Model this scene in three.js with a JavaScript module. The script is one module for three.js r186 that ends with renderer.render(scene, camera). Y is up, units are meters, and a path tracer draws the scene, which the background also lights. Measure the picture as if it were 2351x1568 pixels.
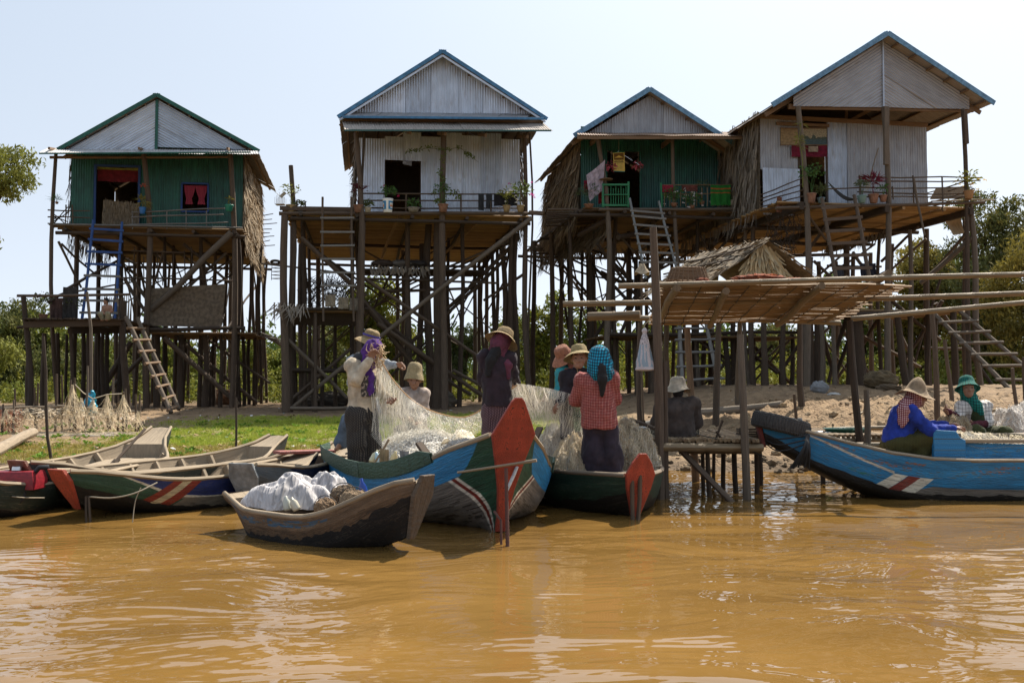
import*as THREE from 'three';
import { mergeGeometries } from 'three/addons/utils/BufferGeometryUtils.js';
import { createNoise2D,createNoise3D } from 'simplex-noise';

// ---------------------------------------------------------------- camera, sky, sun, exposure
const FL = 2288,CX = 1175.5,CY = 784,EYE = 1.3,PITCH = Math.atan((875 - 784) / FL);// measured on the photograph at 2351 x 1568
const scene = new THREE.Scene();
const camera = new THREE.PerspectiveCamera(2*Math.atan(784 / FL)*180 / Math.PI,1024 / 682,0.1,1500);
camera.position.set(0,EYE,0);
camera.rotation.x = PITCH;
const SUN = new THREE.Vector3(0.46,1.05,-0.70).normalize();
{
const W = 512,H = 256,px = new Float32Array(W*H*4),v = new THREE.Vector3();
for (let j = 0;j < H;j++) for (let i = 0;i < W;i++) {
const el = ((j + 0.5) / H - 0.5)*Math.PI,az = ((i + 0.5) / W - 0.5)*2*Math.PI;
v.set(Math.cos(az)*Math.cos(el),Math.sin(el),Math.sin(az)*Math.cos(el));
const c = v.dot(SUN),up = Math.max(0,v.y),hz = Math.exp(-up*3.6);
const glow = 0.33*Math.exp(-(1 - c)*2.2) + 0.5*Math.exp(-(1 - c)*10);
const base = [0.18 + 0.29*hz,0.25 + 0.275*hz,0.36 + 0.235*hz];
const o = (j*W + i)*4,g = v.y < 0 ? 0.5 : 1;
px[o] = (base[0] + glow*1.0)*g;px[o + 1] = (base[1] + glow*0.97)*g;px[o + 2] = (base[2] + glow*0.9)*g;px[o + 3] = 1;
}
const sky = new THREE.DataTexture(px,W,H,THREE.RGBAFormat,THREE.FloatType);
sky.mapping = THREE.EquirectangularReflectionMapping;sky.magFilter = THREE.LinearFilter;sky.needsUpdate = true;
scene.background = sky;scene.environment = sky;
}
const sun = new THREE.DirectionalLight(new THREE.Color(1,0.93,0.82),5);
sun.position.copy(SUN).multiplyScalar(80).add(new THREE.Vector3(0,0,-20));sun.target.position.set(0,0,-20);
sun.castShadow = true;sun.shadow.mapSize.set(4096,4096);
Object.assign(sun.shadow.camera,{ left: -45,right: 45,top: 45,bottom: -45,near: 1,far: 200 });
scene.add(sun,sun.target);
const renderer = new THREE.WebGLRenderer({ antialias: true });
renderer.toneMapping = THREE.LinearToneMapping;renderer.toneMappingExposure = 1.68;
renderer.shadowMap.enabled = true;

// ---------------------------------------------------------------- helpers
let seed = 20117;
const rnd = () => { seed = (seed + 0x6d2b79f5) | 0;let t = Math.imul(seed ^ (seed >>> 15),1 | seed);t = (t + Math.imul(t ^ (t >>> 7),61 | t)) ^ t;return ((t ^ (t >>> 14)) >>> 0) / 4294967296;};
const rr = (a,b) => a + (b - a)*rnd();
const reseed = (n) => { seed = n;};
const N2 = createNoise2D(rnd),N3 = createNoise3D(rnd);
const fbm = (x,y,o = 4) => { let s = 0,a = 0.5,f = 1;for (let i = 0;i < o;i++) { s += a*N2(x*f,y*f);a*= 0.5;f*= 2.03;} return s;};
const clamp = (x,a = 0,b = 1) => Math.min(b,Math.max(a,x));
const smooth = (a,b,x) => { const t = clamp((x - a) / (b - a));return t*t*(3 - 2*t);};
const lerp = (a,b,t) => a + (b - a)*t;
const V = (x,y,z) => new THREE.Vector3(x,y,z);
const rgb = (r,g,b) => new THREE.Color().setRGB(r,g,b);
const hex = (h) => new THREE.Color(h);
// the world point seen at (u, v) of the photograph at a known depth in metres
function at(u,v,d) {
const xc = (u - CX) / FL,yc = (CY - v) / FL,c = Math.cos(PITCH),s = Math.sin(PITCH),t = d / (c - yc*s);
return V(xc*t,EYE + (yc*c + s)*t,-d);
}
const used = new Map();
const numbered = (name) => { const n = used.get(name) ?? 0;used.set(name,n + 1);return n ? name + '_' + String(n).padStart(3,'0') : name;};
function thing(name,label,category,base = V(0,0,0),group,turn = 0) {
const g = new THREE.Group();g.name = numbered(name);g.userData = { label,category };
if (group) g.userData.group = group;
g.position.copy(base);g.rotation.y = turn;g.worldBase = base;scene.add(g);
return g;
}
// a part whose geometry is in world metres (thing without turn)
function add(g,name,geo,mat,extra) {
const m = new THREE.Mesh(geo,mat);m.name = name;m.castShadow = m.receiveShadow = true;
if (g.worldBase) m.position.copy(g.worldBase).negate();
if (extra) Object.assign(m.userData,extra);
g.add(m);return m;
}
// a part whose geometry is in the thing's own frame, or a sub-part in its part's frame
function loc(g,name,geo,mat,extra) {
const m = new THREE.Mesh(geo,mat);m.name = name;m.castShadow = m.receiveShadow = true;
if (extra) Object.assign(m.userData,extra);
g.add(m);return m;
}
function struct(name,geo,mat,kind = 'structure',label) {
const m = new THREE.Mesh(geo,mat);m.name = numbered(name);m.userData.kind = kind;if (label) m.userData.label = label;
m.castShadow = m.receiveShadow = true;scene.add(m);return m;
}
// growing lists of vertices for joined pieces
class Soup {
constructor() { this.p = [];this.uv = [];this.i = [];this.c = [];}
v(x,y,z,u = 0,w = 0,col) { this.p.push(x,y,z);this.uv.push(u,w);if (col) this.c.push(col[0],col[1],col[2]);return this.p.length / 3 - 1;}
tri(a,b,c) { this.i.push(a,b,c);}
quad(a,b,c,d) { this.i.push(a,b,c,a,c,d);}
geo() {
const g = new THREE.BufferGeometry();
g.setAttribute('position',new THREE.Float32BufferAttribute(this.p,3));g.setAttribute('uv',new THREE.Float32BufferAttribute(this.uv,2));
if (this.c.length === this.p.length) g.setAttribute('color',new THREE.Float32BufferAttribute(this.c,3));
g.setIndex(this.i);g.computeVertexNormals();return g;
}
}
// a round stick along points, radius from r0 to r1, slightly crooked
function stickPts(a,b,bend = 0.02,n = 4) {
const L = a.distanceTo(b),d = b.clone().sub(a).normalize(),s = Math.abs(d.y) > 0.9 ? V(1,0,0) : V(0,1,0),e1 = d.clone().cross(s).normalize(),e2 = d.clone().cross(e1),out = [];
const p1 = rr(-1,1),p2 = rr(-1,1),p3 = rr(-1,1),p4 = rr(-1,1);
for (let i = 0;i <= n;i++) { const t = i / n,w = Math.sin(Math.PI*t),w2 = Math.sin(2*Math.PI*t);out.push(a.clone().lerp(b,t).addScaledVector(e1,L*bend*(p1*w + p3*w2*0.6)).addScaledVector(e2,L*bend*(p2*w + p4*w2*0.6)));}
return out;
}
function tube(pts,r0,r1,sides = 7,cap = true,s = new Soup(),knots = 0) {
let len = 0,prev,e1 = null;const rings = [],off = rr(0,3);
for (let i = 0;i < pts.length;i++) {
const t = i / (pts.length - 1),d = pts[Math.min(i + 1,pts.length - 1)].clone().sub(pts[Math.max(i - 1,0)]).normalize();
if (!e1) e1 = d.clone().cross(Math.abs(d.y) > 0.9 ? V(1,0,0) : V(0,1,0)).normalize();else e1.addScaledVector(d,-e1.dot(d)).normalize();
const e2 = d.clone().cross(e1);
if (i) len += pts[i].distanceTo(prev);prev = pts[i];
const ring = [],r = lerp(r0,r1,t)*(knots ? 1 + knots*rr(-1,1) : 1);
for (let k = 0;k <= sides;k++) { const a = k / sides*2*Math.PI,q = pts[i].clone().addScaledVector(e1,Math.cos(a)*r).addScaledVector(e2,Math.sin(a)*r);ring.push(s.v(q.x,q.y,q.z,k / sides*2*Math.PI*r0 + off,len + off));}
rings.push(ring);
}
for (let i = 0;i + 1 < rings.length;i++) for (let k = 0;k < sides;k++) s.quad(rings[i][k],rings[i][k + 1],rings[i + 1][k + 1],rings[i + 1][k]);
if (cap) for (const [ring,flip] of [[rings[0],1],[rings[rings.length - 1],0]]) {
const b = ring.slice(0,sides).map((j) => s.v(s.p[j*3],s.p[j*3 + 1],s.p[j*3 + 2],s.p[j*3] + off,s.p[j*3 + 2]));
for (let k = 1;k + 1 < sides;k++) flip ? s.tri(b[0],b[k + 1],b[k]) : s.tri(b[0],b[k],b[k + 1]);
}
return s;
}
const pole = (a,b,r0,r1 = r0*0.85,bend = 0.012,n = 3,sides = 7) => tube(stickPts(a,b,bend,n),r0,r1,sides,true,new Soup(),0.05).geo();
// bamboo: straight tube with swollen nodes
function bamboo(a,b,r,sag = 0.004,s = new Soup()) {
const L = a.distanceTo(b),n = Math.max(2,Math.round(L / 0.32)),pts = [],P = stickPts(a,b,sag,6),c = new THREE.CatmullRomCurve3(P);
const rings = [];for (let i = 0;i <= n;i++) rings.push(c.getPoint(i / n));
const full = [],rad = [];
rings.forEach((p,i) => { if (i && i < n) { const d = rings[i + 1].clone().sub(rings[i - 1]).normalize();for (const [o,q] of [[-0.02,1],[0,1.13],[0.02,1]]) { full.push(p.clone().addScaledVector(d,o));rad.push(q);} } else { full.push(p);rad.push(1);} });
const base = s.p.length / 3;tube(full,r,r*0.9,7,true,s);
for (let i = 0;i < full.length;i++) for (let k = 0;k <= 7;k++) { const j = base + i*8 + k;if (rad[i] !== 1) { s.p[j*3] = lerp(full[i].x,s.p[j*3],rad[i]);s.p[j*3 + 1] = lerp(full[i].y,s.p[j*3 + 1],rad[i]);s.p[j*3 + 2] = lerp(full[i].z,s.p[j*3 + 2],rad[i]);} }
return s;
}
// sawn timber from a to b, w wide (sideways) and h high, with lightly eased edges
function plank(a,b,w,h,roll = 0) {
const L = a.distanceTo(b),d = b.clone().sub(a).normalize(),up = Math.abs(d.y) > 0.95 ? V(0,0,1) : V(0,1,0);
const x = d.clone().cross(up).normalize().applyAxisAngle(d,roll),y = x.clone().cross(d),s = new Soup(),e = Math.min(w,h)*0.12;
const prof = [[-w / 2 + e,-h / 2],[w / 2 - e,-h / 2],[w / 2,-h / 2 + e],[w / 2,h / 2 - e],[w / 2 - e,h / 2],[-w / 2 + e,h / 2],[-w / 2,h / 2 - e],[-w / 2,-h / 2 + e]];
const off = rr(0,5),sk = [rr(-0.006,0.006),rr(-0.006,0.006)];
for (let k = 0;k < 8;k++) { const [p0,p1] = prof[k],[q0,q1] = prof[(k + 1) % 8];const id = [];for (const [end,kk] of [[a,0],[b,1]]) for (const [m,n] of [[p0,p1],[q0,q1]]) { const P = end.clone().addScaledVector(x,m + kk*sk[0]).addScaledVector(y,n + kk*sk[1]);id.push(s.v(P.x,P.y,P.z,m + n + off,kk*L + off));} s.quad(id[0],id[2],id[3],id[1]);}
for (const [end,f] of [[a,1],[b,0]]) { const id = prof.map(([m,n]) => { const P = end.clone().addScaledVector(x,m + (f ? 0 : sk[0])).addScaledVector(y,n + (f ? 0 : sk[1]));return s.v(P.x,P.y,P.z,m + off,n);});for (let k = 1;k < 7;k++) f ? s.tri(id[0],id[k],id[k + 1]) : s.tri(id[0],id[k + 1],id[k]);}
return s.geo();
}
// a corrugated sheet that fills a convex polygon in its own x-y plane; the waves run along direction ang; map(x, y, z) places it
function corrugated(poly,ang,place,period = 0.076,amp = 0.009,seg = 6) {
const c = Math.cos(ang),s = Math.sin(ang),q = poly.map(([x,y]) => [x*c + y*s,-x*s + y*c]);// s along the wave, t across
let t0 = Infinity,t1 = -Infinity;for (const [,t] of q) { t0 = Math.min(t0,t);t1 = Math.max(t1,t);}
const span = (t) => { let lo = Infinity,hi = -Infinity;for (let i = 0;i < q.length;i++) { const [a,ta] = q[i],[b,tb] = q[(i + 1) % q.length];if ((ta - t)*(tb - t) <= 0 && ta !== tb) { const x = a + (b - a)*(t - ta) / (tb - ta);lo = Math.min(lo,x);hi = Math.max(hi,x);} } return [lo,hi];};
const S = new Soup(),n = Math.max(2,Math.round((t1 - t0) / period*seg));let last = null;
const off = rr(0,7),dents = rr(0,100);
for (let i = 0;i <= n;i++) {
const t = lerp(t0 + 1e-5,t1 - 1e-5,i / n),[lo,hi] = span(t);if (!(hi > lo)) { last = null;continue;}
const z0 = amp*Math.sin(2*Math.PI*t / period),row = [];
for (let k = 0;k <= 3;k++) { const a = lerp(lo,hi,k / 3),x = a*c - t*s,y = a*s + t*c,z = z0 + 0.012*N2(a*0.9 + dents,t*0.9) ,P = place(x,y,z);row.push(S.v(P.x,P.y,P.z,t + off,a + off));}
if (last) for (let k = 0;k < 3;k++) S.quad(last[k],row[k],row[k + 1],last[k + 1]);
last = row;
}
return S.geo();
}
// dry palm thatch: overlapping ragged blades on a bilinear patch A(top left) B(top right) C(bottom right) D(bottom left); n is the outward side
function thatch(A,B,C,D,{ rows = 8,per = 26,len = 0.7,wid = 0.05,out = 0.06,jitter = 0.25,shaggy = 0.1,tone = 1,down } = {}) {
const S = new Soup(),nrm = B.clone().sub(A).cross(D.clone().sub(A)).normalize().negate(),P = (s,t) => A.clone().lerp(B,s).lerp(D.clone().lerp(C,s),t);
const nv = new THREE.Vector3();
for (let r = 0;r < rows;r++) {
const t = r / rows,w = P(0,t).distanceTo(P(1,t)),cnt = Math.round(per*w);
for (let k = 0;k < cnt;k++) {
const s = (k + rnd()) / cnt,top = P(s,t + rr(-0.5,0.3) / rows),along = down ? down.clone() : P(s,1).sub(P(s,0)).normalize(),across = B.clone().sub(A).normalize();
const L = len*rr(0.55,1.15),W = wid*rr(0.5,1.2),lean = rr(-jitter,jitter),dir = along.clone().addScaledVector(across,lean).normalize(),sd = across.clone().addScaledVector(dir,-across.dot(dir)).normalize().applyAxisAngle(dir,rr(-0.7,0.7));
const o0 = rr(0,0.03),o1 = out*rr(0.3,1.3) + shaggy*Math.pow(rnd(),4),b = 0.62 + 0.5*rnd(),warm = rr(-0.06,0.06),col = [tone*b*(1 + warm),tone*b,tone*b*(1 - warm*1.5)];
const id = [];
for (const [q,ww] of [[0,1],[0.6,0.9],[1,0.25]]) { const c = top.clone().addScaledVector(dir,L*q).addScaledVector(nrm,lerp(o0,o1,q*q));for (const e of [-1,1]) { nv.copy(c).addScaledVector(sd,e*W*ww / 2);id.push(S.v(nv.x,nv.y,nv.z,q,e,col));} }
S.quad(id[0],id[1],id[3],id[2]);S.quad(id[2],id[3],id[5],id[4]);
}
}
return S.geo();
}
// surface nets: a mesh of f(x, y, z) = 0 inside a box
function netMesh(f,lo,hi,cell) {
const nx = Math.ceil((hi.x - lo.x) / cell) + 1,ny = Math.ceil((hi.y - lo.y) / cell) + 1,nz = Math.ceil((hi.z - lo.z) / cell) + 1,F = new Float32Array(nx*ny*nz),id = new Int32Array(nx*ny*nz).fill(-1),I = (i,j,k) => (k*ny + j)*nx + i;
for (let k = 0;k < nz;k++) for (let j = 0;j < ny;j++) for (let i = 0;i < nx;i++) F[I(i,j,k)] = f(lo.x + i*cell,lo.y + j*cell,lo.z + k*cell);
const p = [],idx = [];
for (let k = 0;k + 1 < nz;k++) for (let j = 0;j + 1 < ny;j++) for (let i = 0;i + 1 < nx;i++) {
let n = 0,x = 0,y = 0,z = 0,m = 0;const c = [];
for (let q = 0;q < 8;q++) { const v = F[I(i + (q & 1),j + (q >> 1 & 1),k + (q >> 2))];c.push(v);if (v < 0) m++;}
if (!m || m === 8) continue;
for (let a = 0;a < 8;a++) for (const b of [1,2,4]) if (!(a & b)) { const v0 = c[a],v1 = c[a | b];if (v0 < 0 !== v1 < 0) { const t = v0 / (v0 - v1);x += (a & 1) + (b === 1 ? t : 0);y += (a >> 1 & 1) + (b === 2 ? t : 0);z += (a >> 2) + (b === 4 ? t : 0);n++;} }
id[I(i,j,k)] = p.length / 3;p.push(lo.x + (i + x / n)*cell,lo.y + (j + y / n)*cell,lo.z + (k + z / n)*cell);
}
const q4 = (a,b,c,d,flip) => { if (a < 0 || b < 0 || c < 0 || d < 0) return;flip ? idx.push(a,c,b,a,d,c) : idx.push(a,b,c,a,c,d);};
for (let k = 1;k + 1 < nz;k++) for (let j = 1;j + 1 < ny;j++) for (let i = 1;i + 1 < nx;i++) {
const v = F[I(i,j,k)] < 0;
if (v !== F[I(i + 1,j,k)] < 0) q4(id[I(i,j - 1,k - 1)],id[I(i,j,k - 1)],id[I(i,j,k)],id[I(i,j - 1,k)],!v);
if (v !== F[I(i,j + 1,k)] < 0) q4(id[I(i - 1,j,k - 1)],id[I(i - 1,j,k)],id[I(i,j,k)],id[I(i,j,k - 1)],!v);
if (v !== F[I(i,j,k + 1)] < 0) q4(id[I(i - 1,j - 1,k)],id[I(i,j - 1,k)],id[I(i,j,k)],id[I(i - 1,j,k)],!v);
}
const g = new THREE.BufferGeometry();g.setAttribute('position',new THREE.Float32BufferAttribute(p,3));
const uv = [];for (let i = 0;i < p.length;i += 3) uv.push(p[i] + p[i + 2]*0.35,p[i + 1] + p[i + 2]*0.2);
g.setAttribute('uv',new THREE.Float32BufferAttribute(uv,2));g.setIndex(idx);g.computeVertexNormals();return g;
}
const smin = (a,b,k) => { const h = Math.max(k - Math.abs(a - b),0) / k;return Math.min(a,b) - h*h*k*0.25;};
// distance to a tapered capsule
function capD(x,y,z,a,b,ra,rb) {
const bx = b.x - a.x,by = b.y - a.y,bz = b.z - a.z,px = x - a.x,py = y - a.y,pz = z - a.z,t = clamp((px*bx + py*by + pz*bz) / (bx*bx + by*by + bz*bz + 1e-9));
return Math.hypot(px - bx*t,py - by*t,pz - bz*t) - (ra + (rb - ra)*t);
}
function bonesField(bones,k) { return (x,y,z) => { let d = 1e3;for (const [a,b,ra,rb] of bones) { const q = capD(x,y,z,a,b,ra,rb);if (q < d + k) d = d > 900 ? q : smin(d,q,k);} return d;};}
function bonesBox(bones,m) { const lo = V(1e3,1e3,1e3),hi = V(-1e3,-1e3,-1e3);for (const [a,b,ra,rb] of bones) for (const [p,r] of [[a,ra],[b,rb]]) { lo.min(V(p.x - r - m,p.y - r - m,p.z - r - m));hi.max(V(p.x + r + m,p.y + r + m,p.z + r + m));} return [lo,hi];}

// ---------------------------------------------------------------- textures and materials
function dataTex(w,h,fn,srgb = true,rep = [1,1],wrap = THREE.MirroredRepeatWrapping) {
const d = new Uint8Array(w*h*4);
for (let j = 0;j < h;j++) for (let i = 0;i < w;i++) { const c = fn(i / w,j / h,i,j),o = (j*w + i)*4;d[o] = clamp(c[0],0,255);d[o + 1] = clamp(c[1],0,255);d[o + 2] = clamp(c[2],0,255);d[o + 3] = 255;}
const t = new THREE.DataTexture(d,w,h);t.magFilter = THREE.LinearFilter;t.minFilter = THREE.LinearMipmapLinearFilter;t.generateMipmaps = true;t.wrapS = t.wrapT = wrap;t.repeat.set(...rep);if (srgb) t.colorSpace = THREE.SRGBColorSpace;t.needsUpdate = true;return t;
}
const gray = (v) => [v,v,v];
// wood: fibres along v
const woodT = dataTex(256,512,(u,v) => { const f = 0.5*N2(u*46,v*3.1) + 0.3*N2(u*110,v*7 + 9) + 0.35*fbm(u*4 + 3,v*3);const crack = N2(u*30 + 40,v*1.6) > 0.72 ? -60 : 0;const b = 205 + 42*f + crack*0.8;return [b*1.0,b*0.985,b*0.96];},true,[2.2,0.7]);
const woodB = dataTex(256,512,(u,v) => { const f = 0.5*N2(u*46,v*3.1) + 0.3*N2(u*110,v*7 + 9);return gray(128 + 90*f - (N2(u*30 + 40,v*1.6) > 0.72 ? 90 : 0));},false,[2.2,0.7]);
const stainT = dataTex(512,512,(u,v) => { const a = fbm(u*7,v*7,5),b = fbm(u*23 + 7,v*23,3);const k = 214 + 46*a + 26*b;return [k,k*0.985,k*0.965];},true,[0.6,0.6]);
const noiseB = dataTex(512,512,(u,v) => gray(128 + 100*fbm(u*14,v*14,5)),false,[1,1]);
const metalT = dataTex(512,512,(u,v) => { const st = fbm(u*44,v*1.6,4),bl = fbm(u*5 + 31,v*4,4),ru = smooth(0.30,0.62,fbm(u*9 + 3,v*3 + 11,4) + 0.3*st);const k = 224 + 24*st + 16*bl;return [lerp(k,160,ru*0.22),lerp(k*1.0,132,ru*0.22),lerp(k*1.01,108,ru*0.22)];},true,[0.45,0.32]);
const paintT = dataTex(512,512,(u,v) => { const st = fbm(u*30,v*1.3,4),bl = fbm(u*5 + 31,v*4,4),ch = smooth(0.42,0.5,fbm(u*60 + 5,v*5,3) + 0.12*bl);const k = 205 + 45*st + 42*bl;return [lerp(k,255,ch),lerp(k,250,ch),lerp(k,240,ch)];},true,[0.5,0.3]);
const metalR = dataTex(256,256,(u,v) => gray(130 + 70*fbm(u*8,v*4,4)),false,[0.5,0.4]);
const weaveT = dataTex(256,256,(u,v) => { const a = Math.sin(u*160),b = Math.sin(v*160),k = 190 + 30*a*b + 46*fbm(u*6,v*6);return [k,k*0.97,k*0.92];},true,[1,1]);
const weaveB = dataTex(256,256,(u,v) => gray(128 + 110*Math.sin(u*160)*Math.sin(v*160)),false,[1,1]);
const reps = (t,a,b) => { const c = t.clone();c.repeat.set(a,b);c.needsUpdate = true;return c;};
const std = (o) => new THREE.MeshStandardMaterial({ side: THREE.DoubleSide,...o });
const wood = (r,g,b,rough = 0.9) => std({ color: rgb(r,g,b),map: woodT,bumpMap: woodB,bumpScale: 0.006,roughness: rough });
const cloth = (c,o = {}) => new THREE.MeshPhysicalMaterial({ side: THREE.DoubleSide,color: c,roughness: 0.95,map: stainT,bumpMap: reps(weaveB,4,4),bumpScale: 0.001,sheen: 0.3,sheenColor: rgb(0.3,0.3,0.3),sheenRoughness: 0.7,...o });
const M = {
post: [wood(0.165,0.115,0.078),wood(0.125,0.085,0.056),wood(0.205,0.158,0.115)],
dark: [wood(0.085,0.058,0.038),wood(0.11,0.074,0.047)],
grey: wood(0.30,0.285,0.265),warm: wood(0.30,0.19,0.11),pale: wood(0.44,0.35,0.25),log: wood(0.36,0.30,0.235),
bamboo: [wood(0.30,0.205,0.105,0.65),wood(0.235,0.155,0.078,0.7),wood(0.33,0.24,0.135,0.65)],
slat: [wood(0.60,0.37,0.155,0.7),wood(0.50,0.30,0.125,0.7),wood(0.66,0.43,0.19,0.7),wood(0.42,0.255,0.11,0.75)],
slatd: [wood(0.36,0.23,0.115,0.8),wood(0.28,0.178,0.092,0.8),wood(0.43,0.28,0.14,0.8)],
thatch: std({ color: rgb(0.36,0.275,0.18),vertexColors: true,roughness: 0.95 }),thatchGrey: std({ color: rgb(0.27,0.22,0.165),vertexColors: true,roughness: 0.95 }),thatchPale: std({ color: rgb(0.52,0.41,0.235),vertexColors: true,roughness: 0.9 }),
zinc: [0,1,2].map((i) => std({ color: rgb(0.70 - i*0.08,0.75 - i*0.08,0.81 - i*0.08),map: metalT,roughnessMap: metalR,roughness: 0.85,metalness: 0.35 })),
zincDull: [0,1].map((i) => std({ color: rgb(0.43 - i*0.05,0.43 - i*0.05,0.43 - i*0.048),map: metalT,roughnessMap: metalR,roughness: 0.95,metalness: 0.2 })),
tinRust: std({ color: rgb(0.50,0.45,0.40),map: metalT,roughnessMap: metalR,roughness: 0.95,metalness: 0.1 }),
green: [0,1].map((i) => std({ color: rgb(0.022,0.135 + i*0.015,0.105),map: paintT,roughness: 0.5 })),
roofTin: std({ color: rgb(0.42,0.36,0.31),map: metalT,roughness: 0.8,metalness: 0.15 }),
trimBlue: std({ color: rgb(0.07,0.25,0.47),map: stainT,roughness: 0.55 }),trimPale: std({ color: rgb(0.16,0.34,0.53),map: stainT,roughness: 0.55 }),trimGreen: std({ color: rgb(0.012,0.13,0.09),map: stainT,roughness: 0.55 }),
blueWood: std({ color: rgb(0.035,0.11,0.37),map: woodT,bumpMap: woodB,bumpScale: 0.004,roughness: 0.7 }),blueLight: std({ color: rgb(0.07,0.26,0.52),map: woodT,roughness: 0.7 }),
greenWood: std({ color: rgb(0.03,0.28,0.11),map: woodT,roughness: 0.6 }),
mat: std({ color: rgb(0.33,0.26,0.18),map: weaveT,bumpMap: weaveB,bumpScale: 0.004,roughness: 0.95 }),
rope: std({ color: rgb(0.30,0.25,0.18),roughness: 0.95 }),ropeDark: std({ color: rgb(0.035,0.033,0.032),roughness: 0.9 }),
terracotta: std({ color: rgb(0.33,0.17,0.105),map: stainT,roughness: 0.9 }),concrete: std({ color: rgb(0.35,0.33,0.30),map: stainT,bumpMap: noiseB,bumpScale: 0.006,roughness: 0.95 }),
black: std({ color: rgb(0.02,0.02,0.022),roughness: 0.8 }),rubber: std({ color: rgb(0.045,0.042,0.04),map: stainT,roughness: 0.85 }),
white: std({ color: rgb(0.72,0.72,0.70),map: stainT,roughness: 0.6 }),
};
const leafMat = (r,g,b,tr = 0.32) => new THREE.MeshPhysicalMaterial({ color: rgb(r,g,b),roughness: 0.85,transmission: tr,thickness: 0,side: THREE.DoubleSide,specularIntensity: 0.3 });
M.leaf = leafMat(0.125,0.165,0.032);M.leafDark = leafMat(0.11,0.132,0.044);M.leafYellow = leafMat(0.22,0.225,0.045);M.leafPot = leafMat(0.075,0.15,0.035);M.leafGold = leafMat(0.23,0.19,0.04);
const pick = (a) => a[Math.floor(rnd()*a.length)];
// ---------------------------------------------------------------- ground, water
function shoreD(x) { return 14.35 + 0.35*N2(x*0.22,3.3) + 0.12*N2(x*1.3,9.1) - 0.5*smooth(-6,-12,x);}
function groundH(x,z) {
const d = -z,s = d - shoreD(x);
if (s < 0) return Math.max(-1.6,s*0.16);
const right = smooth(1.2,6.5,x),mid = smooth(-4,1,x);
const left = 0.05*smooth(0,0.7,s) + 0.40*clamp(s / 15.5) + 0.13*mid*clamp(s / 14);
const rgt = 0.20*smooth(0,0.9,s) + 0.62*smooth(0.6,4.6,s) + 0.34*smooth(4,13,s);
let h = lerp(left,rgt,right);
const far = smooth(34,60,d);h = lerp(h,0.95,far);
h += (0.02 + 0.05*right)*smooth(0,2,s)*(fbm(x*0.8,d*0.8,4)) + (0.012 + 0.035*right*(1 - smooth(8,14,s)))*smooth(0,0.4,s)*N2(x*3.2,d*3.2) + 0.15*right*(1 - smooth(5,9,s))*smooth(0,0.4,s)*(Math.abs(N2(x*1.1 + 30,d*1.5)) + 0.5*Math.abs(N2(x*2.7,d*3.1)) - 0.35);
return h;
}
const gnd = (x,d) => V(x,groundH(x,-d),-d);
const onGround = (u,d) => gnd((u - CX) / FL*d,d);
{
const xs = [],ds = [];
for (const x of [-420,-260,-160,-100,-65,-45,-34,-28]) xs.push(x);
for (let x = -24;x <= 24.01;x += 0.115) xs.push(x);
for (const x of [28,34,45,65,100,160,260,420]) xs.push(x);
for (const d of [-60,-20,0,8,12]) ds.push(d);
for (let d = 13.2;d < 22;d += 0.085) ds.push(d);
for (let d = 22;d < 40;d += 0.22) ds.push(d);
for (const d of [42,46,52,60,72,90,120,170,250,400,700]) ds.push(d);
const S = new Soup(),nx = xs.length,C = (a,b,t) => a.map((v,i) => lerp(v,b[i],t));
const grass = [0.165,0.175,0.03],olive = [0.15,0.115,0.035],soil = [0.175,0.108,0.053],dust = [0.255,0.168,0.088],wet = [0.105,0.066,0.032],litter = [0.165,0.085,0.04],far = [0.09,0.09,0.03];
for (const d of ds) for (const x of xs) {
const h = groundH(x,-d),s = d - shoreD(x),n1 = fbm(x*0.55,d*0.55,4),n2 = fbm(x*2.6 + 50,d*2.6,4),right = smooth(0.2,3.2,x);
let c = C(soil,dust,clamp(0.5 + n2));
const gr = smooth(-8.6,-6.0,x + 1.6*n1)*(1 - right)*smooth(2.6,4.2,s + 1.3*n1)*smooth(12.6,10.6,s + 1.2*n1)*smooth(-0.55,-0.1,n2 + 0.8*n1 + 0.25);
const ol = (1 - right)*smooth(0.3,0.9,s)*smooth(4.4,3.0,s + n1);
c = C(c,olive,ol*clamp(0.75 + n2));c = C(c,litter,(1 - right)*smooth(1.9,2.6,s + n1)*smooth(4.2,3.2,s + n1)*smooth(-0.1,0.2,n2)*0.8);
c = C(c,grass,gr*0.85);c = C(c,wet,smooth(1.1,0.25,s + 0.5*n2));
c = C(c,far,smooth(36,44,d + 4*n1)*0.8);
const k = 1 + 0.22*N2(x*7,d*7) + 0.12*N2(x*23,d*23);S.v(x,h,-d,x,d,c.map((v) => v*k));
}
for (let j = 0;j + 1 < ds.length;j++) for (let i = 0;i + 1 < nx;i++) { const a = j*nx + i;S.quad(a,a + 1,a + nx + 1,a + nx);}
struct('ground',S.geo(),std({ vertexColors: true,roughness: 0.96,bumpMap: reps(noiseB,0.8,0.8),bumpScale: 0.05 }));
}
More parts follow.
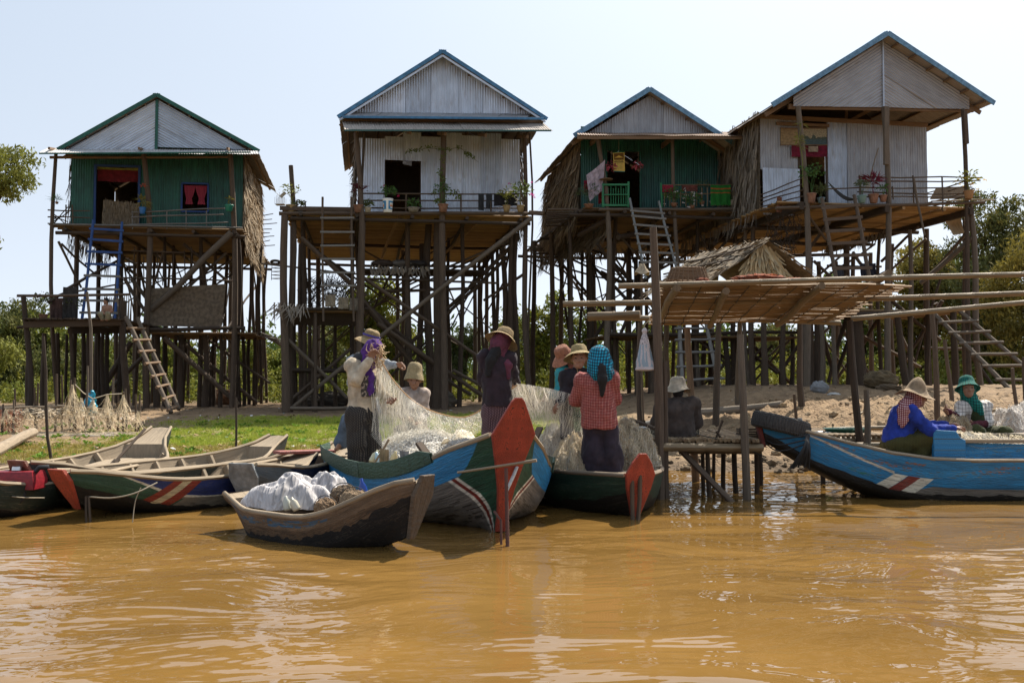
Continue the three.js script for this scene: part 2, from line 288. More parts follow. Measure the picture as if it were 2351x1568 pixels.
{
const xs = [],ds = [];
for (const x of [-400,-150,-60,-25,-13]) xs.push(x);
for (let x = -9;x <= 9.001;x += 0.026) xs.push(x);
for (const x of [13,25,60,150,400]) xs.push(x);
for (const d of [-300,-80,-20,-3,1,2.6]) ds.push(d);
for (let d = 3.6;d < 15.2;d += 0.0095 + 0.0016*d) ds.push(d);
const S = new Soup(),nx = xs.length;
const wave = (x,d) => {
const wx = x + 0.5*N2(x*0.35,d*0.4),wd = d + 0.25*N2(x*0.5 + 9,d*0.6);
const calm = 0.55 + 0.55*smooth(-0.3,0.5,N2(x*0.16 + 4,d*0.3));
return 0.0078*N2(wx*0.55,wd*1.25) + 0.0032*N2(wx*1.15 + 7,wd*3.1)*calm + 0.0023*N2(wx*3.1 + 3,wd*7.4)*calm + 0.0013*N2(wx*8 + 13,wd*17)*calm + 0.0003*N2(wx*17 + 5,wd*34)*calm;
};
for (const d of ds) for (const x of xs) { const e = smooth(13,9,Math.abs(x))*smooth(1,3.6,d);S.v(x,e > 0 ? wave(x,d)*e : 0,-d,x,d);}
for (let j = 0;j + 1 < ds.length;j++) for (let i = 0;i + 1 < nx;i++) { const a = j*nx + i;S.quad(a,a + 1,a + nx + 1,a + nx);}
const silt = dataTex(512,512,(u,v) => { const k = 226 + 26*fbm(u*3,v*6,4);return [k,k*0.99,k*0.97];},true,[0.12,0.12]);
struct('river_water',S.geo(),new THREE.MeshPhysicalMaterial({ color: rgb(0.262,0.147,0.041),map: silt,roughness: 0.025,ior: 1.5,side: THREE.DoubleSide }));
}
// short grass on the left bank, dry litter, clods of mud on the right bank
function scatter(name,geo,mat,list,label) {
const im = new THREE.InstancedMesh(geo,mat,list.length),o = new THREE.Object3D(),col = list[0].c ? true : false;
list.forEach((q,i) => { o.position.copy(q.p);o.rotation.set(q.rx ?? 0,q.ry ?? 0,q.rz ?? 0);const s = q.s ?? 1;typeof s === 'number' ? o.scale.setScalar(s) : o.scale.copy(s);o.updateMatrix();im.setMatrixAt(i,o.matrix);if (col) im.setColorAt(i,rgb(...q.c));});
im.name = numbered(name);im.userData.kind = 'stuff';if (label) im.userData.label = label;im.castShadow = im.receiveShadow = true;scene.add(im);return im;
}
{
const S = new Soup();
for (let k = 0;k < 7;k++) { const a = rnd()*6.28,r = rr(0,0.05),h = rr(0.035,0.085),l = rr(0.02,0.06),x = Math.cos(a)*r,z = Math.sin(a)*r,b = rnd()*6.28,w = 0.0045;const i0 = S.v(x - w*Math.cos(b),0,z - w*Math.sin(b)),i1 = S.v(x + w*Math.cos(b),0,z + w*Math.sin(b)),i2 = S.v(x + Math.cos(a)*l,h,z + Math.sin(a)*l);S.tri(i0,i1,i2);}
const tuft = S.geo(),list = [];
for (let i = 0;i < 60000;i++) {
const d = rr(14.6,27.5),x = rr(-0.60,0.13)*d,s = d - shoreD(x),n1 = fbm(x*0.55,d*0.55,4),n2 = fbm(x*2.6 + 50,d*2.6,4);
const g = smooth(-8.6,-6.0,x + 1.6*n1)*smooth(2.8,4.2,s + 1.3*n1)*smooth(12.8,10.8,s + 1.2*n1)*smooth(-0.35,0.25,n2 + 0.9*n1 + 0.15)*smooth(1.5,-0.3,x),o = smooth(0.35,0.9,s)*smooth(4.4,3.4,s + n1)*smooth(-0.4,0.1,n2)*0.8;
const pr = rnd();if (pr > Math.max(g,o)) continue;
const k = rr(0.75,1.3),dry = o > g ? rr(0.35,1) : rr(0,0.3);list.push({ p: V(x,groundH(x,-d) - 0.004,-d),ry: rnd()*6.3,s: V(rr(0.8,1.7),rr(0.6,1.3),rr(0.8,1.7)),c: [lerp(0.33,0.36,dry)*k,lerp(0.40,0.25,dry)*k,lerp(0.045,0.085,dry)*k] });
}
scatter('grass',tuft,leafMat(1,1,1,0.25),list,'short green grass on the sunlit river bank');
// broader herbs along the edge
const L = new Soup();for (let k = 0;k < 6;k++) { const a = k + rr(0,1),l = rr(0.05,0.09),h = rr(0.02,0.07);const i0 = L.v(0,0,0),i1 = L.v(Math.cos(a - 0.4)*l*0.6,h,Math.sin(a - 0.4)*l*0.6),i2 = L.v(Math.cos(a)*l,h*0.9,Math.sin(a)*l),i3 = L.v(Math.cos(a + 0.4)*l*0.6,h,Math.sin(a + 0.4)*l*0.6);L.quad(i0,i1,i2,i3);}
const hl = [];for (let i = 0;i < 1500;i++) { const d = rr(15,24),x = rr(-0.55,0.05)*d,c = fbm(x*0.9 + 20,d*0.9,3);if (c < 0.12) continue;const k = rr(0.7,1.3);hl.push({ p: V(x,groundH(x,-d),-d),ry: rnd()*6,s: rr(0.6,1.5),c: [0.14*k,0.25*k,0.03*k] });}
scatter('low_herbs',L.geo(),leafMat(1,1,1,0.25),hl,'low broad leaved weeds on the bank');
const F = new Soup();{ const a = F.v(-0.05,0,-0.02),b = F.v(0.05,0.012,-0.025),c = F.v(0.045,0.02,0.025),d = F.v(-0.04,0.006,0.03);F.quad(a,b,c,d);}
const fl = [];for (let i = 0;i < 5200;i++) {
const right = rnd() < 0.3,d = right ? rr(15.2,30) : rr(15.4,31),x = right ? rr(0.03,0.53)*d : rr(-0.58,0.05)*d;const n = fbm(x*0.8 + 70,d*0.8,3),s = d - shoreD(x);
const w = right ? 0.25 : 0.35 + 0.6*smooth(1.8,2.6,s)*smooth(4.4,3.4,s);if (rnd() > w + n) continue;
const t = rnd(),k = rr(0.6,1.2),c = t < 0.8 ? [0.24*k,0.15*k,0.075*k] : t < 0.93 ? [0.40*k,0.33*k,0.23*k] : t < 0.985 ? [0.6,0.6,0.58] : [0.1,0.3,0.42];
fl.push({ p: V(x,groundH(x,-d) + 0.008,-d),rx: rr(-0.35,0.35),ry: rnd()*6.3,rz: rr(-0.35,0.35),s: rr(0.35,1.25),c });
}
scatter('leaf_litter',F.geo(),std({ color: rgb(1,1,1),roughness: 0.9 }),fl,'dry leaves and scraps of litter strewn over the bank');
const ico = new THREE.IcosahedronGeometry(1,1),ip = ico.attributes.position;for (let i = 0;i < ip.count;i++) { const k = 1 + 0.3*N3(ip.getX(i)*1.4,ip.getY(i)*1.4,ip.getZ(i)*1.4);ip.setXYZ(i,ip.getX(i)*k,ip.getY(i)*k*0.7,ip.getZ(i)*k);} ico.computeVertexNormals();
const cl = [];for (let i = 0;i < 5200;i++) { const d = 14.2 + 7*Math.pow(rnd(),1.3),x = rr(0.02,0.55)*d,n = fbm(x*1.1 + 5,d*1.1,3);if (n + rr(-0.3,0.3) < 0.06) continue;const s = 0.008 + 0.07*Math.pow(rnd(),5),wet = d - shoreD(x) < 0.6 ? 0.5 : 1,k = rr(0.75,1.15)*wet;cl.push({ p: V(x,groundH(x,-d) + s*0.1,-d),rx: rnd()*6,ry: rnd()*6,s,c: [0.36*k,0.255*k,0.145*k] });}
scatter('mud_clods',ico,std({ roughness: 0.95,bumpMap: noiseB,bumpScale: 0.02 }),cl,'crumbled clods of dry mud on the river bank');
}

// ---------------------------------------------------------------- trees
const clumps = [0,1].map((v) => {
const S = new Soup();
for (let k = 0;k < 20;k++) {
const c = V(rr(-1,1),rr(-0.8,0.8),rr(-1,1)).multiplyScalar(0.30),n = V(rr(-1,1),rr(-0.2,1),rr(-1,1)).normalize(),t = V(rr(-1,1),rr(-0.7,0.4),rr(-1,1)).cross(n).normalize(),b = n.clone().cross(t),l = rr(0.07,0.125),w = l*(v ? 0.34 : 0.45);
const q = (x,y,z) => { const p = c.clone().addScaledVector(t,x).addScaledVector(b,y).addScaledVector(n,z);return S.v(p.x,p.y,p.z);};
const a = q(-l,0,0),e = q(0.1*l,w,0.02),f = q(l,0,-0.025),g = q(0.1*l,-w,0.02);S.tri(a,e,g);S.tri(e,f,g);
}
return S.geo();
});
function tree(label,base,h,crowns,{ mat = M.leaf,mat2,trunk = 0.16,n = 500,size = 1,bark = M.dark[1],lean = [0,0],group = 'trees behind the houses',tint = 0,gap = 0.05,name = 'tree' } = {}) {
const g = thing(name,label,'tree',base,group),top = V(base.x + lean[0],base.y + h*0.62,base.z + lean[1]);
const tr = new Soup(),pts = stickPts(base.clone().add(V(0,-0.15,0)),top,0.03,6);tube(pts,trunk,trunk*0.45,8,true,tr);add(g,'trunk',tr.geo(),bark);
const list = [],lb = new Soup();
crowns.forEach(([dx,dy,dz,rx,ry,rz]) => {
const c = V(base.x + dx,base.y + dy,base.z + dz);const from = pts[3 + Math.floor(rnd()*3)];
const mid = from.clone().lerp(c,0.5).add(V(0,-ry*0.2,0));tube([from,mid,c],trunk*0.38,trunk*0.13,5,false,lb);
for (let k = 0;k < 5;k++) { const e = c.clone().add(V(rr(-1,1)*rx*0.75,rr(-0.7,0.8)*ry*0.75,rr(-1,1)*rz*0.75));tube([mid.clone().lerp(c,rnd()),c.clone().lerp(e,0.55).add(V(0,rr(-0.1,0.15),0)),e],trunk*0.14,trunk*0.03,4,false,lb);}
const m = Math.round(n*(rx*ry + rz*ry + rx*rz) / 3);
for (let k = 0;k < m;k++) {
const u = V(rr(-1,1),rr(-1,1),rr(-1,1));if (u.length() > 1) continue;const r = Math.pow(u.length(),0.45);u.normalize().multiplyScalar(r);
const p = V(c.x + u.x*rx,c.y + u.y*ry,c.z + u.z*rz),q = N3(p.x*0.9,p.y*0.9,p.z*0.9) + 0.5*N3(p.x*2.1,p.y*2.1,p.z*2.1);if (q < gap - 0.35 + 0.35*r) continue;
const kk = rr(0.65,1.35),y = clamp(rnd()*tint);list.push({ p,s: size*rr(0.6,1.15),ry: rnd()*6.3,rx: rr(-0.6,0.6),c: [kk*(1 + y*1.2),kk*(1 + y*0.5),kk] });
}
});
add(g,'limbs',lb.geo(),bark);
const im = new THREE.InstancedMesh(clumps[Math.floor(rnd()*2)],mat,list.length),o = new THREE.Object3D();
list.forEach((q,i) => { o.position.copy(q.p).sub(base);o.rotation.set(q.rx,q.ry,0);o.scale.setScalar(q.s);o.updateMatrix();im.setMatrixAt(i,o.matrix);im.setColorAt(i,rgb(...q.c));});
im.name = 'crown';im.userData.kind = 'stuff';im.castShadow = im.receiveShadow = true;g.add(im);
return g;
}
function treeAt(label,u,vTop,d,spread,o = {}) {   // a tree standing at depth d whose crown top shows at vTop, spread metres to each side
const base = onGround(u,d);base.y -= 0.05;const H = at(u,vTop,d).y - base.y,cr = [];
const n = o.lobes ?? 7,bot = o.bottom ?? 0.28;
for (let k = 0;k < n;k++) { const t = lerp(bot,0.9,k / (n - 1)),w = spread*Math.sqrt(Math.max(0.12,1 - Math.pow((t - 0.5) / 0.56,2)));cr.push([rr(-1,1)*w*0.75,H*t,rr(-1,1)*w*0.6,spread*rr(0.4,0.62),H*rr(0.11,0.17) + 0.25,spread*rr(0.4,0.6)]);}
return tree(label,base,H,cr,o);
}
reseed(77);
treeAt('dense dark green tree left of the green house terrace',30,705,46,2.6,{ mat: M.leafDark,n: 300,size: 1.3,tint: 0.5,lobes: 9,bottom: 0.14 });
treeAt('olive tree standing far left at the edge of the photo',-70,715,42,2.2,{ mat: M.leafYellow,n: 280,size: 1.2,lobes: 7,bottom: 0.15 });
treeAt('tree filling the gap under the left end of the green house terrace',130,745,48,2.4,{ mat: M.leaf,n: 300,size: 1.3,tint: 0.6,lobes: 8,bottom: 0.15 });
treeAt('shrubby tree seen between the stilts under the green house ladder',260,790,50,2.6,{ mat: M.leafDark,n: 280,size: 1.3,tint: 0.6,bottom: 0.12 });
treeAt('low tree seen under the woven panel of the green house',400,800,52,2.5,{ mat: M.leaf,n: 280,size: 1.3,tint: 0.8,bottom: 0.12 });
treeAt('small tree in the gap between the green house and the silver house',600,800,50,2.0,{ mat: M.leaf,n: 280,size: 1.2,tint: 0.8,bottom: 0.12 });
treeAt('tree behind the left stilts of the tall silver house',745,745,48,2.1,{ mat: M.leafDark,n: 300,size: 1.2,tint: 0.6,bottom: 0.12 });
treeAt('bright yellow green tree framed by the stilts of the silver house',880,668,44,1.75,{ mat: M.leaf,n: 420,size: 1.05,tint: 1.0,lobes: 9,bottom: 0.22,gap: 0 });
treeAt('small round dark tree just right of the thick middle stilt',1068,762,46,0.85,{ mat: M.leafDark,n: 700,size: 0.8,lobes: 6,bottom: 0.35,gap: -0.2 });
treeAt('tall airy tree between the silver house and the thatched house',1255,700,44,1.5,{ mat: M.leaf,n: 330,size: 1.0,tint: 0.8,lobes: 9,bottom: 0.2,gap: 0.1 });
treeAt('slender tree beside the far right stilt of the silver house',1185,715,47,1.2,{ mat: M.leaf,n: 330,size: 1.0,tint: 0.5,lobes: 8,bottom: 0.2,gap: 0.1 });
treeAt('leafy tree behind the left stilts of the thatched house',1345,720,46,1.4,{ mat: M.leaf,n: 330,size: 1.0,tint: 0.6,lobes: 8,bottom: 0.18 });
treeAt('tree behind the ladder under the bamboo shelter',1500,760,50,2.0,{ mat: M.leaf,n: 280,size: 1.2,tint: 0.7,bottom: 0.12 });
treeAt('tree seen between stilts under the thatched hut',1660,770,50,2.1,{ mat: M.leaf,n: 280,size: 1.2,tint: 0.7,bottom: 0.1 });
treeAt('dark tree behind the stilts left of the sack heap',1830,760,48,2.2,{ mat: M.leafDark,n: 280,size: 1.2,tint: 0.7,bottom: 0.1 });
treeAt('thin crowned tree behind the stilts right of the sack heap',1990,650,46,2.0,{ mat: M.leaf,n: 420,size: 1.1,lobes: 8,bottom: 0.15,gap: 0.12 });
treeAt('pale leaved tree between the two right stilts of the grey gabled house',2120,575,43,1.7,{ mat: M.leafGold,n: 520,size: 1.0,lobes: 11,bottom: 0.16,gap: 0.05 });
treeAt('tall dark tree at the right edge behind the bamboo poles',2310,460,40,2.0,{ mat: M.leafDark,n: 400,size: 1.05,tint: 0.7,lobes: 12,bottom: 0.14,trunk: 0.2 });
treeAt('yellowish tree overlapping the right edge of the photo',2400,520,36,1.7,{ mat: M.leafGold,n: 360,size: 0.95,lobes: 9,bottom: 0.2,trunk: 0.14 });
treeAt('dim tree deep in the wood behind the rightmost stilt',2225,600,49,2.3,{ mat: M.leaf,n: 300,size: 1.2,tint: 0.5,lobes: 9,bottom: 0.12 });
{ // the branch that hangs into the top left corner belongs to a tall tree whose trunk is outside the frame
const b = gnd(-15.2,25),cr = [[2.75,6.4,0,0.4,0.45,0.5],[2.55,5.95,0.1,0.5,0.4,0.5],[2.3,6.2,0.1,0.7,0.65,0.8],[1.5,6.35,-0.2,0.95,0.7,1.0],[2.0,4.45,0.2,0.3,0.22,0.4],[-0.7,8.1,0,1.5,1.3,1.4],[-0.8,6.9,0.3,1.5,1.3,1.3]];
tree('tall tree whose yellow green branch hangs into the top left corner',b,9,cr,{ mat: M.leafYellow,n: 520,size: 0.66,trunk: 0.2,lean: [0.6,0],group: undefined,gap: -0.1 });
}
{ // undergrowth at the edge of the wood
const list = [];for (let i = 0;i < 4200;i++) { const d = rr(37,56),x = rr(-0.58,0.56)*d,k = rr(0.6,1.3),t = rnd(),h = Math.pow(rnd(),1.8)*(x > 4 ? 1.6 : 1.0)*smooth(-0.7,0.4,fbm(x*0.3,d*0.3,2));list.push({ p: V(x,groundH(x,-d) + 0.1 + h,-d),ry: rnd()*6,rx: rr(-0.5,0.5),s: rr(0.6,1.2),c: [k*(1 + t*0.9),k*(1 + t*0.45),k] });}
scatter('undergrowth',clumps[0],leafMat(0.135,0.17,0.034,0.35),list,'green undergrowth at the edge of the wood behind the stilts');
const wl = [];for (let i = 0;i < 2400;i++) { const d = rr(58,80),x = rr(-0.6,0.6)*d,k = rr(0.6,1.2),t = rnd();wl.push({ p: V(x,0.9 + rnd()*rr(1.2,4.2),-d),ry: rnd()*6,rx: rr(-0.5,0.5),s: rr(1.5,3),c: [k*(1 + t*0.6),k*(1 + t*0.3),k] });}
scatter('distant_wood',clumps[1],leafMat(0.075,0.115,0.026,0.3),wl,'distant wood closing the view behind the village');
}
// ---------------------------------------------------------------- the stilt houses
const TURN = 8.5*Math.PI / 180;
function frame(u,v,d,turn = TURN) {
const o = at(u,v,d),c = Math.cos(turn),s = Math.sin(turn),F = { o,turn,floor: o.y };
F.toLocal = (p) => { const x = p.x - o.x,z = p.z - o.z;return V(x*c - z*s,p.y,x*s + z*c);};
F.toWorld = (p) => V(o.x + p.x*c + p.z*s,p.y,o.z - p.x*s + p.z*c);
F.px = (u,v,ld) => { const A = F.toLocal(V(0,EYE,0)),B = F.toLocal(at(u,v,1)),t = (-ld - A.z) / (B.z - A.z);return A.lerp(B,t);};
F.gy = (x,ld) => { const w = F.toWorld(V(x,0,-ld));return groundH(w.x,w.z);};
F.base = () => V(o.x,0,o.z);
return F;
}
const P3 = (F,q) => (q.isVector3 ? q : F.px(...q));
function bar(g,F,name,a,b,r,mat,bend = 0.012) { return loc(g,name,pole(P3(F,a),P3(F,b),r,r*0.85,bend),mat ?? pick(M.post));}
function post(g,F,u,v,ld,r,mat,ub = u,name = 'post') {
const t = F.px(u,v,ld),b = F.px(ub,905,ld);b.y = F.gy(b.x,ld) - 0.25;
return loc(g,name,pole(t,b,r*0.72,r*0.95,0.02,6,8),mat ?? pick(M.post));
}
function postX(g,F,x,y,ld,r,mat,name = 'post',lean = 0.12) {
const bx = x + rr(-lean,lean);return loc(g,name,pole(V(x,y,-ld),V(bx,F.gy(bx,ld) - 0.25,-ld + rr(-lean,lean)),r*0.85,r*1.1,0.012,3,7),mat ?? pick(rnd() < 0.6 ? M.dark : M.post));
}
function clipPoly(poly,nx,ny,c) { const out = [];for (let i = 0;i < poly.length;i++) { const a = poly[i],b = poly[(i + 1) % poly.length],da = a[0]*nx + a[1]*ny - c,db = b[0]*nx + b[1]*ny - c;if (da >= 0) out.push(a);if (da*db < 0) { const t = da / (da - db);out.push([a[0] + (b[0] - a[0])*t,a[1] + (b[1] - a[1])*t]);} } return out;}
// vertical tin sheets, each its own piece, filling a convex outline
function tinWall(g,name,poly,ld,mats,w = 0.82,ang = Math.PI / 2,rag = 0) {
const nx = -Math.sin(ang),ny = Math.cos(ang),t = poly.map(([x,y]) => x*nx + y*ny),lo = Math.min(...t),hi = Math.max(...t),n = Math.max(1,Math.round((hi - lo) / w));
for (let i = 0;i < n;i++) {
const a = lerp(lo,hi,i / n) - (i ? 0.02 : 0),b = lerp(lo,hi,(i + 1) / n);let q = clipPoly(clipPoly(poly,nx,ny,a),-nx,-ny,-b);if (q.length < 3) continue;
if (rag) { const dy = rr(-rag,rag),my = Math.max(...q.map((p) => p[1]));q = q.map(([x,y]) => [x,y > my - 0.01 ? y + dy : y]);}
loc(g,name,corrugated(q,ang,(x,y,z) => V(x,y,-ld + z + (i % 2)*0.022 + 0.003)),mats[0] === M.zinc[0] && name === 'wall_sheet' && rnd() < 0.1 ? M.tinRust : pick(mats));
}
}
// a roof slope between ridge line and eave line, laid in sheets along its length
function tinRoof(g,name,r0,r1,e0,e1,mat,w = 0.85) {
const L = r0.distanceTo(r1),n = Math.max(1,Math.round(L / w)),ax = r1.clone().sub(r0).normalize(),dn = e0.clone().sub(r0),S = dn.length();dn.normalize();const nm = ax.clone().cross(dn).normalize();
for (let i = 0;i < n;i++) loc(g,name,corrugated([[i / n*L,0],[(i + 1) / n*L + 0.03,0],[(i + 1) / n*L + 0.03,S + rr(-0.02,0.02)],[i / n*L,S]],Math.PI / 2,(x,y,z) => r0.clone().addScaledVector(ax,x).addScaledVector(dn,y).addScaledVector(nm,z + (i % 2)*0.006)),mat);
}
function slats(g,F,x0,x1,l0,l1,mats,step = 0.06,r = 0.024,y = F.floor) {
const n = Math.round((l1 - l0) / step);
for (let i = 0;i < n;i++) { const l = l0 + (i + 0.5)*step + rr(-0.006,0.006),e = rr(-0.08,0.1);loc(g,'bamboo_slat',tube([V(x0 - e,y - 0.03 + rr(-0.006,0.006),-l),V(x1 + rr(-0.1,0.1),y - 0.03 + rr(-0.008,0.008),-l - rr(-0.012,0.012))],r*rr(0.85,1.12),r*rr(0.8,1.05),6,false).geo(),pick(mats));}
}
const quadGeo = (a,b,c,d,n = 6,bulge = 0,nz = 0.02) => { const S = new Soup(),nm = b.clone().sub(a).cross(d.clone().sub(a)).normalize(),w = a.distanceTo(b),h = a.distanceTo(d),sd = rr(0,50);for (let j = 0;j <= n;j++) for (let i = 0;i <= n;i++) { const s = i / n,t = j / n,p = a.clone().lerp(b,s).lerp(d.clone().lerp(c,s),t).addScaledVector(nm,bulge*Math.sin(Math.PI*s)*Math.sin(Math.PI*t) + nz*N2(s*3 + sd,t*3));S.v(p.x,p.y,p.z,s*w,t*h);} for (let j = 0;j < n;j++) for (let i = 0;i < n;i++) { const k = j*(n + 1) + i;S.quad(k,k + 1,k + n + 2,k + n + 1);} return S.geo();};
// soft hanging cloth between two upper points, dropping h, with folds
function drape(a,b,h,folds = 5,depth = 0.04,n = 14,m = 8,taper = 0,rag = 0.03) {
const S = new Soup(),ax = b.clone().sub(a),w = ax.length(),nm = V(-ax.z,0,ax.x).normalize(),sd = rr(0,90);
for (let j = 0;j <= m;j++) for (let i = 0;i <= n;i++) { const s = i / n,t = j / m,ss = 0.5 + (s - 0.5)*(1 - taper*t),p = a.clone().addScaledVector(ax,ss);p.y -= h*t*(1 + rag*N2(s*4 + sd,1)) + 0.03*w*Math.sin(Math.PI*s)*(1 - t);p.addScaledVector(nm,depth*(0.25 + 0.75*t)*(Math.sin(s*folds*6.28 + 1.5*N2(s*3 + sd,t*2))*0.7 + 0.6*N2(s*5 + sd,t*2 + 4)));S.v(p.x,p.y,p.z,s*w,t*h);}
for (let j = 0;j < m;j++) for (let i = 0;i < n;i++) { const k = j*(n + 1) + i;S.quad(k,k + 1,k + n + 2,k + n + 1);}
return S.geo();
}
// the gable roof: apex, left and right eave points in the local front plane
function gableRoof(g,F,apex,le,re,front,len,{ tin = M.roofTin,trim,purlin = 5,trimW = 0.13 } = {}) {
const f = (p,l) => V(p.x,p.y,-l);
for (const [e,s] of [[le,-1],[re,1]]) {
tinRoof(g,'roof_sheet',f(apex,front),f(apex,front + len),f(e,front),f(e,front + len),tin);
loc(g,'rake_trim',plank(f(apex,front - 0.012).add(V(0,0.03,0)),f(e,front - 0.012).add(V(s*0.05,0.0,0)),0.03,trimW),trim);
loc(g,'rafter',plank(f(apex,front + 0.55).add(V(0,-0.14,0)),f(e,front + 0.55).add(V(0,-0.12,0)),0.05,0.12),M.warm);
for (let k = 0;k < purlin;k++) { const p = apex.clone().lerp(e,(k + 0.6) / purlin).add(V(0,-0.055,0));loc(g,'purlin',plank(f(p,front + 0.04),f(p,front + len - 0.05),0.06,0.05),M.warm);}
}
loc(g,'ridge_cap',plank(f(apex,front - 0.02).add(V(0,0.05,0)),f(apex,front + len).add(V(0,0.05,0)),0.22,0.03),trim);
}
function understory(g,F,x0,x1,len,cols,rows,y,r = 0.09) {   // the rear stilts, the bearers under the floor and a tangle of braces
const tops = [];
for (let j = 0;j < rows;j++) for (let i = 0;i < cols;i++) { const x = lerp(x0,x1,i / (cols - 1)) + rr(-0.15,0.15),l = lerp(1.4,len,j / (rows - 1)) + rr(-0.1,0.1);postX(g,F,x,y,l,r*rr(0.75,1.2));tops.push([x,l]);}
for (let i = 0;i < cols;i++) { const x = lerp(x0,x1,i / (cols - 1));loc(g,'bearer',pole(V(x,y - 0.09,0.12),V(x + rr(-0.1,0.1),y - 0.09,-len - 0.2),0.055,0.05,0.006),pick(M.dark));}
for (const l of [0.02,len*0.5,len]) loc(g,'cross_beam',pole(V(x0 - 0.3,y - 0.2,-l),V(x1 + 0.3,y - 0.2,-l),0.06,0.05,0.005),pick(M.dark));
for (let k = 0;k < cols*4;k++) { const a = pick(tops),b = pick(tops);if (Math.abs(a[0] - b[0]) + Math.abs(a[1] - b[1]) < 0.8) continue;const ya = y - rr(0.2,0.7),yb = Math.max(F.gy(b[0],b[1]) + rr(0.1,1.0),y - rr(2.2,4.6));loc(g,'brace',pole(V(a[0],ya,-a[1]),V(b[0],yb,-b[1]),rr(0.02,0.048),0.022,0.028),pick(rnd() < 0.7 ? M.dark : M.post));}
return tops;
}
function ladder(label,F,tl,tr,bl,br,rungs,r,mat,mat2,{ over = 0.04,split = 1,flat = true,group } = {}) {
const A = P3(F,tl),B = P3(F,tr),C = P3(F,bl),D = P3(F,br),g = thing('ladder',label,'ladder',F.base(),group,F.turn);
loc(g,'rail',pole(A,C,r,r*1.05,0.006),mat2 ?? mat);loc(g,'rail',pole(B,D,r,r*1.05,0.006),mat2 ?? mat);
for (const t of rungs) { const a = A.clone().lerp(C,t),b = B.clone().lerp(D,t),e = b.clone().sub(a).normalize().multiplyScalar(over + r),q = t < split ? mat : M.grey;a.y += rr(-0.012,0.012);a.sub(e);b.add(e);a.z += r*0.9;b.z += r*0.9;loc(g,'rung',flat ? plank(a,b,0.035,r*1.7) : pole(a,b,r*0.75,r*0.7,0.008),q);}
return g;
}

// boarding that closes the back gable up to the roof
function gableEnd(g,X0,X1,fl,apex,le,re,z) { const S = new Soup(),y = (x) => x < apex.x ? lerp(apex.y,le.y,(apex.x - x) / (apex.x - le.x)) : lerp(apex.y,re.y,(x - apex.x) / (re.x - apex.x)),n = 14;for (let i = 0;i <= n;i++) { const x = lerp(X0,X1,i / n);S.v(x,fl,z,x,fl);S.v(x,y(x) - 0.06,z,x,y(x));} for (let i = 0;i < n;i++) S.quad(i*2,i*2 + 2,i*2 + 3,i*2 + 1);loc(g,'back_gable',S.geo(),M.mat);}
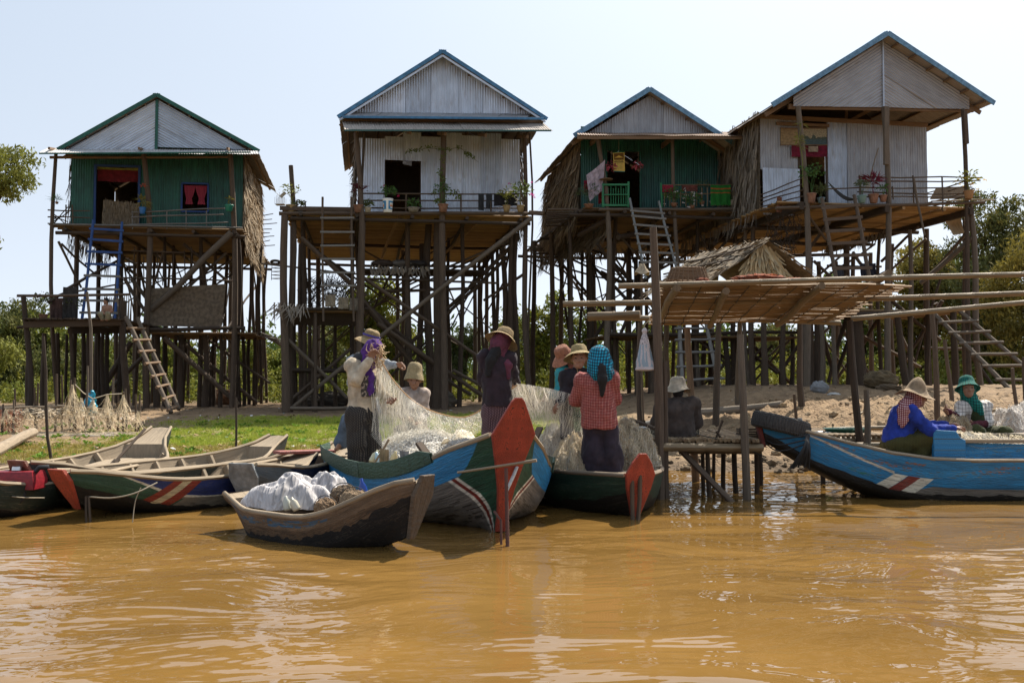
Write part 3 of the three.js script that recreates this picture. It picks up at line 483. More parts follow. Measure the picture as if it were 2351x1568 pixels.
// ---- house 1: green tin house at the left
reseed(101);
const F1 = frame(335,520,31);
{
const F = F1,g = thing('stilt_house','green corrugated tin stilt house with thatched side, farthest left','house',F.base(),'stilt houses',F.turn),px = F.px,fl = F.floor,W = 1.2;
const x = (u,l) => px(u,500,l).x,y = (v,l) => px(340,v,l).y;
slats(g,F,x(122,0),x(553,0),0.02,9.6,M.slatd,0.075,0.03);
loc(g,'floor_edge',pole(V(x(112,0),fl,0.03),V(x(556,0),fl + 0.02,0.03),0.035,0.03,0.004),M.grey);
understory(g,F,x(150,0),x(540,0),9.4,5,4,fl - 0.05,0.075);
post(g,F,127,352,0,0.075,M.post[0],133);post(g,F,329,354,0,0.105,M.post[0],336);post(g,F,528,354,0,0.105,M.post[0],532);
post(g,F,544,520,0.7,0.08,M.dark[0]);post(g,F,560,540,2.2,0.07,M.dark[0]);post(g,F,585,560,4,0.07,M.dark[1]);post(g,F,600,560,5.2,0.06,M.dark[0]);post(g,F,612,600,6.2,0.06,M.post[1]);
const apex = px(358,219,0.25),le = px(134,344,0.25),re = px(591,347,0.25);
gableRoof(g,F,apex,le,re,0.25,7,{ trim: M.trimGreen,trimW: 0.12 });
{ const a = px(360,229,0.42),l = px(156,342,0.42),r = px(566,344,0.42),sl = Math.atan2(a.y - l.y,a.x - l.x),sr = Math.atan2(r.y - a.y,r.x - a.x);
tinWall(g,'gable_sheet',[[l.x,l.y],[a.x - 0.015,l.y],[a.x - 0.015,a.y]],0.42,M.zinc,0.8,sl);tinWall(g,'gable_sheet',[[a.x + 0.015,r.y],[r.x,r.y],[a.x + 0.015,a.y]],0.42,M.zinc,0.8,sr);
loc(g,'gable_strip',plank(V(a.x,a.y,-0.37),V(a.x,l.y,-0.37),0.09,0.02),M.trimGreen);}
{ const r0 = px(108,339,0.75),r1 = px(588,342,0.75),e0 = px(88,350,-0.75),e1 = px(574,347,-0.75);tinRoof(g,'awning_sheet',r0,r1,e0,e1,std({ color: rgb(0.55,0.53,0.5),map: metalT,roughness: 0.7,metalness: 0.1 }));loc(g,'awning_trim',plank(e0.clone().add(V(0,-0.03,0)),e1.clone().add(V(0,-0.03,0)),0.02,0.045),M.trimGreen);
for (const u of [127,329,528]) { const p = px(u,352,0.9);loc(g,'awning_strut',plank(px(u,356,0).add(V(0,0.05,0.7)),V(p.x,p.y + 0.12,-0.9),0.06,0.08),M.warm);} }
bar(g,F,'wall_plate',[113,361,0.02],[533,360,0.02],0.045,M.warm,0.003);
// front wall
const X0 = x(160,W),d0 = x(217,W),d1 = x(318,W),w0 = x(416,W),w1 = x(477,W),X1 = x(556,W),T = y(343,W) + 0.1,dT = y(384,W),wT = y(419,W),wB = y(484,W),R = (a,b,c,d) => [[a,c],[b,c],[b,d],[a,d]];
tinWall(g,'wall_sheet',R(X0,d0,fl,T),W,M.green);tinWall(g,'wall_sheet',R(d0,d1,dT,T),W,M.green);tinWall(g,'wall_sheet',R(d1,w0,fl,T),W,M.green);tinWall(g,'wall_sheet',R(w0,w1,wT,T),W,M.green);tinWall(g,'wall_sheet',R(w0,w1,fl,wB),W,M.green);tinWall(g,'wall_sheet',R(w1,X1,fl,T),W,M.green);
const fz = -W + 0.05;for (const q of [d0,d1]) loc(g,'door_frame',plank(V(q,fl,fz),V(q,dT,fz),0.075,0.05),M.blueWood);loc(g,'door_frame',plank(V(d0 - 0.04,dT,fz),V(d1 + 0.04,dT,fz),0.05,0.075),M.blueWood);
const wf = new THREE.Group();wf.name = 'window';g.add(wf);for (const q of [w0,w1]) loc(wf,'frame',plank(V(q,wB,fz),V(q,wT,fz),0.06,0.05),M.blueWood);for (const q of [wB,wT]) loc(wf,'frame',plank(V(w0,q,fz + 0.01),V(w1,q,fz + 0.01),0.05,0.06),M.blueWood);
{ const pink = cloth(rgb(0.62,0.07,0.13),{ transmission: 0.15 });for (const [a,b,s] of [[w0 + 0.05,(w0 + w1) / 2,-1],[(w0 + w1) / 2,w1 - 0.05,1]]) { const S = new Soup(),n = 9,m = 10,zz = -W - 0.03;for (let j = 0;j <= m;j++) for (let i = 0;i <= n;i++) { const t = j / m,q = i / n,tie = s < 0 ? a + 0.45*(b - a) : b - 0.45*(b - a),k = t < 0.7 ? Math.pow(t / 0.7,1.6)*0.8 : 0.8 - 0.35*(t - 0.7) / 0.3,xx = lerp(lerp(a,b,q),tie + (q - 0.5)*0.12,k),yy = wT - 0.05 - t*0.62;S.v(xx,yy,zz + 0.03*Math.sin(q*22)*(1 - t*0.5));} for (let j = 0;j < m;j++) for (let i = 0;i < n;i++) { const k = j*(n + 1) + i;S.quad(k,k + 1,k + n + 2,k + n + 1);} loc(wf,'curtain',S.geo(),pink);} }
loc(g,'door_valance',drape(V(d0 + 0.04,dT - 0.04,-W - 0.06),V(d1 - 0.04,dT - 0.04,-W - 0.06),0.45,7,0.03),cloth(rgb(0.20,0.012,0.02)));loc(g,'valance_trim',drape(V(d0 + 0.04,dT - 0.01,-W - 0.03),V(d1 - 0.04,dT - 0.01,-W - 0.03),0.1,9,0.015),cloth(rgb(0.30,0.28,0.05)));
// side and back walls, thatch on the right
const z1 = -6.9,bt = fl - 0.95,tr = re.y - 0.08;
loc(g,'thatch_wall',thatch(V(X1 + 0.03,tr + 0.1,-W + 0.02),V(X1 + 0.03,tr + 0.1,z1),V(X1 + 0.1,bt - 0.1,z1),V(X1 + 0.06,bt + 0.55,-W + 0.02),{ rows: 13,per: 30,len: 0.5,wid: 0.045,out: 0.07,jitter: 0.5,shaggy: 0.16,tone: 1.15 }),M.thatch,{ kind: 'stuff' });
loc(g,'wall_lining',quadGeo(V(X1,tr + 0.3,-W),V(X1,tr + 0.3,z1),V(X1,bt + 0.1,z1),V(X1,fl - 0.1,-W)),M.mat);
loc(g,'wall_lining',quadGeo(V(X0,tr + 0.3,-W),V(X0,tr + 0.3,z1),V(X0,fl - 0.2,z1),V(X0,fl - 0.05,-W)),M.mat);
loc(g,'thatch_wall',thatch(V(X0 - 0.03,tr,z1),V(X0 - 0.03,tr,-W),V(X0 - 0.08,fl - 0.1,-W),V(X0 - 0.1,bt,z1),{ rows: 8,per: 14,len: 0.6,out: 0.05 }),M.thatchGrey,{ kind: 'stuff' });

gableEnd(g,X0,X1,fl,apex,le,re,z1 - 0.05);
// rails
for (const [a,b] of [[[300,488],[515,478]],[[300,499],[512,492]],[[294,516],[523,510]]]) bar(g,F,'rail',[...a,0],[...b,0],0.025,M.grey,0.01);
for (const u of [303,382,426,473]) bar(g,F,'baluster',[u,484,0.03],[u,526,0.03],0.02,M.grey);
for (const v of [482,498,513]) bar(g,F,'rail',[108,v,0],[206,v + 2,0.1],0.022,M.post[0],0.02);for (const [a,b] of [[118,122],[150,148],[164,166]]) bar(g,F,'baluster',[a,470,0.04],[b,524,0.04],0.022,M.post[0]);
for (let k = 0;k < 5;k++) bar(g,F,'rail',[116,488 + k*8,0.05],V(x(130,0),fl + 0.1 + k*0.16,-1.1),0.018,M.post[1],0.02);
// braces and poles below
bar(g,F,'brace',[531,534,-0.06],[346,712,0.3],0.11,M.post[2],0.03);
for (const [a,b,r] of [[[133,555,0.05],[185,660,1.2],0.04],[[140,560,0.1],[230,640,1.6],0.035],[[150,665,0.2],[285,590,1.8],0.05],[[285,640,0.4],[345,735,0.5],0.06],[[300,640,0.6],[360,720,0.9],0.06],[[420,560,1],[527,650,1.2],0.05],[[520,580,1.4],[395,690,1.6],0.05],[[375,775,0.3],[548,930,0.5],0.09],[[400,770,1.1],[590,925,1.6],0.07],[[455,765,1.6],[620,880,2.4],0.05],[[210,930,1.5],[300,785,1.8],0.11],[[245,900,2.5],[350,800,3],0.08],[[345,650,0.5],[345,660,3],0.04],[[460,600,0.5],[500,800,2],0.04],[[165,670,0.6],[300,648,0.6],0.03],[[270,638,0.7],[535,645,0.7],0.03],[[300,576,0.6],[420,580,0.6],0.028]]) bar(g,F,'brace',a,b,r,pick(M.post));
for (let k = 0;k < 9;k++) { const u = 290 + k*22 + rr(-6,6);bar(g,F,'stake',[u,572 + rr(-8,20),0.7],[u + rr(-5,5),655,0.7],0.02,M.post[1]);}
// lower deck under the house
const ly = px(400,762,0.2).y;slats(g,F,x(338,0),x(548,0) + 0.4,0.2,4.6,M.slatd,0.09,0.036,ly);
bar(g,F,'deck_beam',[335,757,0.1],[562,753,0.1],0.07,M.dark[0]);bar(g,F,'deck_beam',[350,770,2.4],[590,768,2.4],0.06,M.dark[0]);
loc(g,'thatch_fringe',thatch(V(X1 + 0.55,ly + 0.05,-1.5),V(X1 + 0.55,ly + 0.05,-5.5),V(X1 + 0.85,ly - 0.25,-5.5),V(X1 + 0.85,ly - 0.2,-1.5),{ rows: 4,per: 16,len: 0.5,out: 0.12,down: V(0.8,-0.45,0.1).normalize() }),M.thatchGrey,{ kind: 'stuff' });
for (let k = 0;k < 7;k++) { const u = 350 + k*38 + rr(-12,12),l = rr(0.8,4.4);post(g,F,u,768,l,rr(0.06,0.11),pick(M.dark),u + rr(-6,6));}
for (const [u,r] of [[360,0.13],[415,0.11],[470,0.12],[505,0.08]]) post(g,F,u,768,0.9,r,M.post[1],u);
// fringe of leaves under the left edge, sticks at the back right
loc(g,'thatch_fringe',thatch(V(x(165,2),fl - 0.15,-4),V(x(165,2),fl - 0.15,-1.6),V(x(165,2),fl - 0.5,-1.6),V(x(165,2),fl - 0.6,-4),{ rows: 2,per: 10,len: 0.4 }),M.thatchGrey,{ kind: 'stuff' });
for (let k = 0;k < 8;k++) loc(g,'stick_end',pole(V(X1 + 0.05,fl + 0.3 + k*0.17,-6.6 + rr(-0.3,0.3)),V(X1 + rr(0.4,0.7),fl + 0.3 + k*0.17 + rr(-0.05,0.05),-6.3),0.018),M.dark[1]);
}
{ // woven panel
const F = F1,g = thing('woven_panel','large brown woven sheet hung under the green house floor','screen',F.base(),undefined,F.turn);
loc(g,'sheet',quadGeo(F.px(347,662,0.22),F.px(518,652,0.22),F.px(508,752,0.3),F.px(338,748,0.3),10,0.06,0.03),std({ color: rgb(0.29,0.23,0.17),map: weaveT,bumpMap: weaveB,bumpScale: 0.004,roughness: 0.95 }));
const m = thing('straw_mat','straw mat propped across the doorway of the green house','mat',F.base(),undefined,F.turn);loc(m,'mat',quadGeo(F.px(236,459,0.9),F.px(320,468,0.9),F.px(318,519,0.75),F.px(232,519,0.75),8,0.05),std({ color: rgb(0.34,0.265,0.175),map: weaveT,bumpMap: weaveB,bumpScale: 0.006,roughness: 0.95 }));loc(m,'straw',thatch(F.px(236,459,0.88),F.px(320,468,0.88),F.px(318,519,0.73),F.px(232,519,0.73),{ rows: 6,per: 26,len: 0.2,wid: 0.025,out: 0.02,jitter: 0.15,shaggy: 0.03,tone: 0.75 }),M.thatch,{ kind: 'stuff' });
}
ladder('blue painted ladder rising from the terrace to the green house porch',F1,[213,505,-0.25],[279,510,-0.25],[186,738,-1.5],[262,738,-1.5],[0.09,0.2,0.32,0.445,0.56,0.69,0.8,0.92],0.042,M.blueWood,undefined,{ split: 0.5 });
{ // terrace at the far left
const F = frame(165,738,28.6,0.05),g = thing('timber_terrace','low timber terrace on stilts in front of the green house','terrace',F.base(),undefined,F.turn),fl = F.floor,x = (u) => F.px(u,738,0).x;
loc(g,'deck_beam',plank(V(x(54),fl - 0.1,0),V(x(278),fl - 0.02,0),0.09,0.19),M.post[1]);loc(g,'deck_beam',plank(V(x(60),fl - 0.12,-3),V(x(290),fl - 0.1,-3),0.09,0.19),M.dark[0]);
for (let i = 0;i < 34;i++) { const xx = lerp(x(58),x(282),i / 33);loc(g,'deck_board',plank(V(xx,fl + 0.06 + rr(-0.01,0.01),0.12 + rr(0,0.14)),V(xx + rr(-0.03,0.03),fl + 0.02,-3.4),0.075,0.045),pick([M.dark[0],M.dark[1],M.post[1]]));}
for (const [u,v,l,r,ub] of [[52,678,0.02,0.1,66],[159,752,0.3,0.07,178],[283,690,0.05,0.12,292],[64,760,2.9,0.09,66],[100,765,1.9,0.1,100],[130,765,2.6,0.1,134],[152,768,3.0,0.06,154],[205,765,1.2,0.14,203],[190,765,2.6,0.09,190],[245,765,2.9,0.09,246],[235,765,2.2,0.08,236],[225,765,3.2,0.09,226]]) post(g,F,u,v,l,r,pick(M.dark),ub);
bar(g,F,'rail',[38,679,0.02],[298,676,0.05],0.045,M.post[0]);bar(g,F,'rail',[38,752,0.3],[62,750,0.3],0.05,M.dark[0]);bar(g,F,'rail',[108,694,0.5],[150,672,0.8],0.05,M.dark[0],0.06);
const s = thing('stick_screen','upright screen of bundled sticks behind the boy on the terrace','screen',F.base(),undefined,F.turn);for (let k = 0;k < 26;k++) loc(s,'stick',pole(V(x(205) + k*0.034,fl + 0.05,-0.95 + rr(-0.03,0.03)),V(x(205) + k*0.034 + rr(-0.03,0.03),fl + 0.78 + rr(-0.05,0.08),-1.0),0.016,0.012,0.01,2,5),pick([M.warm,M.pale,M.post[0]]));
for (const [u,w,h,c,lab] of [[128,0.34,0.68,[0.10,0.055,0.045],'dark red cloth hung over the terrace rail'],[158,0.42,1.0,[0.055,0.05,0.045],'dark blanket hung over the terrace rail']]) { const q = thing('hanging_cloth',lab,'cloth',F.base(),undefined,F.turn),p = F.px(u,679,0.55);loc(q,'cloth',drape(V(p.x - w / 2,fl + 0.05 + h,-0.6),V(p.x + w / 2,fl + 0.05 + h,-0.6),h,3,0.05),cloth(rgb(...c)));}
}
ladder('rough log ladder from the terrace down to the ground',F1,[288,728,-2.6],[314,730,-2.3],[392,948,-4.1],[410,940,-3.5],[0.12,0.25,0.37,0.5,0.63,0.74,0.86,0.97],0.062,M.warm,M.post[2],{ flat: false,over: 0.07 });

// ---- house 2: tall silver tin house
reseed(202);
const F2 = frame(1000,489,29);
{
const F = F2,g = thing('stilt_house','tall stilt house of bare silver corrugated tin with blue roof trim','house',F.base(),'stilt houses',F.turn),px = F.px,fl = F.floor,W = 1.3,x = (u,l) => px(u,480,l).x,y = (v,l) => px(1000,v,l).y;
slats(g,F,x(655,0),x(1216,0),0.02,11.6,M.slat,0.075,0.031);
bar(g,F,'floor_edge',[640,490,-0.03],[1238,490,-0.03],0.06,M.post[0],0.002);loc(g,'floor_edge',plank(V(x(642,0),fl + 0.02,0.05),V(x(820,0),fl + 0.04,0.05),0.05,0.12),M.post[1]);
understory(g,F,x(690,0),x(1195,0),11.3,5,4,fl - 0.05,0.08);
for (const [u,v,l,r,ub,m] of [[653,492,0,0.13,657,0],[667,380,0.3,0.09,667,1],[672,520,1.2,0.12,672,1],[690,560,2.5,0.1,690,1],[817,305,0,0.1,826,0],[832,495,0.1,0.13,836,0],[1019,302,0,0.115,1022,0],[1005,492,0.7,0.16,1003,1],[985,500,1.8,0.14,988,1],[968,560,3.5,0.12,970,1],[1204,306,0,0.085,1222,1],[1216,308,1.2,0.04,1218,1],[1152,560,2.6,0.11,1158,0],[1185,535,1.6,0.1,1182,1],[1130,575,4,0.08,1132,1],[1112,590,5.5,0.06,1115,0],[1100,600,6.6,0.07,1102,1],[1183,520,2.4,0.09,1150,0]]) post(g,F,u,v,l,r,M.post[m],ub);
loc(g,'floor_edge',plank(px(1215,488,-0.05),px(1246,490,-0.05),0.12,0.12),M.post[0]);
const apex = px(1016,119,0.1),le = px(779,269,0.1),re = px(1253,273,0.1);
gableRoof(g,F,apex,le,re,0.1,7.6,{ trim: M.trimBlue,trimW: 0.11,purlin: 6 });
for (const s of [[apex,le],[apex,re]]) loc(g,'rake_flashing',plank(V(s[0].x,s[0].y - 0.1,-0.12),V(s[1].x,s[1].y - 0.08,-0.12),0.02,0.06),M.zinc[0]);
{ const a = px(1016,128,0.45),l = px(806,258,0.45),r = px(1226,262,0.45);tinWall(g,'gable_sheet',[[l.x,l.y],[r.x,r.y],[a.x,a.y]],0.45,M.zinc,0.8);}
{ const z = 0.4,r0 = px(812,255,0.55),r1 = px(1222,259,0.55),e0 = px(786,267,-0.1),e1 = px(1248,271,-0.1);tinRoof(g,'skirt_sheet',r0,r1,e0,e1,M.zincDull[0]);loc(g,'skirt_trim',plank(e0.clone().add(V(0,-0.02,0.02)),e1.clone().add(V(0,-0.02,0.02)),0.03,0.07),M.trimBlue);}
loc(g,'wall_plate',plank(px(790,274,0.3),px(1240,278,0.3),0.08,0.12),M.warm);
{ const r0 = px(785,277,0.35),r1 = px(1245,281,0.35),e0 = px(790,297,-0.75),e1 = px(1266,298,-0.75);tinRoof(g,'awning_sheet',r0,r1,e0,e1,std({ color: rgb(0.42,0.36,0.30),map: metalT,roughness: 0.7,metalness: 0.1 }));loc(g,'awning_trim',plank(e0.clone().add(V(0,-0.025,0)),e1.clone().add(V(0,-0.025,0)),0.02,0.05),std({ color: rgb(0.03,0.09,0.08),roughness: 0.6 }));
for (const u of [817,940,1019,1110,1204]) { const p = px(u,305,0);loc(g,'awning_strut',plank(V(p.x,e0.y + 0.02,0.6),V(p.x + rr(-0.1,0.1),r0.y - 0.05,-1.2),0.06,0.1),M.warm);} }
const X0 = x(820,W),d0 = x(882,W),d1 = x(966,W),X1 = x(1194,W),T = y(312,W),dT = y(371,W),R = (a,b,c,d) => [[a,c],[b,c],[b,d],[a,d]];
tinWall(g,'wall_sheet',R(X0,d0,fl,T - 0.2),W,M.zinc,0.7,Math.PI / 2,0.06);tinWall(g,'wall_sheet',R(d0,d1,dT,T),W,M.zinc,0.6,Math.PI / 2,0.1);tinWall(g,'wall_sheet',R(d1,X1,fl,T + 0.05),W,M.zinc,0.62,Math.PI / 2,0.1);
for (const q of [d0,d1]) loc(g,'door_frame',plank(V(q,fl,-W - 0.02),V(q,dT,-W - 0.02),0.06,0.04),M.dark[1]);
loc(g,'tin_scrap',quadGeo(V(x(925,1),y(366,1),-W + 0.06),V(x(946,1),y(368,1),-W + 0.06),V(x(945,1),y(379,1),-W + 0.1),V(x(924,1),y(376,1),-W + 0.1)),M.zincDull[1]);
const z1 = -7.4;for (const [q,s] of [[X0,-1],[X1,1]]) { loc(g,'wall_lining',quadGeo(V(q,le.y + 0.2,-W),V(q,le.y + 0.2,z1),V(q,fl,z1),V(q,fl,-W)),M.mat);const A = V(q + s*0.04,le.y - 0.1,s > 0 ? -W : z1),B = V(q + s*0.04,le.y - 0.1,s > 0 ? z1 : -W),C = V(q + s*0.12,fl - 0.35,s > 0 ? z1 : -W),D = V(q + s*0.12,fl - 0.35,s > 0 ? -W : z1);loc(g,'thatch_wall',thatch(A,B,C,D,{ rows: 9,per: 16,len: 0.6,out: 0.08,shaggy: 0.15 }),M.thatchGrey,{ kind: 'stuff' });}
gableEnd(g,X0,X1,fl + 0.55,apex,le,re,z1);for (let k = 0;k < 9;k++) loc(g,'wall_board',plank(V(d0 - 0.2,fl + 0.08 + k*0.06,z1 + 0.4),V(d0 + 0.75,fl + 0.08 + k*0.06,z1 + 0.4),0.03,0.045),M.warm);
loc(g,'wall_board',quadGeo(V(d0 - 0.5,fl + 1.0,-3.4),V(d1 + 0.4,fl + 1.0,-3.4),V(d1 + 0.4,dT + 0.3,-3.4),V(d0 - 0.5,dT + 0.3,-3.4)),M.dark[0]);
for (const [v,m] of [[444,0],[460,0],[477,1]]) bar(g,F,'rail',[828,v,0.06],[1206,v + 1,0.06],0.024,M.post[m],0.003);for (const u of [932,1127,1058]) bar(g,F,'baluster',[u,446,0.04],[u,488,0.04],0.028,M.post[0]);
bar(g,F,'porch_pole',[836,305,0.05],[828,470,0.05],0.04,M.post[1]);for (const [u,a,b] of [[741,455,490],[700,462,490],[681,459,490]]) bar(g,F,'baluster',[u,a,0],[u,b,0],0.024,M.post[1]);
for (const [a,b,r,m] of [[[1221,500,-0.16],[656,948,0.05],0.07,2],[[834,638,0.2],[1100,820,0.4],0.06,0],[[866,742,0.5],[1113,912,0.9],0.075,0],[[655,775,0.15],[797,914,0.15],0.06,2],[[690,545,0.3],[840,680,0.5],0.07,0],[[705,560,1.6],[810,640,2.2],0.06,1],[[1180,560,1.9],[1015,720,2.6],0.07,0],[[1165,590,2.2],[985,760,2.6],0.06,0],[[1205,628,2.0],[1110,690,2.4],0.05,0],[[830,690,0.3],[960,850,1.0],0.1,1],[[845,705,0.9],[1005,845,1.5],0.08,1],[[860,720,1.4],[1040,880,2.0],0.07,1],[[880,850,1.6],[985,745,2.0],0.06,1],[[890,870,1.9],[1000,765,2.2],0.045,1],[[1040,850,0.6],[1105,885,1.0],0.06,2],[[1020,870,1.1],[1080,905,1.4],0.06,2],[[600,605,1.5],[850,632,1.5],0.03,0],[[665,920,0.6],[805,800,1.0],0.055,0],[[840,640,0.9],[1145,650,1.2],0.04,1],[[870,668,1.8],[1080,662,1.8],0.05,0]]) bar(g,F,'brace',a,b,r,M.post[m],0.006);
for (const [a,b] of [[[918,495,0.2],[874,600,5.5]],[[1115,495,0.2],[1000,600,5.8]],[[1020,495,0.1],[975,590,5.2]],[[660,500,0.1],[730,590,6]]]) bar(g,F,'bearer',a,b,0.05,M.slat[1],0.01);
// shelf with sacks, slung under the floor
const sy = px(960,622,1.4).y;for (let k = 0;k < 10;k++) loc(g,'shelf_pole',pole(V(x(836,1.4),sy + rr(-0.02,0.02),-1.4 - k*0.13),V(x(1040,1.4) + rr(0,1.2),sy + rr(-0.03,0.03),-1.4 - k*0.13),0.045,0.035,0.008),pick(M.dark));
loc(g,'shelf_bark',thatch(V(x(848,1.4),sy + 0.12,-1.3),V(x(985,1.4),sy + 0.12,-1.3),V(x(985,1.4),sy - 0.1,-1.3),V(x(848,1.4),sy - 0.1,-1.3),{ rows: 3,per: 12,len: 0.22,wid: 0.07,jitter: 0.7,out: 0.08 }),M.thatchGrey,{ kind: 'stuff' });
// middle deck at the left
const my = px(740,712,0.3).y;slats(g,F,x(640,0),x(832,0),0.2,3.2,M.slatd,0.09,0.034,my);bar(g,F,'deck_beam',[634,712,0.1],[845,709,0.1],0.055,M.dark[0]);loc(g,'deck_apron',quadGeo(V(x(650,0.4),my - 0.02,-0.5),V(x(830,0.4),my - 0.02,-0.5),V(x(820,0.4),my - 0.42,-0.8),V(x(664,0.4),my - 0.42,-0.8)),M.dark[0]);
loc(g,'palm_fringe',thatch(V(x(630,0.1),my + 0.18,0.02),V(x(705,0.1),my + 0.12,0.05),V(x(700,0.1),my - 0.1,0.1),V(x(622,0.1),my - 0.1,0.1),{ rows: 3,per: 15,len: 0.5,wid: 0.04,out: 0.1,jitter: 0.9 }),M.thatchGrey,{ kind: 'stuff' });
for (const [u,l] of [[652,1],[676,2],[700,0.8],[723,0.3],[740,1.6],[770,2.4]]) post(g,F,u,716,l,0.07,pick(M.dark));
const lw = px(740,850,0.9).y;for (let k = 0;k < 5;k++) loc(g,'low_beam',pole(V(x(660,1),lw + rr(-0.05,0.05),-0.8 - k*0.5),V(x(840,1),lw + rr(-0.05,0.05),-0.8 - k*0.5),0.06),M.dark[0]);
loc(g,'floor_log',pole(px(665,938,-0.6),px(810,936,-0.6),0.06),M.post[2]);
}
ladder('weathered grey ladder hanging at the left of the silver house',F2,[740,452,-0.3],[806,452,-0.3],[742,738,-0.35],[812,738,-0.35],[0.17,0.285,0.392,0.5,0.61,0.715],0.032,M.grey,M.post[0]);

// ---- house 3: green wall, blue gable trim, thatched side
reseed(303);
const F3 = frame(1520,479,29.5);
{
const F = F3,g = thing('stilt_house','stilt house with green tin front, pale blue gable trim and shaggy thatched left side','house',F.base(),'stilt houses',F.turn),px = F.px,fl = F.floor,W = 1.35,x = (u,l) => px(u,460,l).x,y = (v,l) => px(1500,v,l).y;
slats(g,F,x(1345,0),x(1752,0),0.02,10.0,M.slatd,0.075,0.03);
bar(g,F,'floor_edge',[1375,481,-0.04],[1765,478,-0.04],0.05,M.post[2],0.004);bar(g,F,'floor_edge',[1258,481,0.3],[1395,479,0.05],0.035,M.post[0],0.02);for (let k = 0;k < 7;k++) bar(g,F,'floor_pole',[1256 - k,488 + k*5,0.6 + k*0.3],[1400,484 + k*4,0.4 + k*0.3],0.03,M.post[1],0.02);
understory(g,F,x(1330,0),x(1735,0),9.8,5,4,fl - 0.05,0.08);
for (const [u,v,ub,vb,r] of [[1373,314,1392,430,0.07],[1392,430,1395,480,0.07]]) bar(g,F,'post',[u,v,0],[ub,vb,0],r,M.post[2]);
post(g,F,1544,312,0,0.075,M.post[2],1556);post(g,F,1712,314,0,0.07,M.post[2],1722);post(g,F,1395,480,0.02,0.1,M.post[2],1404);
for (const [u,v,l,r,ub] of [[1270,585,5.4,0.05,1282],[1305,580,5.0,0.09,1304],[1352,560,3.2,0.1,1356],[1283,590,6,0.06,1320],[1336,575,4.5,0.06,1316],[1404,560,1.2,0.1,1408],[1460,590,3,0.1,1462],[1470,600,4,0.08,1474],[1600,590,2,0.09,1600],[1630,560,3.5,0.1,1632]]) post(g,F,u,v,l,r,pick(M.dark),ub);
const apex = px(1492,206,0.2),sl = px(1331,306,0.2),sr2 = px(1648,306,0.2),k1 = 1.02,le = V(sl.x - 0.12,sl.y - 0.08,0),re = V(sr2.x + 0.9,sr2.y - 0.55,0);
gableRoof(g,F,apex,le,re,0.2,7.2,{ trim: M.trimPale,trimW: 0.15,purlin: 4,tin: M.roofTin });
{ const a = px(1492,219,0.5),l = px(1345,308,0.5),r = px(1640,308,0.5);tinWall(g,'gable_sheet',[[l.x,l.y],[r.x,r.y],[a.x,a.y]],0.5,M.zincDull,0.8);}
{ const r0 = px(1325,318,1.5),r1 = px(1690,320,1.5),e0 = px(1326,309,-0.7),e1 = px(1758,309,-0.7);r0.y += 0.25;r1.y += 0.25;tinRoof(g,'awning_sheet',r0,r1,e0,e1,std({ color: rgb(0.30,0.19,0.12),map: metalT,roughness: 0.8 }));loc(g,'awning_fascia',plank(e0.clone().add(V(0,-0.07,-0.05)),e1.clone().add(V(0,-0.07,-0.05)),0.03,0.1),M.warm);
for (const q of [0.35,1.1]) loc(g,'awning_batten',plank(e0.clone().lerp(r0,q*0.6).add(V(0,-0.07,0)),e1.clone().lerp(r1,q*0.6).add(V(0,-0.07,0)),0.06,0.05),M.warm);
for (const u of [1373,1544,1712]) { const p = px(u,316,0);loc(g,'awning_strut',plank(V(p.x,p.y + 0.0,0.2),V(p.x + 0.1,y(334,W),-W - 0.1),0.07,0.15),M.warm);} }
const X0 = x(1334,W),d0 = x(1392,W),d1 = x(1470,W),X1 = x(1662,W),T = y(318,W) + 0.3,dT = y(350,W),R = (a,b,c,d) => [[a,c],[b,c],[b,d],[a,d]];
tinWall(g,'wall_sheet',R(X0,d0,fl,T),W,M.green);tinWall(g,'wall_sheet',R(d0,d1,dT,T),W,M.green);tinWall(g,'wall_sheet',R(d1,X1,fl,T),W,M.green);
for (const q of [d0,d1]) loc(g,'door_frame',plank(V(q,fl,-W + 0.04),V(q,dT,-W + 0.04),0.05,0.04),M.trimGreen);
const z1 = -7.0,tb = fl - 0.9,tt = le.y - 0.05;
loc(g,'wall_lining',quadGeo(V(X0,tt + 0.2,-W),V(X0,tt + 0.2,z1),V(X0,fl - 0.3,z1),V(X0,fl - 0.1,-W)),M.mat);loc(g,'wall_lining',quadGeo(V(X1,tt,-W),V(X1,tt,z1),V(X1,fl,z1),V(X1,fl,-W)),M.mat);gableEnd(g,X0,X1,fl,apex,le,re,z1);
loc(g,'thatch_wall',thatch(V(X0 - 0.06,tt,z1),V(X0 - 0.02,tt + 0.05,-W),V(X0 - 0.1,fl - 0.1,-W + 0.1),V(X0 - 0.22,tb + 0.35,z1),{ rows: 10,per: 26,len: 0.8,wid: 0.06,out: 0.12,jitter: 0.22,shaggy: 0.22,tone: 0.85 }),M.thatch,{ kind: 'stuff' });
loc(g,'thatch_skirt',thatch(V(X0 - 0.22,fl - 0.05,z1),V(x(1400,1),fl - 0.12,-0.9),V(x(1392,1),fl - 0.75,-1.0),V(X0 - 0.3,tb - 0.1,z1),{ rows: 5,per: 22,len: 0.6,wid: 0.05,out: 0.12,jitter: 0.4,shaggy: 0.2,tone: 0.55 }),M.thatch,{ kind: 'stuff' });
loc(g,'thatch_fringe',thatch(V(X0,fl - 0.28,z1 + 0.1),V(X1 + 1,fl - 0.28,z1 + 0.1),V(X1 + 1,fl - 0.5,z1 + 0.1),V(X0,fl - 0.5,z1 + 0.1),{ rows: 2,per: 12,len: 0.5,wid: 0.05,jitter: 0.4 }),M.thatchGrey,{ kind: 'stuff' });
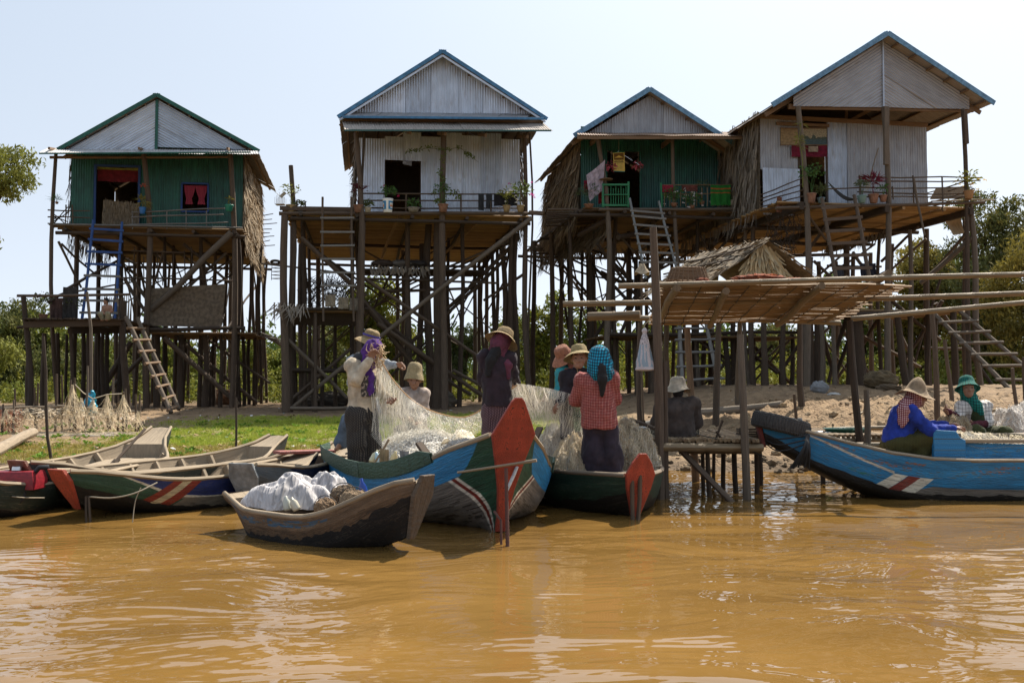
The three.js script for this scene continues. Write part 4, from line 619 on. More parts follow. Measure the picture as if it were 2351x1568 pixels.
for (let k = 0;k < 9;k++) loc(g,'stick_end',pole(V(X0 + 0.4,fl - 0.2 - k*0.08,z1 + k*0.25),V(X0 - rr(0.5,0.95),fl - 0.2 - k*0.08 + rr(-0.1,0.1),z1 + k*0.25),0.025),M.post[1]);
// right side rail of pale sticks
for (const [v0,v1] of [[425,423],[446,444]]) bar(g,F,'rail',[1522,v0,0.04],[1714,v1,0.04],0.02,M.bamboo[0],0.003);for (let k = 0;k < 16;k++) { const u = 1526 + k*12.3;bar(g,F,'picket',[u,440 + rr(-14,4),0.02],[u,474,0.02],0.016,M.bamboo[2]);} bar(g,F,'picket',[1594,440,0],[1594,476,0],0.03,M.white);
bar(g,F,'rail_post',[1518,420,0.03],[1520,478,0.03],0.035,M.greenWood);
for (const [a,b,r] of [[[1400,500,0.2],[1330,540,1.5],0.09],[[1372,560,0.5],[1470,690,1.6],0.05],[[1290,605,5],[1400,730,4.6],0.05],[[1380,625,3.2],[1450,660,3.6],0.07],[[1405,600,2],[1560,760,3],0.06],[[1540,590,2.4],[1420,700,3],0.05],[[1480,640,1.8],[1400,820,2.4],0.06],[[1390,735,2.6],[1300,900,3],0.06],[[1700,520,0.4],[1625,600,1.6],0.05],[[1760,485,0.1],[1655,600,0.6],0.04],[[1420,545,0.6],[1640,500,4],0.08],[[1640,560,1],[1700,490,4],0.07],[[1450,700,1.5],[1350,600,4],0.06],[[1300,560,5],[1440,600,2],0.04]]) bar(g,F,'brace',a,b,r,pick(M.dark));
// lower deck behind the shelter
const ly = px(1600,770,0.6).y;slats(g,F,x(1405,0),x(1860,0),0.6,3.6,M.slatd,0.09,0.034,ly);bar(g,F,'deck_beam',[1400,768,0.5],[1880,764,0.5],0.06,M.dark[0]);
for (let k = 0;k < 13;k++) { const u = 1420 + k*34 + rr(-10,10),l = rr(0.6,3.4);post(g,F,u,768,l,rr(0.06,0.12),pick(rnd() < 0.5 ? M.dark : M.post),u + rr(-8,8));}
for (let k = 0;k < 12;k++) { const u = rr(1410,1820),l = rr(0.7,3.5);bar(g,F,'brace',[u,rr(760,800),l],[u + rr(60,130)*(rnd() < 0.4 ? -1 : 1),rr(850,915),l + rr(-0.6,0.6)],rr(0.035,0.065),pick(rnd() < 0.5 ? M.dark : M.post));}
}
ladder('pale grey ladder up to the green gate of the thatched house',F3,[1446,455,-0.2],[1513,462,-0.2],[1484,640,-0.9],[1560,640,-0.9],[0.16,0.23,0.34,0.45,0.57,0.68,0.8],0.036,M.grey,wood(0.33,0.36,0.37));
ladder('grey ladder with thin rungs from lower deck to ground behind the hanging sack',F3,[1560,745,-0.6],[1622,745,-0.6],[1570,925,-1.9],[1660,920,-1.9],[0.06,0.2,0.37,0.55,0.72,0.9],0.055,M.grey,M.grey,{ flat: false,over: 0.12 });

// ---- house 4: large grey gabled house at the right
reseed(404);
const F4 = frame(2030,468,27,9.5*Math.PI / 180);
{
const F = F4,g = thing('stilt_house','large grey tin stilt house with wide open porch under a pale blue trimmed gable, rightmost','house',F.base(),'stilt houses',F.turn),px = F.px,fl = F.floor,W = 1.7,x = (u,l) => px(u,440,l).x,y = (v,l) => px(2030,v,l).y;
slats(g,F,x(1792,0),x(2238,0),0.02,11.6,M.slat,0.095,0.034);
bar(g,F,'floor_edge',[1782,478,-0.05],[2262,464,-0.05],0.05,M.post[0],0.003);bar(g,F,'floor_edge',[2140,462,-0.1],[2285,459,-0.1],0.022,M.bamboo[0]);
for (const [u,r] of [[1838,0.09],[2034,0.1],[2228,0.1]]) { const p = px(u,474,0);loc(g,'bearer',plank(V(p.x,fl - 0.14,0.1),V(p.x,fl - 0.14,-8.3),0.12,0.2),pick(M.dark));} for (let k = 0;k < 4;k++) { const p = px(1886 + k*94,474,0);loc(g,'bearer',pole(V(p.x,fl - 0.1,0.05),V(p.x,fl - 0.1,-8.2),0.05,0.045,0.006),M.slat[1]);}
for (const l of [2.8,5.5,8.2,11.4]) loc(g,'cross_beam',pole(V(x(1790,0),fl - 0.3,-l),V(x(2240,0),fl - 0.3,-l),0.07),M.dark[0]);
for (const [u,v,l,r,ub,m] of [[1833,244,0,0.1,1852,2],[2030,245,0,0.095,2042,2],[2212,250,0,0.075,2228,1],[2228,466,0.1,0.1,2256,2],[1862,590,2.8,0.11,1868,0],[1945,560,3,0.12,1950,1],[2020,550,2.9,0.07,2026,1],[2090,528,1.2,0.085,2094,2],[2128,525,2.6,0.11,2135,1],[1880,600,5.4,0.1,1886,0],[1960,590,5.6,0.1,1962,0],[2050,560,5.2,0.09,2054,0],[1840,610,7.6,0.1,1842,0],[1920,600,8,0.1,1922,0],[2000,580,8,0.1,2002,0],[1730,520,2.8,0.1,1732,1],[1760,560,5.5,0.1,1762,1],[2216,500,2.8,0.08,2222,1]]) post(g,F,u,v,l,r,M.post[m],ub);
loc(g,'post_splice',plank(px(2036,245,-0.1),px(2036,378,-0.1),0.14,0.1),M.post[2]);loc(g,'post_splice',plank(px(2216,255,-0.1),px(2220,330,-0.1),0.12,0.1),M.post[1]);
const apex = px(2040,78,-0.1),le0 = px(1806,223,-0.1),re = px(2281,237,-0.1),le = V(lerp(apex.x,le0.x,1.12),lerp(apex.y,le0.y,1.12),0);
gableRoof(g,F,apex,le,re,-0.1,8.4,{ trim: M.trimPale,trimW: 0.14,purlin: 6,tin: M.roofTin });
{ const l = 0.28,a = px(2026,92,l),bl = px(1822,244,l),tl = px(1822,221,l),br = px(2226,251,l),tr = px(2226,222,l),c = V(a.x,px(2026,246,l).y,0),sl = Math.atan2(a.y - tl.y,a.x - tl.x),sr = Math.atan2(tr.y - a.y,tr.x - a.x);
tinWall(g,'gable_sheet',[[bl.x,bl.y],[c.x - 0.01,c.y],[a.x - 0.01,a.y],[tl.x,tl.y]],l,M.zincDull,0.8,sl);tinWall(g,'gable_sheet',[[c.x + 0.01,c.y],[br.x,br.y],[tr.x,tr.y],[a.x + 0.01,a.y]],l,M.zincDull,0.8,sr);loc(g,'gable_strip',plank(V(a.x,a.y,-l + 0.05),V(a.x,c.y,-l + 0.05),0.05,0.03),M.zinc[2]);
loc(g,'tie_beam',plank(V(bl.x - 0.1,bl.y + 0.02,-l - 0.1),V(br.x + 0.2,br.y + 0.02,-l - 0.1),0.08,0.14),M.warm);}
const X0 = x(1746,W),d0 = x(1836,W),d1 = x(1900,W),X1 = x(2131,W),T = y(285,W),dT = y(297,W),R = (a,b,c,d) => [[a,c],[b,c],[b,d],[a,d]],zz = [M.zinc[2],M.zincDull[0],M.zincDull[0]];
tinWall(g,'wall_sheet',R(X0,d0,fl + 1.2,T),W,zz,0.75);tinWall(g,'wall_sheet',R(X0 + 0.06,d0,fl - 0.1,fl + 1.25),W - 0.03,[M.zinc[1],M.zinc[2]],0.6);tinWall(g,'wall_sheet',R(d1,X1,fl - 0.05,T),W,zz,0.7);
loc(g,'wall_plate',plank(V(X0,T + 0.05,-W + 0.03),V(X1,T + 0.03,-W + 0.03),0.08,0.12),M.warm);loc(g,'wall_plate',plank(V(d0 - 0.7,T - 0.14,-W + 0.06),V(d1 + 0.05,T - 0.14,-W + 0.06),0.06,0.09),M.warm);
for (const q of [d0,d1]) loc(g,'door_frame',plank(V(q,fl,-W - 0.01),V(q,T,-W - 0.01),0.07,0.05),M.dark[1]);
for (const [u0,v0,u1,v1] of [[1944,282,1944,240],[1944,282,2008,246]]) loc(g,'roof_strut',plank(px(u0,v0,W + 0.1),px(u1,v1,W + 0.4),0.08,0.1),M.warm);
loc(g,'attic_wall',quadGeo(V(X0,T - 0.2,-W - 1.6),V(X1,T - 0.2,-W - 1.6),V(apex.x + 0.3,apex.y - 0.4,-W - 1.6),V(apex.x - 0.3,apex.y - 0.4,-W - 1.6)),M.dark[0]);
const z1 = -8.0;for (const q of [X0,X1]) loc(g,'wall_lining',quadGeo(V(q,T + (q === X0 ? 0.2 : 0),-W),V(q,T + (q === X0 ? 0.2 : 0),z1),V(q,fl,z1),V(q,fl,-W)),q === X0 ? M.mat : M.dark[1]);gableEnd(g,X0,X1,fl,apex,le,re,z1);
loc(g,'thatch_wall',thatch(V(X0 - 0.06,T + 0.1,z1),V(X0 - 0.03,T + 0.1,-W),V(X0 - 0.1,fl - 0.2,-W),V(X0 - 0.2,fl - 0.5,z1),{ rows: 9,per: 22,len: 0.6,wid: 0.04,out: 0.06,jitter: 0.2,tone: 0.9 }),M.thatchGrey,{ kind: 'stuff' });
loc(g,'thatch_fringe',thatch(V(x(2180,0) - 0.5,fl - 0.32,-6.4),V(x(2180,0) - 0.4,fl - 0.3,-2.6),V(x(2180,0) - 0.4,fl - 0.5,-2.6),V(x(2180,0) - 0.5,fl - 0.5,-6.4),{ rows: 2,per: 12,len: 0.35 }),M.thatchGrey,{ kind: 'stuff' });
// porch rails
for (const [v0,v1,l] of [[405,408,0.02],[416,414,0.05],[430,430,0.02],[440,443,0.06],[452,452,0.03]]) bar(g,F,'rail',[1972 + rr(-4,14),v0,l],[2246 + rr(-14,8),v1,l],0.022,M.post[pick([0,2])],0.012);
for (const [u,a,b] of [[1974,402,458],[2097,403,470],[2164,405,486],[2050,428,458]]) bar(g,F,'baluster',[u,a,0.0],[u + 2,b,0.0],0.024,M.post[0]);bar(g,F,'baluster',[2099,410,-0.08],[2124,540,-0.1],0.035,M.post[2],0.02);
for (let k = 0;k < 5;k++) bar(g,F,'rail',[1745,448 + k*9,0.7],[1846,408 + k*14,-0.05],0.02,M.post[1],0.02);bar(g,F,'rail',[1885,434,0.03],[1980,430,0.03],0.022,M.post[0]);
for (let k = 0;k < 4;k++) { const v = 409 + k*12;bar(g,F,'rail',[2236,v,0.02],V(x(2236,0),F.px(2236,v,0.02).y,-2.4),0.02,M.post[1],0.02);}
// braces
for (const [a,b,r] of [[[2235,545,0.1],[2115,650,1.4],0.08],[[2232,520,0.2],[2125,640,2],0.05],[[2128,548,2],[2010,650,3.4],0.04],[[1905,510,0.6],[1845,585,2],0.05],[[1960,580,1.5],[2000,640,2.4],0.05],[[1870,600,2.8],[1960,680,3.4],0.05],[[1900,610,3.6],[2025,612,3.4],0.04],[[1860,650,4],[1970,560,5],0.04],[[1890,640,4.4],[2010,560,5],0.04],[[2020,665,1.2],[2160,780,2],0.06],[[2165,690,1.8],[2075,830,2.6],0.06],[[2025,600,2.9],[2110,520,1.4],0.045],[[1840,470,-0.05],[1905,560,0.7],0.04],[[1990,650,0],[2042,622,-0.4],0.07]]) bar(g,F,'brace',a,b,r,pick(M.post));
for (let k = 0;k < 14;k++) { const u = rr(1840,2200),l = rr(2.2,7.5);bar(g,F,'brace',[u,rr(600,800),l],[u + rr(50,150)*(rnd() < 0.5 ? -1 : 1),rr(780,890),l + rr(-0.8,0.8)],rr(0.04,0.08),pick(rnd() < 0.4 ? M.dark : M.post));}
// lower deck
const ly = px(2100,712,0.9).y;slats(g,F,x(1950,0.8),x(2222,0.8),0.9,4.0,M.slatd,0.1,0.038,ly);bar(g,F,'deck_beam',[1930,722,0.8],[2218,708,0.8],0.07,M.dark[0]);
for (const [u,l,r,ub] of [[2060,1,0.12,2088],[1968,1.6,0.2,1982],[2190,0.9,0.12,2196],[2130,1.6,0.09,2134],[2150,2.4,0.07,2156],[1915,1.0,0.08,1917],[2090,3,0.08,2092],[2040,2.4,0.1,2042],[1885,1.2,0.09,1888],[1875,2.2,0.1,1876],[1850,1.8,0.13,1852],[1800,2,0.1,1802],[1755,1.5,0.11,1756]]) post(g,F,u,715,l,r,pick(rnd() < 0.5 ? M.dark : M.post),ub);
}
ladder('tall dark ladder up to the porch of the rightmost house',F4,[1888,455,-0.35],[1962,448,-0.35],[1930,690,-1.4],[2008,690,-1.4],[0.1,0.22,0.335,0.46,0.58,0.7],0.05,M.post[0],M.post[0]);
ladder('broad slanting log ladder at the right edge below the lower deck',F4,[2140,715,0.2],[2202,712,0.2],[2330,905,-1.9],[2430,905,-1.9],[0.14,0.27,0.40,0.54,0.68,0.84],0.062,M.post[2],M.post[2],{ flat: false,over: 0.1 });
// ---------------------------------------------------------------- boats
function paint(w,h,draw,wear = 1,sd = 1) {   // painted, worn hull side: left edge is the bow, top edge is the gunwale
const keep = seed;reseed(sd*7919 + 13);
const cv = document.createElement('canvas');cv.width = w;cv.height = h;const c = cv.getContext('2d');draw(c,w,h);scuff(c,w,h);
const img = c.getImageData(0,0,w,h),D = img.data;
for (let j = 0;j < h;j++) for (let i = 0;i < w;i++) {
const o = (j*w + i)*4,a = fbm(i / w*22 + sd*9,j / h*22,4),b = fbm(i / w*5 + sd*3,j / h*4 + 5,4),st = N2(i / w*9 + sd,j / h*70),seam = Math.abs(((j / h*6) % 1) - 0.5) > 0.485 ? 0.62 : 1;
const k = (1 + 0.16*a + 0.24*b + 0.09*st)*seam,chip = smooth(0.36,0.44,fbm(i / w*40 + 3*sd,j / h*26,3) + 0.5*b)*0.7*wear;
for (let q = 0;q < 3;q++) D[o + q] = clamp(lerp(D[o + q]*k,[104,92,80][q]*(1 + 0.4*st),chip),0,255);
}
c.putImageData(img,0,0);seed = keep;
const t = new THREE.CanvasTexture(cv);t.colorSpace = THREE.SRGBColorSpace;t.wrapS = THREE.ClampToEdgeWrapping;t.wrapT = THREE.ClampToEdgeWrapping;return t;
}
const hullMat = (t,rough = 0.62) => std({ map: t,roughness: rough,bumpMap: reps(noiseB,6,2.2),bumpScale: 0.006 });
const inMat = wood(0.47,0.375,0.265),inDark = wood(0.27,0.21,0.15);
const YY = [0,0.05,0.12,0.24,0.5,0.76,1],WW = [0,0.38,0.68,0.83,0.92,0.97,1];
function boat(label,o) {
const B0 = V(o.bow[0],0,-o.bow[1]),S0 = V(o.stern[0],0,-o.stern[1]),L = B0.distanceTo(S0),ax = S0.clone().sub(B0).normalize(),n = V(-ax.z,0,ax.x);// n is to the right when looking from the bow to the stern
const g = thing('fishing_boat',label,'boat',B0.clone().add(S0).multiplyScalar(0.5),'fishing boats moored at the bank');
const gun = o.gun ?? 0.34,keel = o.keel ?? -0.1,sb = o.entry ?? 1.2,ss = o.exit ?? 1.0,face = o.face ?? [[0.03,0.05],[0.08,0.2],[0.12,0.4],[0.09,0.5]],rake = o.rake ?? 0.5,sternH = o.sternH ?? 0.5,sternW = o.sternW ?? 0.14,th = 0.03;
const faceAt = (f) => { const q = f*(face.length - 1),i = Math.min(face.length - 2,Math.floor(q)),t = q - i;return [lerp(face[i][0],face[i + 1][0],t),lerp(face[i][1],face[i + 1][1],t)];};
const sheer = (s) => gun + (face[face.length - 1][1] - gun)*Math.pow(1 - clamp(s / (sb*(o.sheerLen ?? 1))),o.sheerPow ?? 2) + (sternH - gun)*Math.pow(clamp((s - (L - ss)) / ss),2);
const beam = (s) => o.half*(1 - 0.18*Math.pow(clamp((s - L*0.45) / (L*0.55)),2));
const pt = (s,side,f,inset = 0) => {
const i = f*6,a = Math.min(5,Math.floor(i)),t = i - a,G = sheer(s),q0 = clamp(s / sb),b = 1 - Math.pow(1 - q0,o.kp ?? 1.7),e = smooth(L - ss,L,s),K = keel + 0.35*e;
let w = Math.max(0,beam(s) - inset)*lerp(WW[a],WW[a + 1],t),y = K + (G - K)*lerp(YY[a],YY[a + 1],t) + (inset ? 0.05*(1 - f) : 0);
const [fw,fy] = faceAt(f),fb = 1 - Math.pow(1 - q0,o.bp ?? 1.8);w = lerp(Math.max(0.004,fw - inset*0.5),w,fb);y = lerp(fy,y,lerp(b,1 - Math.pow(1 - q0,o.tp ?? 3.2),f));w = lerp(w,Math.max(0.01,sternW - inset)*lerp(WW[a],WW[a + 1],t),e);
const sx = s - rake*Math.max(0,y - face[0][1])*(1 - b) + (o.sternRake ?? 0.3)*Math.max(0,y)*e;
return B0.clone().addScaledVector(ax,sx).addScaledVector(n,side*w).setY(y);
};
const NS = o.ns ?? 34,S = new Soup(),NF = 12;
for (const side of [-1,1]) { const base = S.p.length / 3;for (let i = 0;i <= NS;i++) { const s = L*Math.pow(i / NS,1.25);for (let j = 0;j <= NF;j++) { const f = j / NF,p = pt(s,side,f),q = f*6,a = Math.min(5,Math.floor(q));S.v(p.x,p.y,p.z,s / L,lerp(YY[a],YY[a + 1],q - a));} } for (let i = 0;i < NS;i++) for (let j = 0;j < NF;j++) { const k = base + i*(NF + 1) + j;side > 0 ? S.quad(k,k + 1,k + NF + 2,k + NF + 1) : S.quad(k,k + NF + 1,k + NF + 2,k + 1);} }
{ const i0 = [];for (let j = 0;j <= NF;j++) { const a = pt(L,-1,j / NF),b = pt(L,1,j / NF);i0.push([S.v(a.x,a.y,a.z,1,j / NF),S.v(b.x,b.y,b.z,0.98,j / NF)]);} for (let j = 0;j < NF;j++) S.quad(i0[j][0],i0[j][1],i0[j + 1][1],i0[j + 1][0]);}
add(g,'hull',S.geo(),o.mat);
// inside lining from the fore deck to the stern deck
const a0 = o.open?.[0] ?? sb*0.75,a1 = L - (o.open?.[1] ?? ss*0.6),I = new Soup(),NI = 22;
for (const side of [-1,1]) { const base = I.p.length / 3;for (let i = 0;i <= NI;i++) { const s = lerp(a0,a1,i / NI);for (let j = 0;j <= 6;j++) { const p = pt(s,side,j / 6,th);I.v(p.x,p.y,p.z,j*0.12,s);} } for (let i = 0;i < NI;i++) for (let j = 0;j < 6;j++) { const k = base + i*7 + j;side > 0 ? I.quad(k,k + 7,k + 8,k + 1) : I.quad(k,k + 1,k + 8,k + 7);} }
for (const s of [a0,a1]) { const r = [];for (let j = 0;j <= 6;j++) { const p = pt(s,-1,j / 6,th),q = pt(s,1,j / 6,th);r.push([I.v(p.x,p.y,p.z,0,j*0.1),I.v(q.x,q.y,q.z,1,j*0.1)]);} for (let j = 0;j < 6;j++) I.quad(r[j][0],r[j][1],r[j + 1][1],r[j + 1][0]);}
add(g,'inner_lining',I.geo(),o.inside ?? inMat);
// gunwales, decks
for (const side of [-1,1]) { const pts = [];for (let i = 0;i <= 18;i++) { const s = lerp(0.02,L - 0.01,i / 18);pts.push(pt(s,side,1).addScaledVector(n,-side*0.014).add(V(0,0.008,0)));} add(g,'gunwale',tube(pts,0.024,0.022,6).geo(),o.rail ?? inMat);}
for (const [s0,s1,nm] of [[0.0,a0,'bow_deck'],[a1,L,'stern_deck']]) { const D = new Soup(),m = 8;for (let i = 0;i <= m;i++) { const s = lerp(s0,s1,i / m),p = pt(s,-1,1),q = pt(s,1,1),drop = 0.012;D.v(p.x,p.y - drop,p.z,0,s);const mid = p.clone().add(q).multiplyScalar(0.5);D.v(mid.x,mid.y - drop + 0.012,mid.z,0.4,s);D.v(q.x,q.y - drop,q.z,0.8,s);} for (let i = 0;i < m;i++) for (const k of [0,1]) D.quad(i*3 + k,i*3 + k + 1,i*3 + k + 4,i*3 + k + 3);add(g,nm,D.geo(),o.deck ?? inMat);}
const ribs = o.ribs ?? Math.round((a1 - a0) / 0.42);
for (let i = 1;i < ribs;i++) { const s = lerp(a0,a1,i / ribs);for (const side of [-1,1]) { const p = pt(s,side,0.3,th + 0.015),q = pt(s,side,0.97,th + 0.02);add(g,'rib',plank(p,q,0.05,0.075,0),o.ribMat ?? inMat);} const p = pt(s,-1,0.25,th),q = pt(s,1,0.25,th);add(g,'floor_timber',plank(p.add(V(0,0.02,0)),q.add(V(0,0.02,0)),0.06,0.05),o.ribMat ?? inMat);}
for (const t of o.thwarts ?? []) { const s = lerp(a0,a1,t),p = pt(s,-1,0.8,th),q = pt(s,1,0.8,th);add(g,'thwart',plank(p,q,0.2,0.03),o.ribMat ?? inMat);}
if (o.floor !== false) for (let k = -2;k <= 2;k++) { const q = (s) => { const p = pt(s,1,0.2,th);return B0.clone().addScaledVector(ax,s).addScaledVector(n,k*beam(s)*0.24).setY(Math.max(keel + 0.11,p.y + 0.05));};add(g,'floor_board',plank(q(a0 + 0.1),q(a1 - 0.1),beam(L / 2)*0.2,0.022),o.ribMat ?? inMat);}
if (o.board) { // painted board on the prow
const out = o.board,sh = new THREE.Shape();out.forEach(([w,y],i) => (i ? sh.lineTo(w,y) : sh.moveTo(w,y)));[...out].reverse().forEach(([w,y]) => sh.lineTo(-w,y));
const e = new THREE.ExtrudeGeometry(sh,{ depth: 0.035,bevelEnabled: true,bevelSize: 0.006,bevelThickness: 0.006,bevelSegments: 1,curveSegments: 4 }),P = e.attributes.position;
for (let i = 0;i < P.count;i++) { const w = P.getX(i),y = P.getY(i),z = P.getZ(i),q = B0.clone().addScaledVector(ax,-0.045 + z - rake*(y - face[0][1])).addScaledVector(n,w).setY(y);P.setXYZ(i,q.x,q.y,q.z);}
e.computeVertexNormals();add(g,'prow_board',e,o.boardMat);
}
g.boatPt = pt;g.ax = ax;g.n = n;g.L = L;g.B0 = B0;
return g;
}
const scuffT = dataTex(512,512,(u,v) => { const b = fbm(u*4,v*4,4),sc = N2(u*60,v*4) > 0.8 || N2(u*5 + 9,v*70) > 0.86,ch = fbm(u*22 + 3,v*22,4) + 0.45*b > 0.5,k = 228 + 40*b + 14*N2(u*40,v*40);return ch ? [120,150,160] : sc ? [k*0.82,k*0.9,k*0.95] : [k,k,k];},true,[1.4,1.1]);
const redPaint = (r = 0.42,g2 = 0.055,b = 0.022,sd = 3) => std({ color: rgb(r,g2,b),map: scuffT,bumpMap: reps(noiseB,5,5),bumpScale: 0.008,roughness: 0.6 });
const fill = (c,col,x0,y0,x1,y1) => { c.fillStyle = col;c.fillRect(x0,y0,x1 - x0,y1 - y0);};
const band = (c,col,pts) => { c.fillStyle = col;c.beginPath();pts.forEach(([x,y],i) => (i ? c.lineTo(x,y) : c.moveTo(x,y)));c.closePath();c.fill();};
const scuff = (c,w,h,n = 420) => { for (let i = 0;i < n;i++) { c.strokeStyle = pick(['#6b5f52','#8f8678','#3a332b','#4b4238']);c.globalAlpha = rr(0.12,0.5);c.lineWidth = rr(0.6,2.4);const x = rnd()*w,y = rnd()*h;c.beginPath();c.moveTo(x,y);c.lineTo(x + rr(-6,34),y + rr(-5,7));c.stroke();} c.globalAlpha = 1;};
const grimeAndShade = (c,w,h,y0,col = '#15110d',n = 900,x0 = 0) => { c.fillStyle = '#171310';c.beginPath();c.moveTo(0,h);for (let i = 0;i <= 240;i++) c.lineTo(i / 240*w,lerp(h,y0 + (h - y0)*(0.30 + 0.16*fbm(i*0.06 + y0,3.3,4)),x0 ? smooth(x0*0.4,x0*2,i / 240) : 1));c.lineTo(w,h);c.fill();for (let i = 0;i < n;i++) { c.fillStyle = col;c.globalAlpha = rr(0.15,0.6);const x = rnd()*w,y = y0 + (h - y0)*Math.pow(rnd(),0.5);c.fillRect(x,y,rr(2,26),rr(1,7));} c.globalAlpha = 1;};  // wet tar and grime low on the hull, with its shade painted in
reseed(31);
// A: dark green boat at the far left
boat('dark green weathered boat carrying a red engine, far left edge',{ bow: [-5.35,8.8],stern: [-5.2,14.6],half: 0.74,gun: 0.27,sternH: 0.62,sternW: 0.16,exit: 1.5,open: [0.6,0.55],thwarts: [0.15,0.8],face: [[0.03,0],[0.08,0.2],[0.1,0.4],[0.08,0.5]],
mat: hullMat(paint(1024,256,(c,w,h) => { fill(c,'#3c382f',0,0,w,h);fill(c,'#1f2d25',0,0,w,h*0.62);grimeAndShade(c,w,h,h*0.55);for (let i = 0;i < 60;i++) { c.strokeStyle = '#8b8d7e';c.globalAlpha = 0.35;c.lineWidth = 1.5;c.beginPath();const x = rnd()*w,y = rnd()*h*0.6;c.moveTo(x,y);c.lineTo(x + rr(-40,40),y + rr(5,30));c.stroke();} c.globalAlpha = 1;},1,2)) });
// B: brown prow behind the blue boat
boat('worn grey boat with a blunt brown red prow behind the blue boat',{ bow: [-4.78,9.95],stern: [-3.3,13.7],half: 0.6,gun: 0.31,entry: 1.3,sheerLen: 0.75,sternH: 0.55,sternW: 0.16,exit: 1.1,open: [0.6,0.35],face: [[0.06,0.24],[0.09,0.34],[0.12,0.42],[0.11,0.5]],board: [[0.05,0.2],[0.09,0.3],[0.125,0.42],[0.105,0.52]],boardMat: redPaint(0.24,0.085,0.05),rake: 0.55,
mat: hullMat(paint(1024,256,(c,w,h) => { fill(c,'#332f28',0,0,w,h);fill(c,'#29302a',0,0,w,h*0.5);grimeAndShade(c,w,h,h*0.55);},1,3)) });
// C: blue hull with green bow and red prow
boat('blue boat with green bow, red and cream stripes and an orange red prow',{ bow: [-4.10,9.45],stern: [-2.62,12.1],half: 0.6,gun: 0.31,entry: 1.35,sheerLen: 0.7,sternH: 0.42,sternW: 0.25,exit: 0.5,open: [0.65,0.3],ribs: 6,face: [[0.035,0.14],[0.07,0.25],[0.115,0.38],[0.105,0.46]],board: [[0.02,0.1],[0.075,0.25],[0.12,0.38],[0.1,0.48]],boardMat: redPaint(0.5,0.07,0.028),rake: 0.6,
mat: hullMat(paint(1024,256,(c,w,h) => { fill(c,'#6c6455',0,0,w,h);fill(c,'#1e2b5c',0,0,w,h*0.42);fill(c,'#b9b29d',0,h*0.42,w,h*0.45);band(c,'#23432f',[[0,0],[w*0.10,0],[w*0.28,h*0.5],[w*0.2,h],[0,h]]);band(c,'#1e2b5c',[[w*0.10,0],[w*0.36,0],[w*0.36,h*0.42],[w*0.22,h*0.38]]);band(c,'#b9b29d',[[w*0.10,0],[w*0.115,0],[w*0.24,h*0.36],[w*0.36,h*0.42],[w*0.36,h*0.45],[w*0.22,h*0.4]]);
for (const [x,col] of [[0.25,'#7f2c18'],[0.278,'#b5a47e'],[0.306,'#7f2c18']]) band(c,col,[[w*x,0],[w*(x + 0.034),0],[w*(x - 0.105),h],[w*(x - 0.14),h]]);grimeAndShade(c,w,h,h*0.55,'#241d15',600);},0.5,4)) });
// F: dark blue boat with a grey wedge bow
boat('dark blue boat with a grey wedge bow beside the woman in purple scarf',{ bow: [-2.68,10.3],stern: [-2.2,12.9],half: 0.42,gun: 0.36,entry: 0.7,sternH: 0.5,sternW: 0.2,exit: 0.5,open: [0.35,0.4],ribs: 5,face: [[0.04,0.02],[0.1,0.14],[0.15,0.34],[0.13,0.45]],rake: 0.5,board: [[0.04,0.02],[0.1,0.14],[0.15,0.33],[0.12,0.47]],boardMat: std({ color: rgb(0.31,0.34,0.36),map: stainT,bumpMap: noiseB,bumpScale: 0.01,roughness: 0.85 }),inside: inDark,
mat: hullMat(paint(512,256,(c,w,h) => { fill(c,'#55503f',0,0,w,h);fill(c,'#1c2540',0,0,w,h*0.7);fill(c,'#5a6266',0,0,w*0.12,h);grimeAndShade(c,w,h,h*0.6);},0.8,5)) });
{ const q = thing('red_plank','red painted plank lying across the dark blue boat','plank',at(697,1040,12.2));add(q,'board',plank(at(634,1039,12.0),at(762,1036,12.4),0.24,0.035),redPaint(0.36,0.10,0.075));}
// boat 3: small grey boat in front
const boat3 = boat('small bare grey boat piled with sacks, nearest to the viewer',{ bow: [-0.80,7.75],stern: [-2.32,8.95],half: 0.45,gun: 0.215,keel: -0.14,entry: 1.0,sheerPow: 1.9,sheerLen: 0.85,sternH: 0.32,sternW: 0.3,exit: 0.5,open: [0.42,0.1],ribs: 6,face: [[0.03,0.1],[0.06,0.25],[0.095,0.42],[0.075,0.54]],board: [[0.025,0.09],[0.06,0.25],[0.10,0.43],[0.06,0.58]],boardMat: std({ color: rgb(0.175,0.13,0.092),map: woodT,bumpMap: noiseB,bumpScale: 0.012,roughness: 0.9 }),rake: 0.35,ribMat: inDark,inside: inDark,sternRake: 0.1,
mat: hullMat(paint(1024,256,(c,w,h) => { fill(c,'#5c4630',0,0,w,h);fill(c,'#69543f',0,0,w,h*0.3);for (let i = 0;i < 60;i++) { c.fillStyle = '#31597d';c.globalAlpha = rr(0.3,0.8);c.fillRect(w*rr(0.28,1),h*rr(0.06,0.2),rr(10,70),rr(4,16));} c.globalAlpha = 1;grimeAndShade(c,w,h,h*0.26,'#2b2119',1500);c.strokeStyle = '#1c1510';c.lineWidth = 3;c.beginPath();c.moveTo(0,h*0.55);c.lineTo(w*0.12,h*0.42);c.lineTo(w*0.2,h*0.5);c.stroke();},0.5,6),0.85) });
